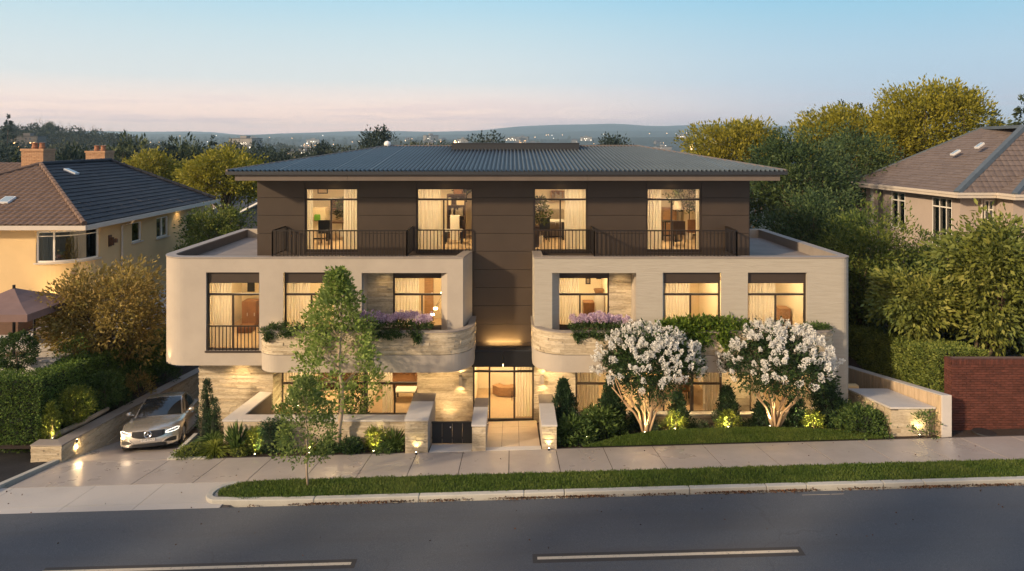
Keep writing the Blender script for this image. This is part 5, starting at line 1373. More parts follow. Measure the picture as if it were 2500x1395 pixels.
# ---- the two light green street trees
def cone_tree(name, label, u, d, v0, v1, hw, leaf, n, per, L, seed, tr, lean, trunk_top, prof, bark='palebark', spread=.16, wob=.16):
    rs = np.random.RandomState(seed); x = X(u, d); b = (x, d, G(x, d)-.02); z0, z1 = Z(v0, d), Z(v1, d)
    t = thing(name, label, 'tree', b); c = (x+lean, d, z0)
    P, D = profile_points(c, z1-z0, hw, prof, n, rs, .75, wob, 5)
    C, Q = clusters(P, D, per, spread, rs, up=.1, rand=.9)
    m = len(C); Ls = L*rs.uniform(.55, 1.25, m); leaf_mesh('crown', C, Q, Ls, Ls*.55, LF[leaf], t, seed)
    mb = MB(); pts = limb(mb, b, (x+lean*.8, d, z0+(z1-z0)*trunk_top), tr, tr*.18, rs, 8, .015, 8)
    for k in range(22):
        s = pts[rs.randint(3, 8)]; a = rs.uniform(0, 6.28); h = rs.uniform(.25, .7); R_ = hw*prof(np.array([min(.95, (s[2]-z0)/(z1-z0)+.12)]) if s[2] > z0 else np.array([.15]))[0]*.8
        limb(mb, s, (s[0]+R_*math.cos(a), s[1]+R_*math.sin(a), s[2]+h+.1), tr*.22, tr*.06, rs, 4, .06, 5)
    part(mb, 'trunk', M[bark], t, smooth=True); return t
pr1 = lambda t: np.interp(t, [0, .08, .25, .42, .6, .8, 1], [.42, .85, 1.0, .82, .62, .30, .05])
cone_tree('young_tree', 'tall young tree with fresh light green leaves and pale trunk in the left flower bed', 825, 21.5, 992, 668, 1.40, 'maple', 460, 17, .13, 5, .085, 0, .93, pr1, spread=.2)
pr2 = lambda t: np.interp(t, [0, .12, .3, .55, .8, 1], [.55, .95, 1.0, .80, .45, .10])
cone_tree('young_tree', 'small thin-stemmed young tree standing in the grass verge', 752, 18.25, 1118, 930, .74, 'young', 260, 15, .095, 6, .035, -.06, .8, pr2, 'palebark', .13)

# ---- white flowered trees
def myrtle(u, d, label, seed, cu, rx, zt, zb):
    rs = np.random.RandomState(seed); x = X(u, d); b = (x, d, G(x, d)+.08); cx = X(cu, d)
    t = thing('flowering_tree', label, 'flowering tree', b, None)
    c = np.array([cx, d, zb+(zt-zb)*.36]); r = np.array([rx*.95, rx*.8, (zt-zb)*.60])
    P, D, lobes = lobed_points(c, r, 26, 620, rs, .34, -.45, .3)
    C, Q = clusters(P, D, 17, .19, rs, up=.15, rand=.9); n = len(C); Ls = .10*rs.uniform(.6, 1.3, n)
    leaf_mesh('crown', C, Q, Ls, Ls*.5, LF['myrtle'], t, seed)
    # conical panicles of tiny petals, thickest over the top of the dome
    k = 400; a = rs.uniform(0, 6.283, k); e = np.arcsin(np.clip(rs.uniform(-.32, 1.0, k)**1.0, -1, 1)); e = np.where(e > .15, e, e*rs.uniform(0, 1.2, k))
    dv = np.stack([np.cos(a)*np.cos(e), np.sin(a)*np.cos(e), np.sin(e)], 1)
    keep = (rs.uniform(0, 1, k) < .22+.78*np.clip(dv[:, 2]*1.2+.15, 0, 1)); dv = dv[keep]; k = len(dv)
    tip = c+dv*r*rs.uniform(.93, 1.07, (k, 1)); ax = nrm(dv*.7+np.array([0, 0, .75])+rs.normal(size=(k, 3))*.2)
    per = 70; s = rs.uniform(0, 1, (k*per, 1))**1.3; Pn = np.repeat(tip, per, 0); An = np.repeat(ax, per, 0); sz = np.repeat(rs.uniform(.45, 1.1, (k, 1)), per, 0)
    rad = nrm(rs.normal(size=(k*per, 3))); rad -= An*np.einsum('ij,ij->i', rad, An)[:, None]; rad = nrm(rad)
    C = Pn+An*s*.26*sz+rad*(.10*(1-s)**.8+.012)*sz*rs.uniform(.7, 1, (k*per, 1)); Q = rad*.5+An*.5+rs.normal(size=(k*per, 3))*.6
    Ls = .045*rs.uniform(.7, 1.3, k*per); leaf_mesh('blossoms', C, Q, Ls, Ls*.95, LF['petal'], t, seed+1)
    mb = MB(); ns = 9
    for i in range(ns):
        a = 2*math.pi*i/ns+rs.uniform(-.3, .3); f = rs.uniform(.55, .95) if i % 3 else .25
        end = np.array([cx+rx*f*math.cos(a)*.82, d+rx*f*math.sin(a)*.6, zb+rs.uniform(.05, .35)])
        st = np.array(b)+np.array([.07*math.cos(a), .07*math.sin(a), 0]); m1 = st*.55+end*.45; m1[0] = st[0]*.72+end[0]*.28; m1[1] = st[1]*.72+end[1]*.28
        fork = st+(m1-st)*.8
        mb.tube([tuple(st), tuple(st*.6+m1*.4+rs.normal(size=3)*.02), tuple(m1), tuple(m1*.45+end*.55+rs.normal(size=3)*.03), tuple(end)], [.052, .043, .034, .024, .013], 7)
        for q in range(4):
            s0_ = m1*(1-.25*q)+end*(.25*q); a2 = a+rs.uniform(-1.1, 1.1)
            limb(mb, s0_, s0_+np.array([math.cos(a2)*.42, math.sin(a2)*.34, rs.uniform(.45, .75)]), .021, .008, rs, 4, .07, 5)
    part(mb, 'trunk', M['myrtlebark'], t, smooth=True); return t
myrtle(1577, 22.0, 'left one of the two multi-stemmed trees covered in white blossom', 21, 1581, 1.72, 3.92, 1.92)
myrtle(1893, 22.2, 'right one of the two multi-stemmed trees covered in white blossom', 23, 1893, 1.84, 3.95, 1.95)

SHADECORE = mat('shrub_shade_core', (.010, .018, .008), 1)  # near-black filler hull; the shade inside a shrub put into its colour
# ---- shrubs and bedding
def profile(kind):
    return {'cone': lambda t: np.interp(t, [0, .12, .5, .85, 1], [.75, 1, .78, .34, .08]),
            'oval': lambda t: np.sqrt(np.clip(1-(2*t-.85)**2/1.4, .02, 1)),
            'dome': lambda t: np.sqrt(np.clip(1-t**2*.97, .02, 1)),
            'ball': lambda t: np.sqrt(np.clip(1-(2*t-1)**2, .03, 1))}[kind]
def shrub(name, label, cat, u, d, vb, vt, hw, kind, leaf, n=160, per=12, L=.06, Wd=.4, spread=.08, seed=0, up=.5, stem=0, group=None, z=None, wob=.12, x=None, rand=.7):
    rs = np.random.RandomState(seed or int(u)); x = X(u, d) if x is None else x
    zb = (G(x, d)-.04) if z is None else z; z0 = Z(vb, d) if stem else zb; z1 = Z(vt, d); hw = hw*d/F
    t = thing(name, label, cat, (x, d, zb), group)
    P, D = profile_points((x, d, z0), z1-z0, hw, profile(kind), n, rs, up, wob)
    ni = n//3; Pi, Di = profile_points((x, d, z0), (z1-z0)*.95, hw*.6, profile(kind), ni, rs, up, wob); P = np.vstack([P, Pi]); D = np.vstack([D, Di])
    C, Q = clusters(P, D, per, spread, rs, up=up*.5, rand=rand); m = len(C); Ls = L*rs.uniform(.6, 1.3, m)
    leaf_mesh('foliage', C, Q, Ls, Ls*Wd, LF[leaf], t, seed or int(u))
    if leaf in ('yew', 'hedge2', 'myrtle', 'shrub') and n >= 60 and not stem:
        pf = profile(kind); H_ = z1-z0; mb = MB(); mb.lathe((x, d, z0), [(0.001, 0)]+[(hw*.58*float(pf(np.array([q]))[0]), H_*q*.88) for q in (0.02, .15, .3, .5, .7, .9, .99)]+[(.001, H_*.9)], 9); part(mb, 'shade_core', SHADECORE, t)
    mb = MB(); limb(mb, (x, d, zb), (x+.01, d, z0+(z1-z0)*.7), max(.018, hw*.06), .008, rs, 5, .03, 6)
    for k in range(5):
        a = rs.uniform(0, 6.28); limb(mb, (x, d, z0+(z1-z0)*.15*k), (x+hw*.6*math.cos(a), d+hw*.6*math.sin(a), z0+(z1-z0)*(.15*k+.22)), .010, .004, rs, 3, .05, 4)
    part(mb, 'stem', M['bark'], t, smooth=True); return t
def blades(name, label, cat, u, d, vt, hw, leaf, n=140, Wd=.05, seed=0, droop=.0, group=None, spreadk=.55):
    """strap leaves, each bent in three segments"""
    rs = np.random.RandomState(seed or int(u)+1); x = X(u, d); zb = G(x, d)-.03; H = Z(vt, d)-zb; hw = hw*d/F
    a = rs.uniform(0, 6.283, n); k = rs.uniform(0, 1, n)**.7; h = H*rs.uniform(.55, 1.05, n)*(1-.35*k)
    b = np.stack([x+hw*.25*k*np.cos(a), d+hw*.25*k*np.sin(a), np.full(n, zb)], 1); o = np.stack([np.cos(a), np.sin(a), np.zeros(n)], 1)
    p1 = b+o*(hw*.35*k)[:, None]+np.array([0, 0, 1])*(h*.6)[:, None]; p2 = b+o*(hw*k)[:, None]+np.array([0, 0, 1])*(h*(1-droop*k))[:, None]
    C = np.vstack([b, p1]); Q = np.vstack([p1-b, p2-p1]); L = np.linalg.norm(Q, axis=1)*1.12
    t = leaf_mesh(name, C, Q, L, Wd*H*.9+.004, LF[leaf], seed=seed or int(u), lift=.0)
    return tag(t, label, cat, group)
S = shrub
# right bed
S('dwarf_conifer', 'stacked dark conifer nearest the entry path on the right', 'conifer', 1376, 22.7, 1045, 932, 31, 'cone', 'yew', 340, 16, .085, .42, .08, wob=.18, up=.9)
S('dwarf_conifer', 'tall dark cone-shaped conifer left of the left white-flowered tree', 'conifer', 1493, 23.0, 1048, 925, 34, 'cone', 'yew', 400, 16, .08, .42, .075, up=.9)
S('dwarf_conifer', 'low dark conifer directly behind the stems of the left white-flowered tree', 'conifer', 1562, 23.1, 1045, 998, 24, 'oval', 'yew', 130, 12, .08, .42, .075, up=.8)
S('dwarf_conifer', 'small conifer just right of the left white-flowered tree', 'conifer', 1655, 22.8, 1048, 962, 27, 'cone', 'yew', 190, 13, .08, .42, .075, up=.9)
S('dwarf_conifer', 'small conifer midway between the two white-flowered trees', 'conifer', 1776, 22.8, 1046, 948, 30, 'cone', 'yew', 210, 13, .08, .42, .075, up=.9)
S('dwarf_conifer', 'low dark conifer left of the stems of the right white-flowered tree', 'conifer', 1862, 23.1, 1044, 975, 22, 'cone', 'yew', 140, 12, .08, .42, .075, up=.9)
S('dwarf_conifer', 'broad low conifer right of the stems of the right white-flowered tree', 'conifer', 1945, 22.9, 1044, 972, 28, 'cone', 'yew', 180, 12, .08, .42, .075, up=.9)
S('dwarf_conifer', 'tall oval conifer at the right end of the planting, left of the stone bench', 'conifer', 2019, 22.7, 1042, 932, 30, 'oval', 'yew', 260, 13, .085, .42, .08, up=.9)
for u, vt, hw, lb in ((1650, 1020, 26, 'spotlit lime shrub left of centre between the white trees'), (1779, 1018, 26, 'spotlit lime shrub right of centre between the white trees'), (1987, 1018, 22, 'spotlit lime shrub right of the right white tree')):
    S('lit_shrub', lb, 'shrub', u, 22.42, 1052, vt-10, hw, 'dome', 'lime', 90, 9, .075, .38, .09)
S('broadleaf_shrub', 'spreading glossy shrub closest to the lit entry wall', 'shrub', 1402, 21.7, 1085, 1030, 46, 'dome', 'shrub', 130, 13, .13, .35, .14, rand=.9)
S('broadleaf_shrub', 'spreading glossy shrub in front of the tall cone conifer', 'shrub', 1468, 22.4, 1060, 1005, 56, 'dome', 'shrub', 170, 13, .13, .35, .14, rand=.9)
S('broadleaf_shrub', 'large leafy bush, rear one of the pair left of the stone bench', 'shrub', 2062, 22.6, 1050, 988, 46, 'dome', 'shrub', 170, 13, .09, .45, .12)
S('broadleaf_shrub', 'large leafy bush, front one of the pair left of the stone bench', 'shrub', 2110, 21.75, 1066, 1002, 62, 'dome', 'shrub', 230, 13, .09, .45, .12)
S('broadleaf_shrub', 'sparse sprig of a shrub at the corner of the stone bench', 'shrub', 2262, 21.15, 1066, 1008, 30, 'cone', 'shrub', 32, 10, .085, .4, .12, up=.9, wob=.3)
for i, (u, d, hw) in enumerate(((1520, 22.6, 30), (1600, 22.9, 26), (1705, 22.8, 34), (1830, 22.9, 26), (1905, 22.9, 24), (1440, 22.8, 30))):
    S('ground_shrub', 'low dark ground shrub in the bed behind the lawn', 'shrub', u, d, 1050, 1034, hw, 'dome', 'yew', 60, 10, .06, .4, .08, group='low dark shrubs behind the lawn')
# left bed
S('dwarf_conifer', 'twin-topped dark conifer between the car and the garden wall', 'conifer', 505, 23.0, 1065, 930, 24, 'cone', 'yew', 260, 13, .06, .35, .07, up=1.0, z=-.45, wob=.2)
S('dwarf_conifer', 'shorter dark conifer leaning against the twin-topped one beside the car', 'conifer', 524, 22.6, 1065, 975, 20, 'cone', 'yew', 150, 12, .06, .35, .07, up=1.0, z=-.3, wob=.2)
blades('grass_tuft', 'bright yellow-green arching grass tuft in the left bed', 'ornamental grass', 524, 21.5, 1070, 52, 'lime', 520, .045, droop=.5)
blades('grass_tuft', 'darker grass tuft behind the bright one, beside the twin conifer', 'ornamental grass', 520, 22.3, 1045, 42, 'shrub', 300, .05, droop=.4)
S('ground_shrub', 'low juniper spreading at the front left corner of the left bed', 'shrub', 462, 21.25, 1118, 1094, 34, 'dome', 'hedge2', 120, 11, .075, .35, .09)
blades('strap_plant', 'upright dark strap-leaved plant against the garden wall, left of the lit shrub', 'strap-leaved plant', 579, 21.5, 1024, 30, 'shrub', 150, .06)
S('lit_shrub', 'brightly spotlit yellow shrub in the left bed', 'shrub', 624, 21.6, 1112, 1052, 30, 'cone', 'lime', 110, 10, .10, .35, .10, wob=.25)
S('ground_shrub', 'dark rounded bush behind the small verge tree', 'shrub', 668, 21.55, 1105, 1030, 38, 'oval', 'yew', 240, 13, .07, .35, .09)
S('ground_shrub', 'dark low mat of foliage at the foot of the tall young tree, left side', 'shrub', 790, 21.4, 1105, 1086, 32, 'dome', 'myrtle', 90, 11, .08, .4, .09)
S('ground_shrub', 'dark low mat of foliage at the foot of the tall young tree, right side', 'shrub', 855, 21.35, 1105, 1080, 34, 'dome', 'myrtle', 110, 11, .08, .4, .09)
S('lit_shrub', 'small spotlit yellow plant left of the trunk of the tall young tree', 'shrub', 757, 21.2, 1108, 1090, 14, 'dome', 'lime', 34, 9, .07, .4, .07)
S('lit_shrub', 'spotlit leafy plant left of the strap-leaved plant by the entry wall', 'shrub', 920, 21.62, 1098, 1052, 30, 'dome', 'lime', 90, 10, .11, .3, .11)
blades('strap_plant', 'upright strap-leaved plant close to the widest entry wall', 'strap-leaved plant', 962, 21.5, 1042, 34, 'shrub', 170, .05)
S('ground_shrub', 'low bright ground cover plant before the strap-leaved plant by the entry wall', 'shrub', 950, 21.2, 1105, 1090, 32, 'dome', 'shrub', 70, 10, .08, .4, .08)
S('ground_shrub', 'small plant between the grass tuft and the spotlit shrub', 'shrub', 588, 21.3, 1112, 1095, 22, 'dome', 'hedge2', 60, 10, .07, .4, .07)
# behind the garden wall
blades('strap_plant', 'bronze strap-leaved plant behind the garden wall at the stone return', 'strap-leaved plant', 690, 23.2, 975, 34, 'brown', 90, .06, droop=.3)
S('broadleaf_shrub', 'dark leafy shrub behind the garden wall between the ground floor windows', 'shrub', 870, 23.9, 1015, 955, 30, 'oval', 'vine', 130, 11, .09, .4, .1, z=-.05)
# by the driveway wall
S('clipped_tree', 'small round tree lit yellow from below beside the driveway wall', 'small tree', 178, 22.6, 1030, 952, 40, 'ball', 'lime', 230, 13, .085, .4, .11, stem=1, z=.4, x=-14.22, wob=.1)
S('clipped_tree', 'small round green tree behind the yellow-lit one beside the driveway wall', 'small tree', 255, 24.3, 995, 915, 40, 'ball', 'shrub', 230, 13, .085, .4, .11, stem=1, z=.25, x=-14.22)
S('lit_shrub', 'upright yellow-green shrub lit from below against the hedge corner', 'shrub', 118, 21.75, 1070, 985, 20, 'cone', 'lime', 150, 12, .07, .35, .08, z=.42, x=-14.42)
S('broadleaf_shrub', 'thin brown-leaved shrub behind the driveway wall', 'shrub', 335, 26.4, 960, 915, 34, 'dome', 'brown', 60, 9, .12, .35, .13, z=.1, x=-14.2)
S('broadleaf_shrub', 'dull green shrub at the far end of the driveway wall', 'shrub', 405, 28.6, 940, 900, 34, 'dome', 'vine', 80, 11, .10, .4, .13, z=.0, x=-14.25)
S('broadleaf_shrub', 'low leafy shrub between the round tree and the brown shrub', 'shrub', 290, 25.3, 985, 955, 26, 'dome', 'vine', 60, 10, .10, .4, .12, z=.15, x=-14.25)
o = MB().tube([(-14.35, 21.7, .58), (-14.1, 22.9, .55), (-14.05, 24.2, .50)], [.10, .09, .07], 8).build('log', M['palebark']); tag(o, 'pale split log lying behind the driveway wall', 'log')
# clipped ball by the raised terrace
rs = np.random.RandomState(77); bx, by = X(40, 23.4), 23.4; t = thing('ball_tree', 'dark clipped ball tree in front of the raised terrace edge', 'small tree', (bx, by, .9))
cz = Z(860, by); q = nrm(rs.normal(size=(420, 3))); P = np.array([bx, by, cz])+q*.56*rs.uniform(.8, 1.05, (420, 1)); C, Q = clusters(P, q, 13, .09, rs, up=.3); Ls = .075*rs.uniform(.6, 1.3, len(C)); leaf_mesh('crown', C, Q, Ls, Ls*.5, LF['brown' if False else 'vine'], t, 7)
mb = MB(); limb(mb, (bx, by, .9), (bx, by, cz), .05, .03, rs, 4, .02, 7); part(mb, 'trunk', M['bark'], t, smooth=True)
sheet('side_bed', -15.7, -13.93, 21.1, 32, lambda x, y: .60-.092*(y-21)-.12, M['mulch'], .4)

# ---- hedges
def hedge(label, boxes, leaf, dens, L, seed, name='hedge'):
    rs = np.random.RandomState(seed); b0 = boxes[0]
    t = thing(name, label, 'hedge', ((b0[0]+b0[1])/2, b0[2], b0[4](b0[2])))
    Cs, Ds = [], []; mb = MB()
    for x0, x1, y0, y1, zb, zt, faces in boxes:
        i = .10
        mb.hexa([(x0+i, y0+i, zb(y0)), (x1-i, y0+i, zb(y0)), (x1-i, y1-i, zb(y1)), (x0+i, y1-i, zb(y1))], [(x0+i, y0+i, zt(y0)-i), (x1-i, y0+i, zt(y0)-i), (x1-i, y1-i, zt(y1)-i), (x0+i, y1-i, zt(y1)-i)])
        H = zt(y0)-zb(y0)
        for f in faces:
            A = {'x': (y1-y0)*H, 'X': (y1-y0)*H, 'y': (x1-x0)*H, 't': (x1-x0)*(y1-y0)}[f]; n = int(A*dens); u = rs.uniform(0, 1, (n, 2))
            if f in 'xX': y = y0+(y1-y0)*u[:, 0]; z = np.array([zb(a)+(zt(a)-zb(a))*b for a, b in zip(y, u[:, 1])]); p = np.stack([np.full(n, x1 if f == 'X' else x0), y, z], 1); d = np.tile([1.0 if f == 'X' else -1.0, 0, .35], (n, 1))
            elif f == 'y': x = x0+(x1-x0)*u[:, 0]; z = zb(y0)+(zt(y0)-zb(y0))*u[:, 1]; p = np.stack([x, np.full(n, y0), z], 1); d = np.tile([0, -1.0, .35], (n, 1))
            else: y = y0+(y1-y0)*u[:, 1]; z = np.array([zt(a) for a in y]); p = np.stack([x0+(x1-x0)*u[:, 0], y, z], 1); d = np.tile([0, 0, 1.0], (n, 1))
            wv = .4*(.07*np.sin(p[:, 0]*3.1+p[:, 1]*2.3)+.06*np.sin(p[:, 2]*4.1+p[:, 1]*5.2)+.03*np.sin(p[:, 1]*11+p[:, 2]*7))
            p = p+d*(wv+rs.uniform(-.10, .05, n))[:, None]; Cs.append(p); Ds.append(d)
    C = np.vstack(Cs); D = np.vstack(Ds)+rs.normal(size=C.shape)*.75; Ls = L*rs.uniform(.6, 1.4, len(C))
    leaf_mesh('foliage', C, D, Ls, Ls*.5, LF[leaf], t, seed); part(mb, 'shade_core', mat('hedge_shade_core', (.006, .010, .004), 1), t); return t  # the core is a solid box, painted near black as the hedge's inner shade
zl = lambda y: 2.45-.10*(y-21.6)
hedge('tall clipped green hedge along the driveway on the far left', [(-18.5, -14.62, 21.5, 22.5, lambda y: .2, zl, 'yXt'), (-15.55, -14.62, 22.5, 31.0, lambda y: .1, zl, 'Xt')], 'hedge', 1500, .06, 31)
zr_ = lambda y: 3.12-.152*(y-22)
hedge('tall clipped hedge behind the timber boundary wall on the right', [(13.72, 15.3, 22.3, 29.0, lambda y: .9, zr_, 'yxt')], 'hedge2', 1300, .075, 32)

# ---- planter plants
def planter(name, label, u0, u1, d, base_v, n, per, L, leaf, seed, trail=(), height=.12, flowers=None, cat='trailing plant'):
    rs = np.random.RandomState(seed); x0, x1 = X(u0, d), X(u1, d); zb = Z(base_v, d)
    t = thing(name, label, cat, ((x0+x1)/2, d+.1, 3.45))
    x = rs.uniform(x0, x1, n); y = d+rs.uniform(-.08, .35, n); e = np.sqrt(np.clip(1-((x-(x0+x1)/2)/((x1-x0)/2))**2, .1, 1))
    z = zb+height*rs.uniform(-.2, 1, n)*e; P = np.stack([x, y, z], 1); D = np.stack([rs.normal(size=n)*.4, rs.normal(size=n)*.4-.3, np.ones(n)], 1)
    # foliage spilling over the edge
    for tu, w_, drop, k in trail:
        xx = X(tu, d)+rs.normal(size=k)*w_*.5; f = rs.uniform(0, 1, k)**1.2; zz = 3.72-drop*f*(1-.5*np.abs(xx-X(tu, d))/w_).clip(.2, 1); yy = d-.16-.06*rs.uniform(0, 1, k)
        P = np.vstack([P, np.stack([xx, yy, zz], 1)]); D = np.vstack([D, np.stack([rs.normal(size=k)*.5, -np.ones(k)*.8, -np.ones(k)*.7+rs.normal(size=k)*.4], 1)])
    C, Q = clusters(P, D, per, L*1.1, rs, up=.1, rand=.9); Ls = L*rs.uniform(.6, 1.3, len(C)); leaf_mesh('foliage', C, Q, Ls, Ls*.45, LF[leaf], t, seed)
    if flowers:
        k = flowers; x = rs.uniform(x0+.05, x1-.03, k); y = d+rs.uniform(-.02, .40, k); z = zb+height*.9+rs.uniform(.0, .16, k)+.05*np.sin(x*5)
        per = 26; s = rs.uniform(0, 1, (k*per, 1)); Pn = np.repeat(np.stack([x, y, z], 1), per, 0); rad = nrm(rs.normal(size=(k*per, 3))*[1, 1, .3])
        C = Pn+rad*.055*(1.1-s)+np.array([0, 0, .15])*s; leaf_mesh('flowers', C, rad+np.array([0, 0, .4]), .055, .045, LF['lilac'], t, seed+3)
    return t
planter('trailing_plant', 'dark trailing greenery at the left end of the left planter', 640, 745, 22.5, 812, 110, 13, .075, 'vine', 81, ((662, .16, .32, 40), (705, .3, .14, 40)), .22)
planter('flowering_plant', 'lilac flowers over trailing leaves in the planter left of the entrance', 862, 1052, 22.5, 800, 190, 13, .08, 'vine', 82, ((1020, .16, .34, 46), (950, .6, .18, 90)), .16, 150, 'flowering plant')
planter('trailing_plant', 'small patch of greenery in the left planter, half hidden by the young tree', 760, 862, 22.5, 812, 90, 13, .08, 'vine', 86, ((800, .3, .15, 30),), .2)
planter('flowering_plant', 'lilac flowers over trailing leaves in the planter right of the entrance', 1392, 1540, 22.5, 803, 150, 13, .08, 'vine', 83, ((1412, .16, .32, 46), (1460, .45, .20, 60)), .15, 130, 'flowering plant')
planter('fern_plant', 'bright green fern-like plants spilling from the middle of the right planter', 1618, 1832, 22.5, 808, 220, 14, .13, 'fern', 84, ((1700, .35, .50, 80), (1765, .2, .5, 60), (1655, .4, .22, 60)), .30, None, 'fern')
planter('cushion_plant', 'low green cushion plant at the right end of the right planter', 1952, 2030, 22.55, 808, 110, 12, .07, 'shrub', 85, (), .17, None, 'cushion plant')

# ---- trees round the plot
tree('bronze_tree', 'big bronze-olive shrubby tree between the yellow house and the hedge', 'tree', (-15.1, 26.2, .2), (-15.0, 25.9, 3.42), (2.3, 1.9, 1.95), 'brown', 760, 16, .17, .42, .34, 41, .10, nl=26, lobe=.36, bottom=-.8)
tree('dark_bush', 'dark green bush under the bronze tree beside the terrace', 'bush', (X(172, 24.4), 24.4, .4), (X(172, 24.4), 24.4, 2.1), (.55, .5, .9), 'hedge', 160, 13, .08, .5, .12, 42, .04, nl=8, bottom=-.9)
tree('leafy_tree', 'round green tree behind the yellow house, left of the terrace parapet', 'tree', (X(535, 36), 36, -2.5), (X(535, 36), 36, 5.15), (1.65, 1.4, 1.35), 'mid', 420, 14, .15, .5, .28, 43, .12, nl=18, up=.4)
tree('leafy_tree', 'thin leaning branchy shrub at the left edge of the roof terrace', 'tree', (X(480, 34), 34, -2.5), (X(470, 34), 34, 4.3), (.9, .9, .8), 'mid', 120, 12, .15, .45, .3, 44, .06, nl=9, up=.4)
tree('golden_tree', 'smaller golden tree behind the ridge of the yellow house roof', 'tree', (X(370, 60), 60, gz(-30, 60)), (X(368, 60), 60, 7.1), (2.0, 2.0, 1.75), 'gold2', 420, 13, .27, .5, .45, 45, .2, nl=18)
tree('golden_tree', 'small golden tree just right of the smaller one behind the yellow house', 'tree', (X(428, 62), 62, gz(-30, 60)), (X(428, 62), 62, 6.9), (.95, 1, 1.2), 'gold2', 150, 13, .26, .5, .4, 46, .12, nl=9)
tree('golden_tree', 'large golden yellow tree between the yellow house and the apartment building', 'tree', (X(545, 52), 52, gz(-22, 52)), (X(545, 52), 52, 6.9), (2.85, 2.6, 2.15), 'yellow', 760, 14, .25, .5, .42, 47, .25, nl=26)
tree('golden_tree', 'leftmost golden tree behind the right end of the metal roof', 'tree', (X(1790, 52), 52, gz(17, 52)), (X(1790, 52), 52, 9.0), (3.6, 3, 2.5), 'gold2', 800, 14, .27, .45, .5, 48, .25, nl=26, up=.5)
tree('golden_tree', 'middle golden tree on the right, between the two others', 'tree', (X(2080, 54), 54, gz(26, 54)), (X(2080, 54), 54, 9.6), (4.2, 3, 3.1), 'yellow', 900, 14, .28, .45, .52, 49, .25, nl=26, up=.5)
tree('golden_tree', 'tallest golden tree at the upper right, above the taupe house roof', 'tree', (X(2280, 50), 50, gz(30, 50)), (X(2275, 50), 50, 10.5), (4.5, 3, 3.3), 'yellow', 1200, 14, .27, .45, .52, 50, .3, nl=34, up=.5)
tree('evergreen_tree', 'dark green tree rising behind the right roof corner', 'tree', (15.5, 39, -3), (X(1955, 38), 38, 7.2), (3.1, 2.6, 3.4), 'dark', 800, 18, .20, .45, .42, 51, .25, nl=30, up=.3)
tree('evergreen_tree', 'dark green tree left of the taupe house roof', 'tree', (X(2095, 44), 44, -3), (X(2085, 44), 44, 7.7), (2.6, 2.2, 2.9), 'dark', 600, 15, .20, .45, .42, 52, .2, nl=22, up=.3)
tree('leafy_tree', 'olive green tree directly behind the right roof terrace', 'tree', (X(1990, 33), 33, -2), (X(1985, 33), 33, 4.9), (3.0, 1.9, 2.6), 'dark', 800, 15, .17, .45, .36, 53, .2, nl=26, up=.3)
tree('leafy_tree', 'mid-green tree in front of the taupe house, to the left', 'tree', (X(2140, 29.5), 29.5, -.5), (X(2130, 29.5), 29.5, 4.0), (2.7, 1.8, 2.9), 'mid', 900, 15, .16, .42, .34, 54, .18, nl=28, up=.45)
tree('leafy_tree', 'mid-green tree in front of the tall window of the taupe house', 'tree', (X(2290, 30), 30, .3), (X(2275, 30), 30, 3.3), (2.2, 1.6, 2.1), 'mid', 560, 17, .16, .42, .34, 55, .18, nl=20, up=.45)
tree('shade_tree', 'dark spreading tree beside the right wall of the apartment building', 'tree', (13.6, 31, -1), (13.6, 30.2, 2.3), (1.9, 1.5, 2.5), 'dark', 420, 15, .17, .45, .36, 56, .15, nl=16)
tree('lobed_leaf_tree', 'near tree with large yellow-green lobed leaves behind the red brick wall', 'tree', (X(2388, 24.6), 24.6, .8), (X(2440, 24.6), 24.6, 4.4), (2.15, 1.7, 2.75), 'palm', 420, 26, .23, .42, .46, 57, .16, nl=30, up=-.3, lobe=.34)
tree('lobed_leaf_tree', 'low left-hand limb tree with lobed leaves above the right hedge', 'tree', (X(2290, 25.3), 25.3, .8), (X(2245, 25.3), 25.3, 4.0), (1.7, 1.3, 1.15), 'palm', 210, 24, .22, .42, .42, 58, .08, nl=12, up=-.25)
tree('lobed_leaf_tree', 'tree with large lobed leaves cut by the right edge of the view', 'tree', (X(2540, 26), 26, .8), (X(2530, 26), 26, 3.6), (1.9, 1.5, 2.4), 'palm', 220, 24, .24, .42, .44, 59, .12, nl=16, up=-.25)
tree('dark_bush', 'dark undergrowth behind the right hedge and brick wall', 'bush', (17.5, 26.6, .8), (17.6, 26.6, 2.6), (3.3, .9, 1.7), 'dark', 500, 14, .16, .5, .34, 60, .08, nl=18)
# street trees across the road, behind the camera: the evening sun through them dapples the asphalt
for i, (x, y, zc, rx, rz, sd) in enumerate(((-31.5, -1.5, 9.6, 3.9, 2.6, 91), (-25.0, -1.5, 9.6, 2.6, 2.6, 92), (-18.0, -1.0, 11.4, 2.6, 1.9, 93), (-10.8, -1.0, 11.4, 2.6, 1.9, 94), (-38.5, -1.5, 9.6, 3.8, 2.6, 95))):
    tree('street_tree', ('broad street tree across the road, second from the west', 'street tree across the road, third from the west', 'street tree across the road, fourth from the west', 'street tree across the road, nearest the viewpoint', 'street tree across the road, westernmost')[i], 'tree', (x, y, .8), (x, y, zc), (rx, 2.4, rz), 'mid', (260, 180, 230, 230, 260)[i], 16, .30, .6, .30, sd, .18, nl=(9, 7, 6, 6, 9)[i], lobe=(.36, .34, .27, .27, .36)[i], inner=.05)
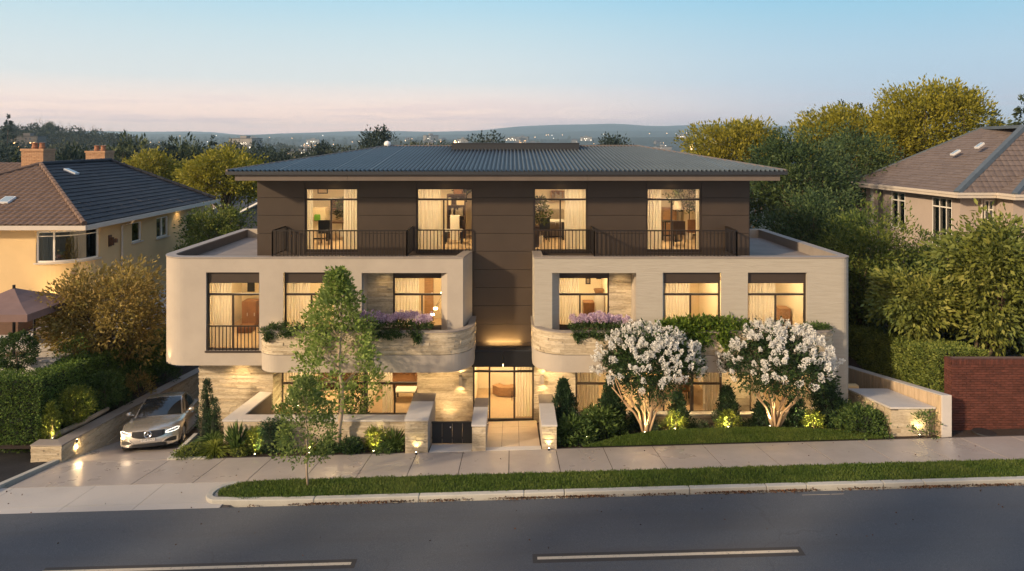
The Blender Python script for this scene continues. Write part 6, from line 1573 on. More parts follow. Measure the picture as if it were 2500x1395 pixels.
# ---------------------------------------------------------------- far trees: a few shapes, each copied as an object of its own
def proto_broad(seed, leaf, h=9.0, w=3.6, n=420, per=10, L=.48):
    rs = np.random.RandomState(seed); c = (0, 0, h*.60); r = (w, w, h*.42)
    P, D, lobes = lobed_points(c, r, 14, n, rs, .42, -.8, .1); C, Q = clusters(P, D, per, .55, rs, up=.2)
    Ls = L*rs.uniform(.6, 1.3, len(C)); return C, Q, Ls, .55
def proto_conifer(seed, h=12.0, w=2.9, n=1250, L=.62):
    rs = np.random.RandomState(seed); t = .05+.95*(1-rs.uniform(0, 1, n*3)**.72); a = rs.uniform(0, 6.283, n*3); lev = np.clip(t+.022*np.sin(t*84), 0, 1)
    k = (.03+(1-lev)**.9)*(1+.2*np.sin(a*3+lev*9+seed)); r = w*k*rs.uniform(.15, 1, n*3)
    C = np.stack([r*np.cos(a), r*np.sin(a), lev*h-r*.25+rs.uniform(-.15, .2, n*3)], 1); D = np.stack([np.cos(a), np.sin(a), rs.uniform(-.5, .25, n*3)], 1)
    tip = t > .97; D[tip, 2] = 1
    return C, D, L*rs.uniform(.5, 1.1, n*3)*(1.1-.55*lev), .5
FM = {'dark': m_leaf('far_conifer_leaf', (.020, .038, .030), (.042, .068, .046), .1, .8, .06), 'green': m_leaf('far_broadleaf', (.032, .050, .022), (.070, .088, .034), .1, .8, .06), 'olive': m_leaf('far_olive_leaf', (.055, .06, .024), (.11, .10, .035), .1, .8, .06)}
protos = []
def make_proto(kind, m, seed, name, label):
    C, Q, Ls, Wd = proto_conifer(seed) if kind == 'c' else proto_broad(seed, None)
    t = thing(name, label, 'tree', (0, 0, 0)); leaf_mesh('crown', C, Q, Ls, Ls*Wd, FM[m], t, seed)
    h = 12 if kind == 'c' else 6; mb = MB(); rs = np.random.RandomState(seed); limb(mb, (0, 0, -2), (0, 0, h*.85), .2, .06, rs, 4, .01, 5); part(mb, 'trunk', M['bark'], t); return t
specs = [('c', 'dark', 1), ('c', 'dark', 2), ('c', 'green', 3), ('b', 'green', 4), ('b', 'green', 5), ('b', 'olive', 6), ('b', 'dark', 7)]
info = {'c': ('conifer', 'dark pointed conifer in the wooded valley behind the houses', 'conifers in the valley'), 'b': ('broadleaf_tree', 'rounded dull green tree in the wooded valley behind the houses', 'broadleaf trees in the valley')}
used = {}
def put_tree(i, x, y, s, rz, label=None, group=None, zoff=0):
    k, m, sd = specs[i]
    if i not in used:
        used[i] = make_proto(k, m, sd, info[k][0], info[k][1]); r = used[i]
    else:
        src = used[i]; r = src.copy(); COL.objects.link(r)
        for ch in src.children: c = ch.copy(); COL.objects.link(c); c.parent = r
    r.location = (x, y, gz(x, y)-.3+zoff); r.scale = (s, s, s*rr_.uniform(.85, 1.15)); r.rotation_euler = (0, 0, rz)
    r['label'] = label or info[k][1]; r['group'] = group or info[k][2]
    if label:
        del r['group']
    return r
rr_ = random.Random(99)
hand = [  # u, v of the top, depth, kind
 (20, 285, 240, 0, 'tallest conifer on the wooded ridge at the far left'), (418, 340, 120, 0, None), (400, 352, 118, 0, None),
 (45, 365, 95, 2, None), (30, 375, 98, 0, None), (160, 372, 90, 6, None), (205, 378, 92, 3, None), (300, 330, 130, 2, None), (305, 345, 135, 3, None), (520, 335, 160, 0, None), (470, 350, 140, 3, None),
 (1975, 280, 80, 2, 'thin fir top between the golden trees on the right'), (2055, 255, 85, 2, 'taller fir top behind the middle golden tree'), (2100, 262, 86, 2, 'fir top immediately right of the taller one'), (2432, 275, 95, 0, 'small dark conifer beyond the ridge of the taupe house'), (2495, 240, 90, 2, 'dark conifer at the upper right edge of the view'), (2530, 255, 92, 2, None)]
for u, v, d, k, lb in hand:
    x = X(u, d); top = Z(v, d); g0 = gz(x, d); h = top-g0; H = 12.0 if specs[k][0] == 'c' else 9.2
    o = put_tree(k, x, d, 1, rr_.uniform(0, 6), lb); s = h/H; o.scale = (s*(.9 if specs[k][0] == 'c' else .7), s*(.9 if specs[k][0] == 'c' else .7), s); o.location.z = g0
LF['fardark'] = m_leaf('hazy_dark_leaf', (.022, .040, .034), (.050, .074, .054), .1, .8, .08); LF['farmid'] = m_leaf('hazy_green_leaf', (.038, .054, .040), (.078, .094, .058), .12, .8, .08)
domes = [(925, 322, 44, 120, 'big dark fir rising behind the left part of the metal roof ridge', 'dark'), (1180, 338, 58, 170, 'broad dark tree top just behind the roof box', 'dark'), (1508, 342, 46, 170, 'round dark tree right of the roof box', 'dark'),
 (1003, 346, 34, 150, None, 'mid'), (880, 348, 30, 130, None, 'mid'), (778, 346, 30, 150, None, 'dark'), (835, 350, 36, 140, None, 'mid'), (722, 356, 45, 125, None, 'mid'), (640, 348, 38, 150, None, 'dark'), (1045, 348, 40, 180, None, 'mid'), (1468, 351, 30, 175, None, 'mid'), (690, 366, 40, 105, None, 'dark'), (1075, 343, 26, 200, None, 'dark'),
 (300, 340, 42, 150, None, 'dark'), (350, 358, 45, 130, None, 'mid'), (205, 366, 42, 95, 'dark rounded tree top between the two brick chimneys', 'dark'), (480, 342, 38, 170, None, 'dark'), (565, 345, 42, 190, None, 'mid'), (250, 345, 50, 160, None, 'mid'), (140, 345, 50, 175, None, 'mid'), (30, 350, 55, 170, None, 'dark'), (430, 352, 40, 140, None, 'dark'), (520, 356, 44, 130, None, 'mid'), (600, 358, 40, 125, None, 'dark')]
for i, (u, v, hw, d, lb, lf) in enumerate(domes):
    R = hw*d/F; x = X(u, d); zt = Z(v if lb else v+16, d); rs = np.random.RandomState(500+i)
    t = tree('broad_tree', lb or 'rounded dark tree top in the middle distance beyond the roofs', 'tree', (x, d, gz(x, d)), (x, d, zt-R*.85), (R*1.05, R*.9, R*.95), 'far'+lf, 170, 11, .0038*d, .55, .0075*d, 500+i, .25, nl=11, group=None if lb else 'rounded trees beyond the roofs', lobe=.40, inner=.1, up=.5)
n = 0
while n < 420:
    y = 85*math.exp(rr_.uniform(0, 1)*1.75); x = rr_.uniform(-.74, .30)*y
    if x > .02*y and y < 110: continue
    k = rr_.choice((0, 1, 2, 2, 3, 4, 4, 5, 6, 3)); h = rr_.uniform(8, 13)
    H = 12.0 if specs[k][0] == 'c' else 9.2
    put_tree(k, x, y, h/H*(1.05 if specs[k][0] == 'c' else 1.0), rr_.uniform(0, 6)); n += 1
# the far woods, which read as one mass
rs = np.random.RandomState(5)
CC, QQ, LL, WW = [], [], [], []
def lowtree(kind, x, y, z, s, rs):
    if kind == 'c':
        n = 46 if y > 800 else 110; t = 1-np.sqrt(rs.uniform(0, 1, n)); a = rs.uniform(0, 6.283, n); r = 2.3*(1-t)**.9*rs.uniform(.3, 1, n)
        C = np.stack([r*np.cos(a), r*np.sin(a), t*12+.5], 1); D = np.stack([np.cos(a), np.sin(a), rs.uniform(-.4, .5, n)], 1); L = (1.9 if n < 60 else 1.25)*(1.15-t); W_ = .7
    else:
        n = 50 if y > 800 else 110; q = nrm(rs.normal(size=(n, 3))); C = q*np.array([3.4, 3.4, 3.4])*rs.uniform(.6, 1.05, (n, 1))+np.array([0, 0, 5]); D = q+rs.normal(size=(n, 3))*.5; L = np.full(n, 2.0 if n < 60 else 1.3); W_ = .7
    CC.append(C*s+np.array([x, y, z])); QQ.append(D); LL.append(L*s); WW.append(L*s*W_)
n = 0
while n < 8500:
    f = rs.uniform(0, 1); y = 240*math.exp(f*2.65); x = rs.uniform(-.80, .62)*y
    den = .5+.5*math.sin(x/95+y/140)*math.sin(y/210+1); ridge = math.exp(-((x+345)/190)**2-((y-520)/240)**2)+math.exp(-((x+350)/190)**2-((y-930)/260)**2)+math.exp(-((x+180)/330)**2-((y-1500)/380)**2)
    town = 1 if (y > 650 and x > -.12*y) else 0
    p = .55*den+ridge*1.2-(.45 if town else 0)
    if rs.uniform() > p+(.30 if x < .02*y else .10): continue
    lowtree('c' if rs.uniform() < (.7 if ridge > .3 else .35) else 'b', x, y, gz(x, y)-.5, rs.uniform(.8, 1.35), rs); n += 1
FM['mass'] = m_leaf('far_wood_leaf', (.022, .038, .024), (.055, .070, .034), .05, .9, .012, c3=(.07, .066, .036))
fw = leaf_mesh('distant_wood', np.vstack(CC), np.vstack(QQ), np.concatenate(LL), np.concatenate(WW), FM['mass'], seed=3, at=(0, 600, 0)); tag(fw, 'dark woods covering the far ridges and valley', 'woods', kind='stuff')

# ---------------------------------------------------------------- the town in the valley
M['bwall'] = m_noisy('town_wall', (.20, .19, .18), .2, .05, .9); M['bwall2'] = m_noisy('town_wall_dim', (.12, .11, .10), .2, .05, .9)
M['broof'] = m_noisy('town_roof', (.06, .055, .055), .3, .1, .8); M['bwin'] = m_emit('town_window_glow', (1, .58, .24), 3.2); M['bwin2'] = m_emit('town_window_white', (1, .88, .66), 4.5)
def town_house(kind, seed):
    R = random.Random(seed); mb = MB(); w, d, h = [(14, 9, 5.5), (26, 12, 9), (38, 16, 7), (18, 14, 13), (11, 9, 4.5)][kind]
    mb.cur = 0; mb.box(-w/2, w/2, -d/2, d/2, -3, h)
    if kind in (0, 4):
        mb.cur = 1; mb.hexa([(-w/2-.6, -d/2-.6, h), (w/2+.6, -d/2-.6, h), (w/2+.6, d/2+.6, h), (-w/2-.6, d/2+.6, h)], [(-w/2+2, -.1, h+3), (w/2-2, -.1, h+3), (w/2-2, .1, h+3), (-w/2+2, .1, h+3)])
    else:
        mb.cur = 1; mb.box(-w/2-.3, w/2+.3, -d/2-.3, d/2+.3, h, h+.5); mb.cur = 0; mb.box(-w*.15, w*.12, -d*.2, d*.2, h+.5, h+2.6)
    mb.cur = 2; fl = max(1, int(h/3.2))
    for f in range(fl):
        n = int(w/2.6)
        for i in range(n):
            if R.random() < (.30 if kind != 2 else .55): x = -w/2+1+(w-2)*(i+.5)/n; mb.box(x-.6, x+.6, -d/2-.05, -d/2+.01, f*3.2+1.0, f*3.2+2.3)
    mb.cur = 3
    for f in range(fl):
        n = int(w/2.6)
        for i in range(n):
            if R.random() < .4: x = -w/2+1+(w-2)*(i+.5)/n; mb.box(x-.55, x+.55, -d/2-.06, -d/2+.01, f*3.2+1.05, f*3.2+2.2)
    return mb
TB = []
lab = 'small distant building with a few lit windows in the valley town'
dark_win = mat('town_window_dark', (.05, .06, .08), .2)
for k in range(5):
    for sd in (1, 2):
        o = town_house(k, sd*10+k).build('town_building', [M['bwall'] if (k+sd) % 2 else M['bwall2'], M['broof'], M['bwin'] if sd == 1 else M['bwin2'], dark_win], at=(0, 0, 0)); TB.append(o)
tused = set()
def put_b(k, x, y, s=1, rz=None, label=None):
    src = TB[k]
    if k in tused: o = src.copy(); COL.objects.link(o)
    else: o = src; tused.add(k)
    o.location = (x, y, gz(x, y)); o.rotation_euler = (0, 0, rr_.uniform(-.5, .5) if rz is None else rz); o.scale = (s, s, s)
    tag(o, label or lab, 'building'); 
    if not label: o['group'] = 'town buildings in the valley'
    return o
for u, y, k, lb in ((370, 330, 3, 'pale flat-roofed block on the wooded ridge above the near chimney'), (120, 330, 2, 'long pale building on the ridge behind the chimneys'), (262, 420, 7, 'pale house high on the wooded ridge'), (200, 280, 4, 'pale building between the two chimneys'), (70, 420, 6, 'pale house at the left end of the ridge'), (600, 900, 3, 'distant block left of the far fir'), (1025, 200, 5, 'white flat-roofed building just over the metal roof ridge'), (1380, 420, 2, 'orange-lit low building behind the roof box'), (1625, 1300, 7, 'large distant block on the right of the town')):
    put_b(k, X(u, y), y, .8 if y < 500 else 1.5, label=lb)
n = 0
while n < 150:
    y = 420*math.exp(rr_.uniform(0, 1)*1.75); x = rr_.uniform(-.42, .32)*y
    if x < -.12*y and rr_.random() < .5: continue
    if math.exp(-((x+345)/160)**2-((y-500)/170)**2) > .35: continue
    put_b(rr_.randrange(10), x, y, rr_.uniform(.8, 1.15)*(1 if y < 1200 else 1.5)); n += 1
# nearer houses below the plot
def cottage(label, u, d, w, dd, h, v_top, roofm, wallm, rz):
    t = thing('cottage', label, 'house', (0, 0, 0)); mb = MB(); mb.box(-w/2, w/2, -dd/2, dd/2, -6, h); part(mb, 'wall', wallm, t)
    mb = MB(); r = h+dd*.28; o_ = .5
    mb.quad((-w/2-o_, -dd/2-o_, h), (w/2+o_, -dd/2-o_, h), (w/2+o_, 0, r), (-w/2-o_, 0, r)); mb.quad((w/2+o_, dd/2+o_, h), (-w/2-o_, dd/2+o_, h), (-w/2-o_, 0, r), (w/2+o_, 0, r))
    part(mb, 'roof', roofm, t)
    mb = MB()
    for s in (-1, 1): mb.poly([(s*w/2, -dd/2, h), (s*w/2, dd/2, h), (s*w/2, 0, r-.14)])
    part(mb, 'gable', wallm, t)
    for s in (-1, 1):
        for k in (-1, 1): mb = MB(); mb.tube([(s*(w/2+.52), k*(dd/2+.5), h-.05), (s*(w/2+.52), 0, r-.02)], .11, 4); part(mb, 'bargeboard', M['whiteframe'], t)
    for px in (-.25, .25):
        mb = MB(); mb.box(w*px-.6, w*px+.6, -dd/2-.06, -dd/2+.02, h*.35, h*.35+1.2); part(mb, 'window', M['whiteframe'], t)
        mb = MB(); mb.box(-w/2-.06, -w/2+.02, dd*px-.5, dd*px+.5, h*.35, h*.35+1.2); part(mb, 'window', M['whiteframe'], t)
    t.location = (X(u, d), d, Z(v_top, d)-r); t.rotation_euler = (0, 0, rz); return t
cottage('grey-roofed house with white gable boards behind the left roof terrace', 612, 62, 9, 7, 3, 484, M['slate_and_shade_roof'], M['taupe'], math.radians(-62))
cottage('low grey house between the two golden trees on the left', 440, 85, 9, 7, 3, 405, M['shingle'], M['taupe'], .3)
for k, o in enumerate(TB):
    if k not in tused: bpy.data.objects.remove(o)
# lamps scattered over the town
def lampost(s, m):
    mb = MB(); mb.tube([(0, 0, 0), (0, 0, 8)], .12, 5); mb.tube([(0, 0, 8), (0, -1.2, 8.3)], .08, 4); mb.cur = 1
    mb.lathe((0, -1.2, 8.0), [(0, -.5*s), (.45*s, -.3*s), (.55*s, 0), (.3*s, .35*s), (0, .45*s)], 8); return mb.build('street_lamp', [M['black'], m], at=(0, 0, 0))
lm = [m_emit('sodium_lamp', (1, .62, .28), 5), m_emit('white_lamp', (1, .92, .78), 5)]
LP = [lampost(1.0, lm[0]), lampost(1.0, lm[1])]; first = [True, True]; n = 0
while n < 210:
    y = 330*math.exp(rr_.uniform(0, 1)*2.1); x = rr_.uniform(-.62, .32)*y
    if x < -.15*y and rr_.random() < .55: continue
    k = rr_.randrange(2)
    if first[k]: o = LP[k]; first[k] = False
    else: o = LP[k].copy(); COL.objects.link(o)
    s = .55+y/1500; o.location = (x, y, gz(x, y)+rr_.uniform(0, 2)); o.scale = (s, s, max(1, s*.8)); tag(o, 'tiny glowing street lamp in the distant valley town', 'street lamp', 'street lamps in the valley'); n += 1
# nearer poles with lamps between the trees
for u, v, d, lb in ((1112, 346, 210, 'tall lamp post with a warm globe just above the metal roof ridge'), (1687, 352, 190, 'thin lamp post right of the roof box')):
    o = LP[0].copy(); COL.objects.link(o); x = X(u, d); h = Z(v, d)-gz(x, d); o.location = (x, d, gz(x, d)); o.scale = (.9, .9, h/8.3); tag(o, lb, 'lamp post')
    if 'group' in o: del o['group']
# haze
hb = MB(); hb.box(-7000, 7000, -120, 6550, -120, 165); hz = bpy.data.materials.new('haze'); hz.use_nodes = True; nt = hz.node_tree; nt.nodes.remove(nt.nodes['Principled BSDF'])
pv_ = nt.nodes.new('ShaderNodeVolumePrincipled'); pv_.inputs['Color'].default_value = (.58, .82, 1, 1); pv_.inputs['Density'].default_value = .00017; pv_.inputs['Anisotropy'].default_value = .1
nt.links.new(pv_.outputs[0], nt.nodes['Material Output'].inputs['Volume'])
tag(hb.build('haze', hz, at=(0, 0, 0)), kind='stuff'); bpy.data.objects['haze']['label'] = 'thin blue evening haze over the valley'; bpy.data.objects['haze']['category'] = 'haze'
SC.cycles.volume_bounces = 0; SC.cycles.max_bounces = 7; SC.cycles.transparent_max_bounces = 12
# ---------------------------------------------------------------- curtains and furniture seen through the windows
def cur(u0, u1, y, z0, z1, label, m='curtain', folds=.10, amp=.028):
    p = Path([(X(u0, y), y), (X(u1, y), y)])
    return drape('curtain', p, 0, p.len, 0, z0, z1, M[m], label, folds=folds, amp=amp, seed=int(u0))
yb = 24.72
cur(745, 764, yb, 5.95, 8.38, 'narrow white curtain at the left edge of the first top floor window')
cur(839, 876, yb, 5.95, 8.38, 'white curtain at the right side of the first top floor window')
cur(1016, 1076, yb, 5.95, 8.38, 'wide white curtain filling the left half of the second top floor window', folds=.13)
cur(1379, 1436, yb, 5.95, 8.38, 'wide white curtain on the right of the third top floor window', folds=.13)
cur(1576, 1614, yb, 5.95, 8.38, 'white curtain at the left side of the fourth top floor window')
cur(1698, 1714, yb, 5.95, 8.38, 'narrow white curtain at the right edge of the fourth top floor window')
yc_ = 23.42
cur(514, 566, yc_, 2.88, 5.42, 'white curtain behind the railed first floor window')
cur(694, 758, yc_, 2.88, 5.42, 'pleated curtain in the first floor window behind the young tree')
cur(1617, 1684, yc_, 2.88, 5.42, 'bright curtain in the first floor window above the fern planter')
cur(1828, 1893, yc_, 2.88, 5.42, 'curtain in the rightmost first floor window')
yd_ = 24.2
cur(960, 1023, yd_, 2.88, 5.42, 'pleated curtain in the recessed first floor window left of the entrance')
cur(1362, 1413, yd_, 2.88, 5.42, 'pleated curtain in the recessed first floor window right of the entrance')
cur(696, 765, 25.1, .02, 2.36, 'very bright white curtain in the ground floor window behind the young tree')
cur(934, 958, 25.1, .02, 2.36, 'slim white curtain in the ground floor sliding window by the entry wall')
cur(1259, 1299, 24.75, .02, 2.28, 'long curtain at the right side of the glazed entrance')
cur(1408, 1462, 24.62, .24, 2.36, 'curtain at the left end of the right ground floor windows')
cur(1716, 1758, 24.62, .24, 2.36, 'curtain at the right end of the long right ground floor window')
cur(1833, 1862, 24.62, .24, 2.36, 'curtain in the small ground floor window behind the right white tree')
def obj1(mb, name, m, label, cat, bevel=.006, **k): return tag(mb.build(name, m, bevel=bevel, **k), label, cat)
def table(x0, x1, y0, y1, z, h, m, label, cat='desk', th=.05, name='desk'):
    t = thing(name, label, cat, ((x0+x1)/2, (y0+y1)/2, z)); part(MB().box(x0, x1, y0, y1, z+h-th, z+h), 'table_top', m, t)
    for x in (x0+.04, x1-.04):
        for y in (y0+.04, y1-.04): part(MB().box(x-.025, x+.025, y-.025, y+.025, z, z+h-th), 'leg', M['black'], t)
    return t
def chair(x, y, z, m, label, rz=0):
    t = thing('chair', label, 'chair', (x, y, z)); w = .22
    part(MB().box(x-w, x+w, y-w, y+w, z+.42, z+.48), 'seat', m, t); part(MB().box(x-w, x+w, y-w-.0, y-w+.05, z+.481, z+.92), 'backrest', m, t)
    for a in (-1, 1):
        for b in (-1, 1): part(MB().tube([(x+a*.19, y+b*.19, z+.42), (x+a*.2, y+b*.2, z)], .014, 5), 'leg', M['black'], t)
    return t
def shelf(x0, x1, y0, y1, z0, z1, n, m, label, name='bookcase', cat='bookcase', back=True):
    t = thing(name, label, cat, ((x0+x1)/2, (y0+y1)/2, z0)); mb = MB(); mb.box(x0, x0+.03, y0, y1, z0, z1); part(mb, 'side_panel', m, t); part(MB().box(x1-.03, x1, y0, y1, z0, z1), 'side_panel', m, t)
    if back: part(MB().box(x0+.03, x1-.03, y1-.02, y1, z0, z1), 'back_panel', m, t)
    R = random.Random(int(abs(x0)*100))
    for i in range(n+1):
        z = z0+.01+(z1-z0-.04)*i/n; part(MB().box(x0+.031, x1-.031, y0, y1-.021, z, z+.025), 'shelf', m, t)
        if i < n:
            x = x0+.06; mb = MB(); col = M[R.choice(('brownfab', 'white', 'orange', 'greyfab', 'darkwood', 'inwall2'))]
            while x < x1-.1:
                w = R.uniform(.03, .12); h = R.uniform(.3, .8)*(z1-z0)/n
                if R.random() < .75: mb.box(x, x+w-.006, y0+.04, y1-.06, z+.026, z+.026+h)
                x += w
            if mb.v: part(mb, 'books', col, t)
    return t
def cabinet(x0, x1, y0, y1, z0, z1, m, label, name='cabinet', cat='cabinet', nd=2):
    t = thing(name, label, cat, ((x0+x1)/2, (y0+y1)/2, z0)); part(MB().box(x0, x1, y0, y1, z0+.06, z1), 'body', m, t); part(MB().box(x0+.03, x1-.03, y0+.03, y1, z0, z0+.06), 'plinth', M['black'], t)
    for i in range(nd):
        a = x0+(x1-x0)*i/nd+.01; b = x0+(x1-x0)*(i+1)/nd-.01; d = part(MB().box(a, b, y0-.02, y0-.001, z0+.08, z1-.02), 'door', m, t); part(MB().box(b-.05, b-.035, y0-.035, y0-.021, (z0+z1)/2-.06, (z0+z1)/2+.06), 'handle', M['awhite'], d)
    return t
def picture(x0, x1, y, z0, z1, m, label):
    t = thing('picture', label, 'picture', ((x0+x1)/2, y, z0)); part(MB().box(x0, x1, y-.03, y, z0, z1), 'frame', M['black'], t); part(MB().box(x0+.04, x1-.04, y-.034, y-.031, z0+.04, z1-.04), 'canvas', m, t); return t
def plant(x, y, z, h, r, label, leaf='inplant', n=90, L=.13, stemh=.45, seed=1, pot='white'):
    rs = np.random.RandomState(seed); t = thing('potted_plant', label, 'potted plant', (x, y, z))
    part(MB().lathe((x, y, z), [(0, 0), (.12, 0), (.16, .28), (.13, .28), (.12, .24), (0, .24)], 12), 'pot', M[pot], t)
    part(MB().tube([(x, y, z+.2), (x+.03, y, z+h*.6), (x, y, z+h*.85)], [.022, .016, .01], 6), 'stem', M['bark'], t)
    P, D = profile_points((x, y, z+h*stemh), h*(1-stemh), r, profile('oval'), n, rs, .3, .25); C, Q = clusters(P, D, 7, .08, rs); leaf_mesh('leaves', C, Q, L*rs.uniform(.6, 1.2, len(C)), L*.4, LF[leaf], t, seed); return t
def floor_lamp(x, y, z, h, label, lit=True):
    t = thing('floor_lamp', label, 'floor lamp', (x, y, z)); part(MB().lathe((x, y, z), [(0, .03), (.15, .02), (.15, 0)], 14), 'base', M['black'], t); part(MB().tube([(x, y, z+.03), (x, y, z+h-.2)], .012), 'pole', M['black'], t)
    part(MB().lathe((x, y, z+h-.32), [(.20, 0), (.13, .32)], 16), 'lamp_shade', M['lampsoft'] if lit else M['greyfab'], t); return t
z2 = 5.93
# first top floor window
o = table(X(800, 27.2), X(850, 27.2), 26.9, 27.5, z2, .74, M['darkwood'], 'dark desk behind the first top floor window')
chair(X(795, 26.2), 26.2, z2, M['black'], 'black chair at the desk behind the first top floor window')
cabinet(X(766, 27.6), X(797, 27.6), 27.4, 28.0, z2, z2+1.25, M['inwall2'], 'tall tan cabinet behind the first top floor window', nd=1)
obj1(MB().box(X(768, 27.3), X(782, 27.3), 27.2, 27.35, z2+.75, z2+1.0), 'cushion', M['green'], 'bright green cushion standing before the tan cabinet, first top floor window', 'cushion', .03)
shelf(X(812, 28.9), X(850, 28.9), 28.75, 29.15, z2+1.0, z2+1.5, 1, M['wood'], 'low wall shelf of jars behind the first top floor window', 'wall_shelf', 'shelf')
picture(X(775, 29.15), X(800, 29.15), 29.19, 7.6, 7.9, M['inwall2'], 'small picture high on the wall of the first top floor room')
plant(X(836, 28.3), 28.3, z2, 1.5, .25, 'thin indoor plant by the wall shelf, first top floor window', seed=3)
# second
shelf(X(1092, 27.9), X(1136, 27.9), 27.7, 28.1, z2, z2+1.75, 4, M['darkwood'], 'dark bookcase with boxes behind the second top floor window')
obj1(MB().box(X(1100, 27.4), X(1122, 27.4), 27.25, 27.55, z2+.0, z2+.95), 'storage_box', M['white'], 'white storage column in front of the dark bookcase', 'storage box')
obj1(MB().box(X(1108, 27.85), X(1130, 27.85), 27.75, 28.0, z2+1.76, z2+1.98), 'carton', M['orange'], 'orange carton on top of the dark bookcase', 'box')
table(X(1086, 26.4), X(1130, 26.4), 26.2, 26.7, z2, .5, M['white'], 'low white table behind the second top floor window', 'table', name='table')
plant(X(1128, 28.2), 28.2, z2+.0, 2.35, .35, 'tall palm-like plant beside the dark bookcase', L=.2, n=60, stemh=.75, seed=4)
picture(X(1110, 28.55), X(1140, 28.55), 28.59, 7.3, 8.2, M['inwall2'], 'tall plain picture behind the second top floor window')
# third
plant(X(1316, 26.4), 26.4, z2, 1.7, .3, 'dark potted plant at the left of the third top floor window', seed=5, n=110)
table(X(1330, 27.6), X(1376, 27.6), 27.2, 27.8, z2, .76, M['white'], 'pale desk behind the third top floor window')
chair(X(1328, 26.9), 26.9, z2, M['black'], 'black chair at the pale desk behind the third top floor window')
shelf(X(1345, 28.5), X(1385, 28.5), 28.3, 28.58, z2+1.45, z2+1.85, 1, M['wood'], 'wall shelf of books behind the third top floor window', 'wall_shelf', 'shelf')
cabinet(X(1322, 28.3), X(1376, 28.3), 28.0, 28.5, z2, z2+1.1, M['greyfab'], 'long grey cabinet against the wall, third top floor window', nd=3)
obj1(MB().box(X(1302, 25.6), X(1316, 25.6), 25.4, 25.9, z2, z2+.75), 'side_table', M['darkwood'], 'dark side table at the left edge of the third top floor window', 'side table')
# fourth
plant(X(1682, 27.4), 27.4, z2, 2.55, .72, 'indoor tree with airy olive crown behind the fourth top floor window', n=330, L=.10, stemh=.42, seed=6)
floor_lamp(X(1655, 27), 27.0, z2, 1.55, 'floor lamp with grey shade behind the fourth top floor window', False)
cabinet(X(1616, 28.6), X(1648, 28.6), 28.3, 28.8, z2, z2+1.15, M['wood'], 'wooden cabinet behind the fourth top floor window')
cabinet(X(1665, 28.8), X(1705, 28.8), 28.5, 29.0, z2, z2+1.3, M['inwall2'], 'tan cabinet under the indoor tree, fourth top floor window')
chair(X(1690, 26.4), 26.4, z2, M['orange'], 'brown chair near the right curtain of the fourth top floor window')
chair(X(1655, 25.9), 25.9, z2, M['darkwood'], 'dark chair in the middle of the fourth top floor window')
table(X(1618, 27.0), X(1648, 27.0), 26.7, 27.2, z2, .8, M['black'], 'black console with glasses, left in the fourth top floor window', 'console', name='console')
# first floor
z1_ = 2.86
cabinet(X(598, 26.3), X(632, 26.3), 26.0, 26.5, z1_, z1_+.95, M['orange'], 'orange-brown sideboard behind the railed first floor window', 'sideboard', 'sideboard')
obj1(MB().box(X(605, 26.6), X(622, 26.6), 26.55, 26.62, z1_+1.2, z1_+1.65), 'screen', M['black'], 'black wall screen behind the railed first floor window', 'screen')
o = obj1(MB().box(X(585, 25.4), X(620, 25.4), 25.1, 25.6, z1_, z1_+.25), 'footstool', M['brownfab'], 'brown footstool on the floor of the railed first floor room', 'footstool', .04)
t = thing('staircase', 'short wooden steps at the right of the railed first floor room', 'steps', (X(615, 26.9), 26.9, z1_))
for i in range(4): part(MB().box(X(600+4*i, 27), X(636, 27), 26.7+.12*i, 27.2, z1_+.15*i, z1_+.15*(i+1)-.005), 'step', M['wood'], t)
t = thing('pendant_lamp', 'branching pendant lamp with small glowing shades in the recessed left first floor window', 'pendant lamp', (X(1078, 25.4), 25.4, 4.2)); px = X(1078, 25.4)
part(MB().tube([(px, 25.4, 5.4), (px, 25.4, 4.0)], .012), 'rod', M['black'], t)
for i, (du, z) in enumerate(((-14, 3.72), (2, 4.25), (10, 4.0), (-22, 3.5), (6, 3.45), (14, 4.5))):
    q = X(1078+du, 25.4); yq = 25.4+.1*((i % 3)-1); part(MB().tube([(px, 25.4, 4.0+.05*i), (q, yq, z+.05)], .006, 4), 'arm', M['black'], t); part(MB().lathe((q, yq, z), [(0, .05), (.07, .03), (.08, -.03), (0, -.04)], 10), 'lamp_shade', M['lamp'], t)
t = thing('interior_door', 'tan door at the back of the recessed left first floor room', 'door', (X(1045, 27.2), 27.2, z1_)); part(MB().box(X(1036, 27.2), X(1058, 27.2), 27.22, 27.27, z1_, z1_+2.05), 'leaf', M['wood'], t); part(MB().lathe((X(1055, 27.2), 27.2, z1_+1), [(0, -.05), (.03, -.04), (.03, 0)], 8, 'y'), 'handle', M['awhite'], t)
cabinet(X(1424, 26.0), X(1450, 26.0), 25.8, 26.3, z1_, z1_+.95, M['orange'], 'orange-red cabinet in the recessed right first floor room')
cabinet(X(1452, 26.5), X(1472, 26.5), 26.2, 26.7, z1_, z1_+1.15, M['white'], 'white cabinet with a basket in the recessed right first floor room', nd=1)
obj1(MB().lathe((X(1462, 26.4), 26.42, z1_+1.15), [(0, 0), (.14, 0), (.2, .18), (.17, .18), (.13, .03), (0, .03)], 14), 'basket', M['wood'], 'wicker basket on the white cabinet', 'basket', 0)
obj1(MB().box(X(1474, 26.3), X(1485, 26.3), 26.1, 26.5, z1_+.3, z1_+1.1).box(X(1475, 26.3), X(1484, 26.3), 26.15, 26.45, z1_, z1_+.3), 'armchair', M['greyfab'], 'grey high-backed armchair at the right of the recessed right first floor room', 'armchair', .03)
picture(X(1430, 27.2), X(1442, 27.2), 27.29, 4.2, 4.45, M['greyfab'], 'small dark picture in the recessed right first floor room')
picture(X(1456, 27.2), X(1470, 27.2), 27.29, 4.4, 5.3, M['inwall2'], 'tall tan panel picture in the recessed right first floor room')
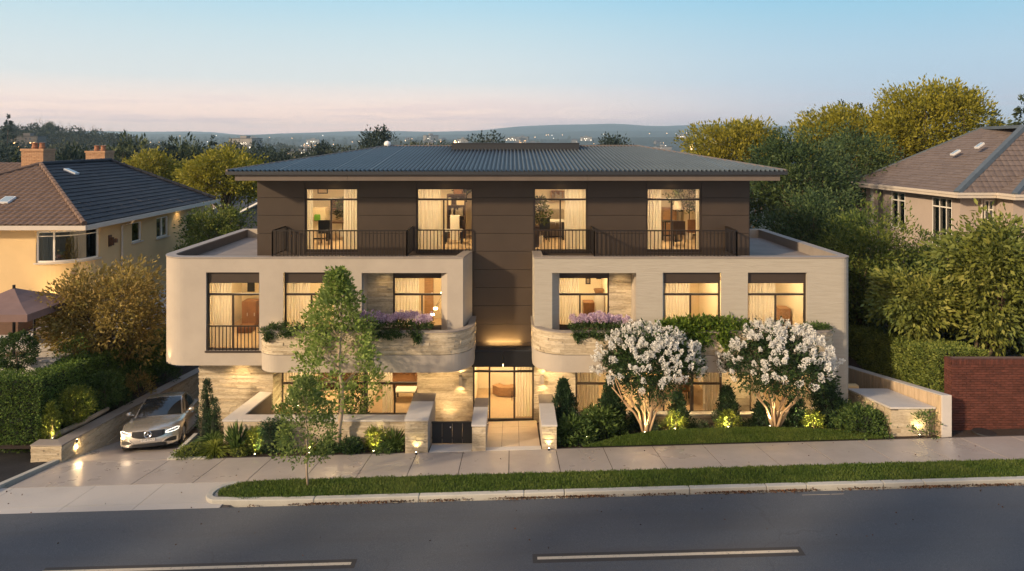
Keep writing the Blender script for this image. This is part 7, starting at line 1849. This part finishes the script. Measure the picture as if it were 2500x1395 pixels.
shelf(X(1725, 26.4), X(1752, 26.4), 26.3, 26.7, z1_, z1_+1.95, 3, M['darkwood'], 'dark glazed cupboard behind the first floor window above the fern planter', 'display_cupboard', 'cupboard')
t = thing('interior_door', 'pale framed doorway behind the rightmost first floor window', 'door', (X(1925, 27), 27, z1_)); part(MB().box(X(1903, 27), X(1935, 27), 27.1, 27.14, z1_, z1_+2.1), 'leaf', M['greyfab'], t); part(MB().box(X(1935, 27), X(1941, 27), 27.02, 27.15, z1_, z1_+2.2), 'frame', M['white'], t)
cabinet(X(1898, 25.5), X(1925, 25.5), 25.3, 25.8, z1_, z1_+.85, M['wood'], 'wooden chest behind the rightmost first floor window', 'chest', 'chest')
# ground floor
t = thing('sofa', 'brown sofa behind the sliding ground floor window', 'sofa', (X(985, 27.6), 27.6, 0)); x0, x1 = X(955, 27.6), X(1016, 27.6)
part(MB().box(x0, x1, 27.2, 28.0, .15, .45), 'seat', M['brownfab'], t, bevel=.03); part(MB().box(x0, x1, 28.001, 28.2, .15, .9), 'backrest', M['brownfab'], t, bevel=.03); part(MB().box(x1+.001, x1+.16, 27.2, 28.2, .1, .65), 'armrest', M['brownfab'], t, bevel=.03); part(MB().box(x0-.16, x0-.001, 27.2, 28.2, .1, .65), 'armrest', M['brownfab'], t, bevel=.03)
picture(X(950, 28.3), X(1000, 28.3), 28.38, 1.45, 2.0, M['brownfab'], 'brown canvas over the sofa behind the sliding ground floor window')
table(X(965, 26.3), X(1015, 26.3), 26.1, 26.7, .01, .4, M['white'], 'low white table before the sofa behind the sliding ground floor window', 'table', name='table')
cabinet(X(780, 27.6), X(870, 27.6), 27.4, 27.9, .01, .8, M['darkwood'], 'dark sideboard behind the ground floor window hidden by the young tree', 'sideboard', 'sideboard', 3)
t = thing('bench', 'curved pale wooden bench at the back of the lobby', 'bench', (X(1230, 26.6), 26.6, 0)); part(Path([(X(1202, 26.6), 26.9), (X(1215, 26.6), 26.65), (X(1240, 26.6), 26.55), (X(1270, 26.6), 26.75), (X(1290, 26.6), 27.1)]).box(MB(), 0, 1.2, -.35, 0, .05, .38), 'seat', M['wood'], t)
for u in (1502, 1590, 1655): pass
table(X(1580, 26.2), X(1680, 26.2), 25.9, 26.6, .225, .72, M['wood'], 'wooden dining table behind the long right ground floor window', 'dining table', name='dining_table')
for i, u in enumerate((1595, 1665)): chair(X(u, 25.7), 25.65, .225, M['brownfab'], ('brown chair at the left end of the ground floor dining table', 'brown chair at the right end of the ground floor dining table')[i])
picture(X(1500, 27.3), X(1545, 27.3), 27.38, 1.1, 1.8, M['greyfab'], 'grey picture behind the long right ground floor window')
cabinet(X(1890, 26.4), X(1930, 26.4), 26.2, 26.7, .225, 1.3, M['darkwood'], 'dark cupboard behind the small ground floor window on the right')
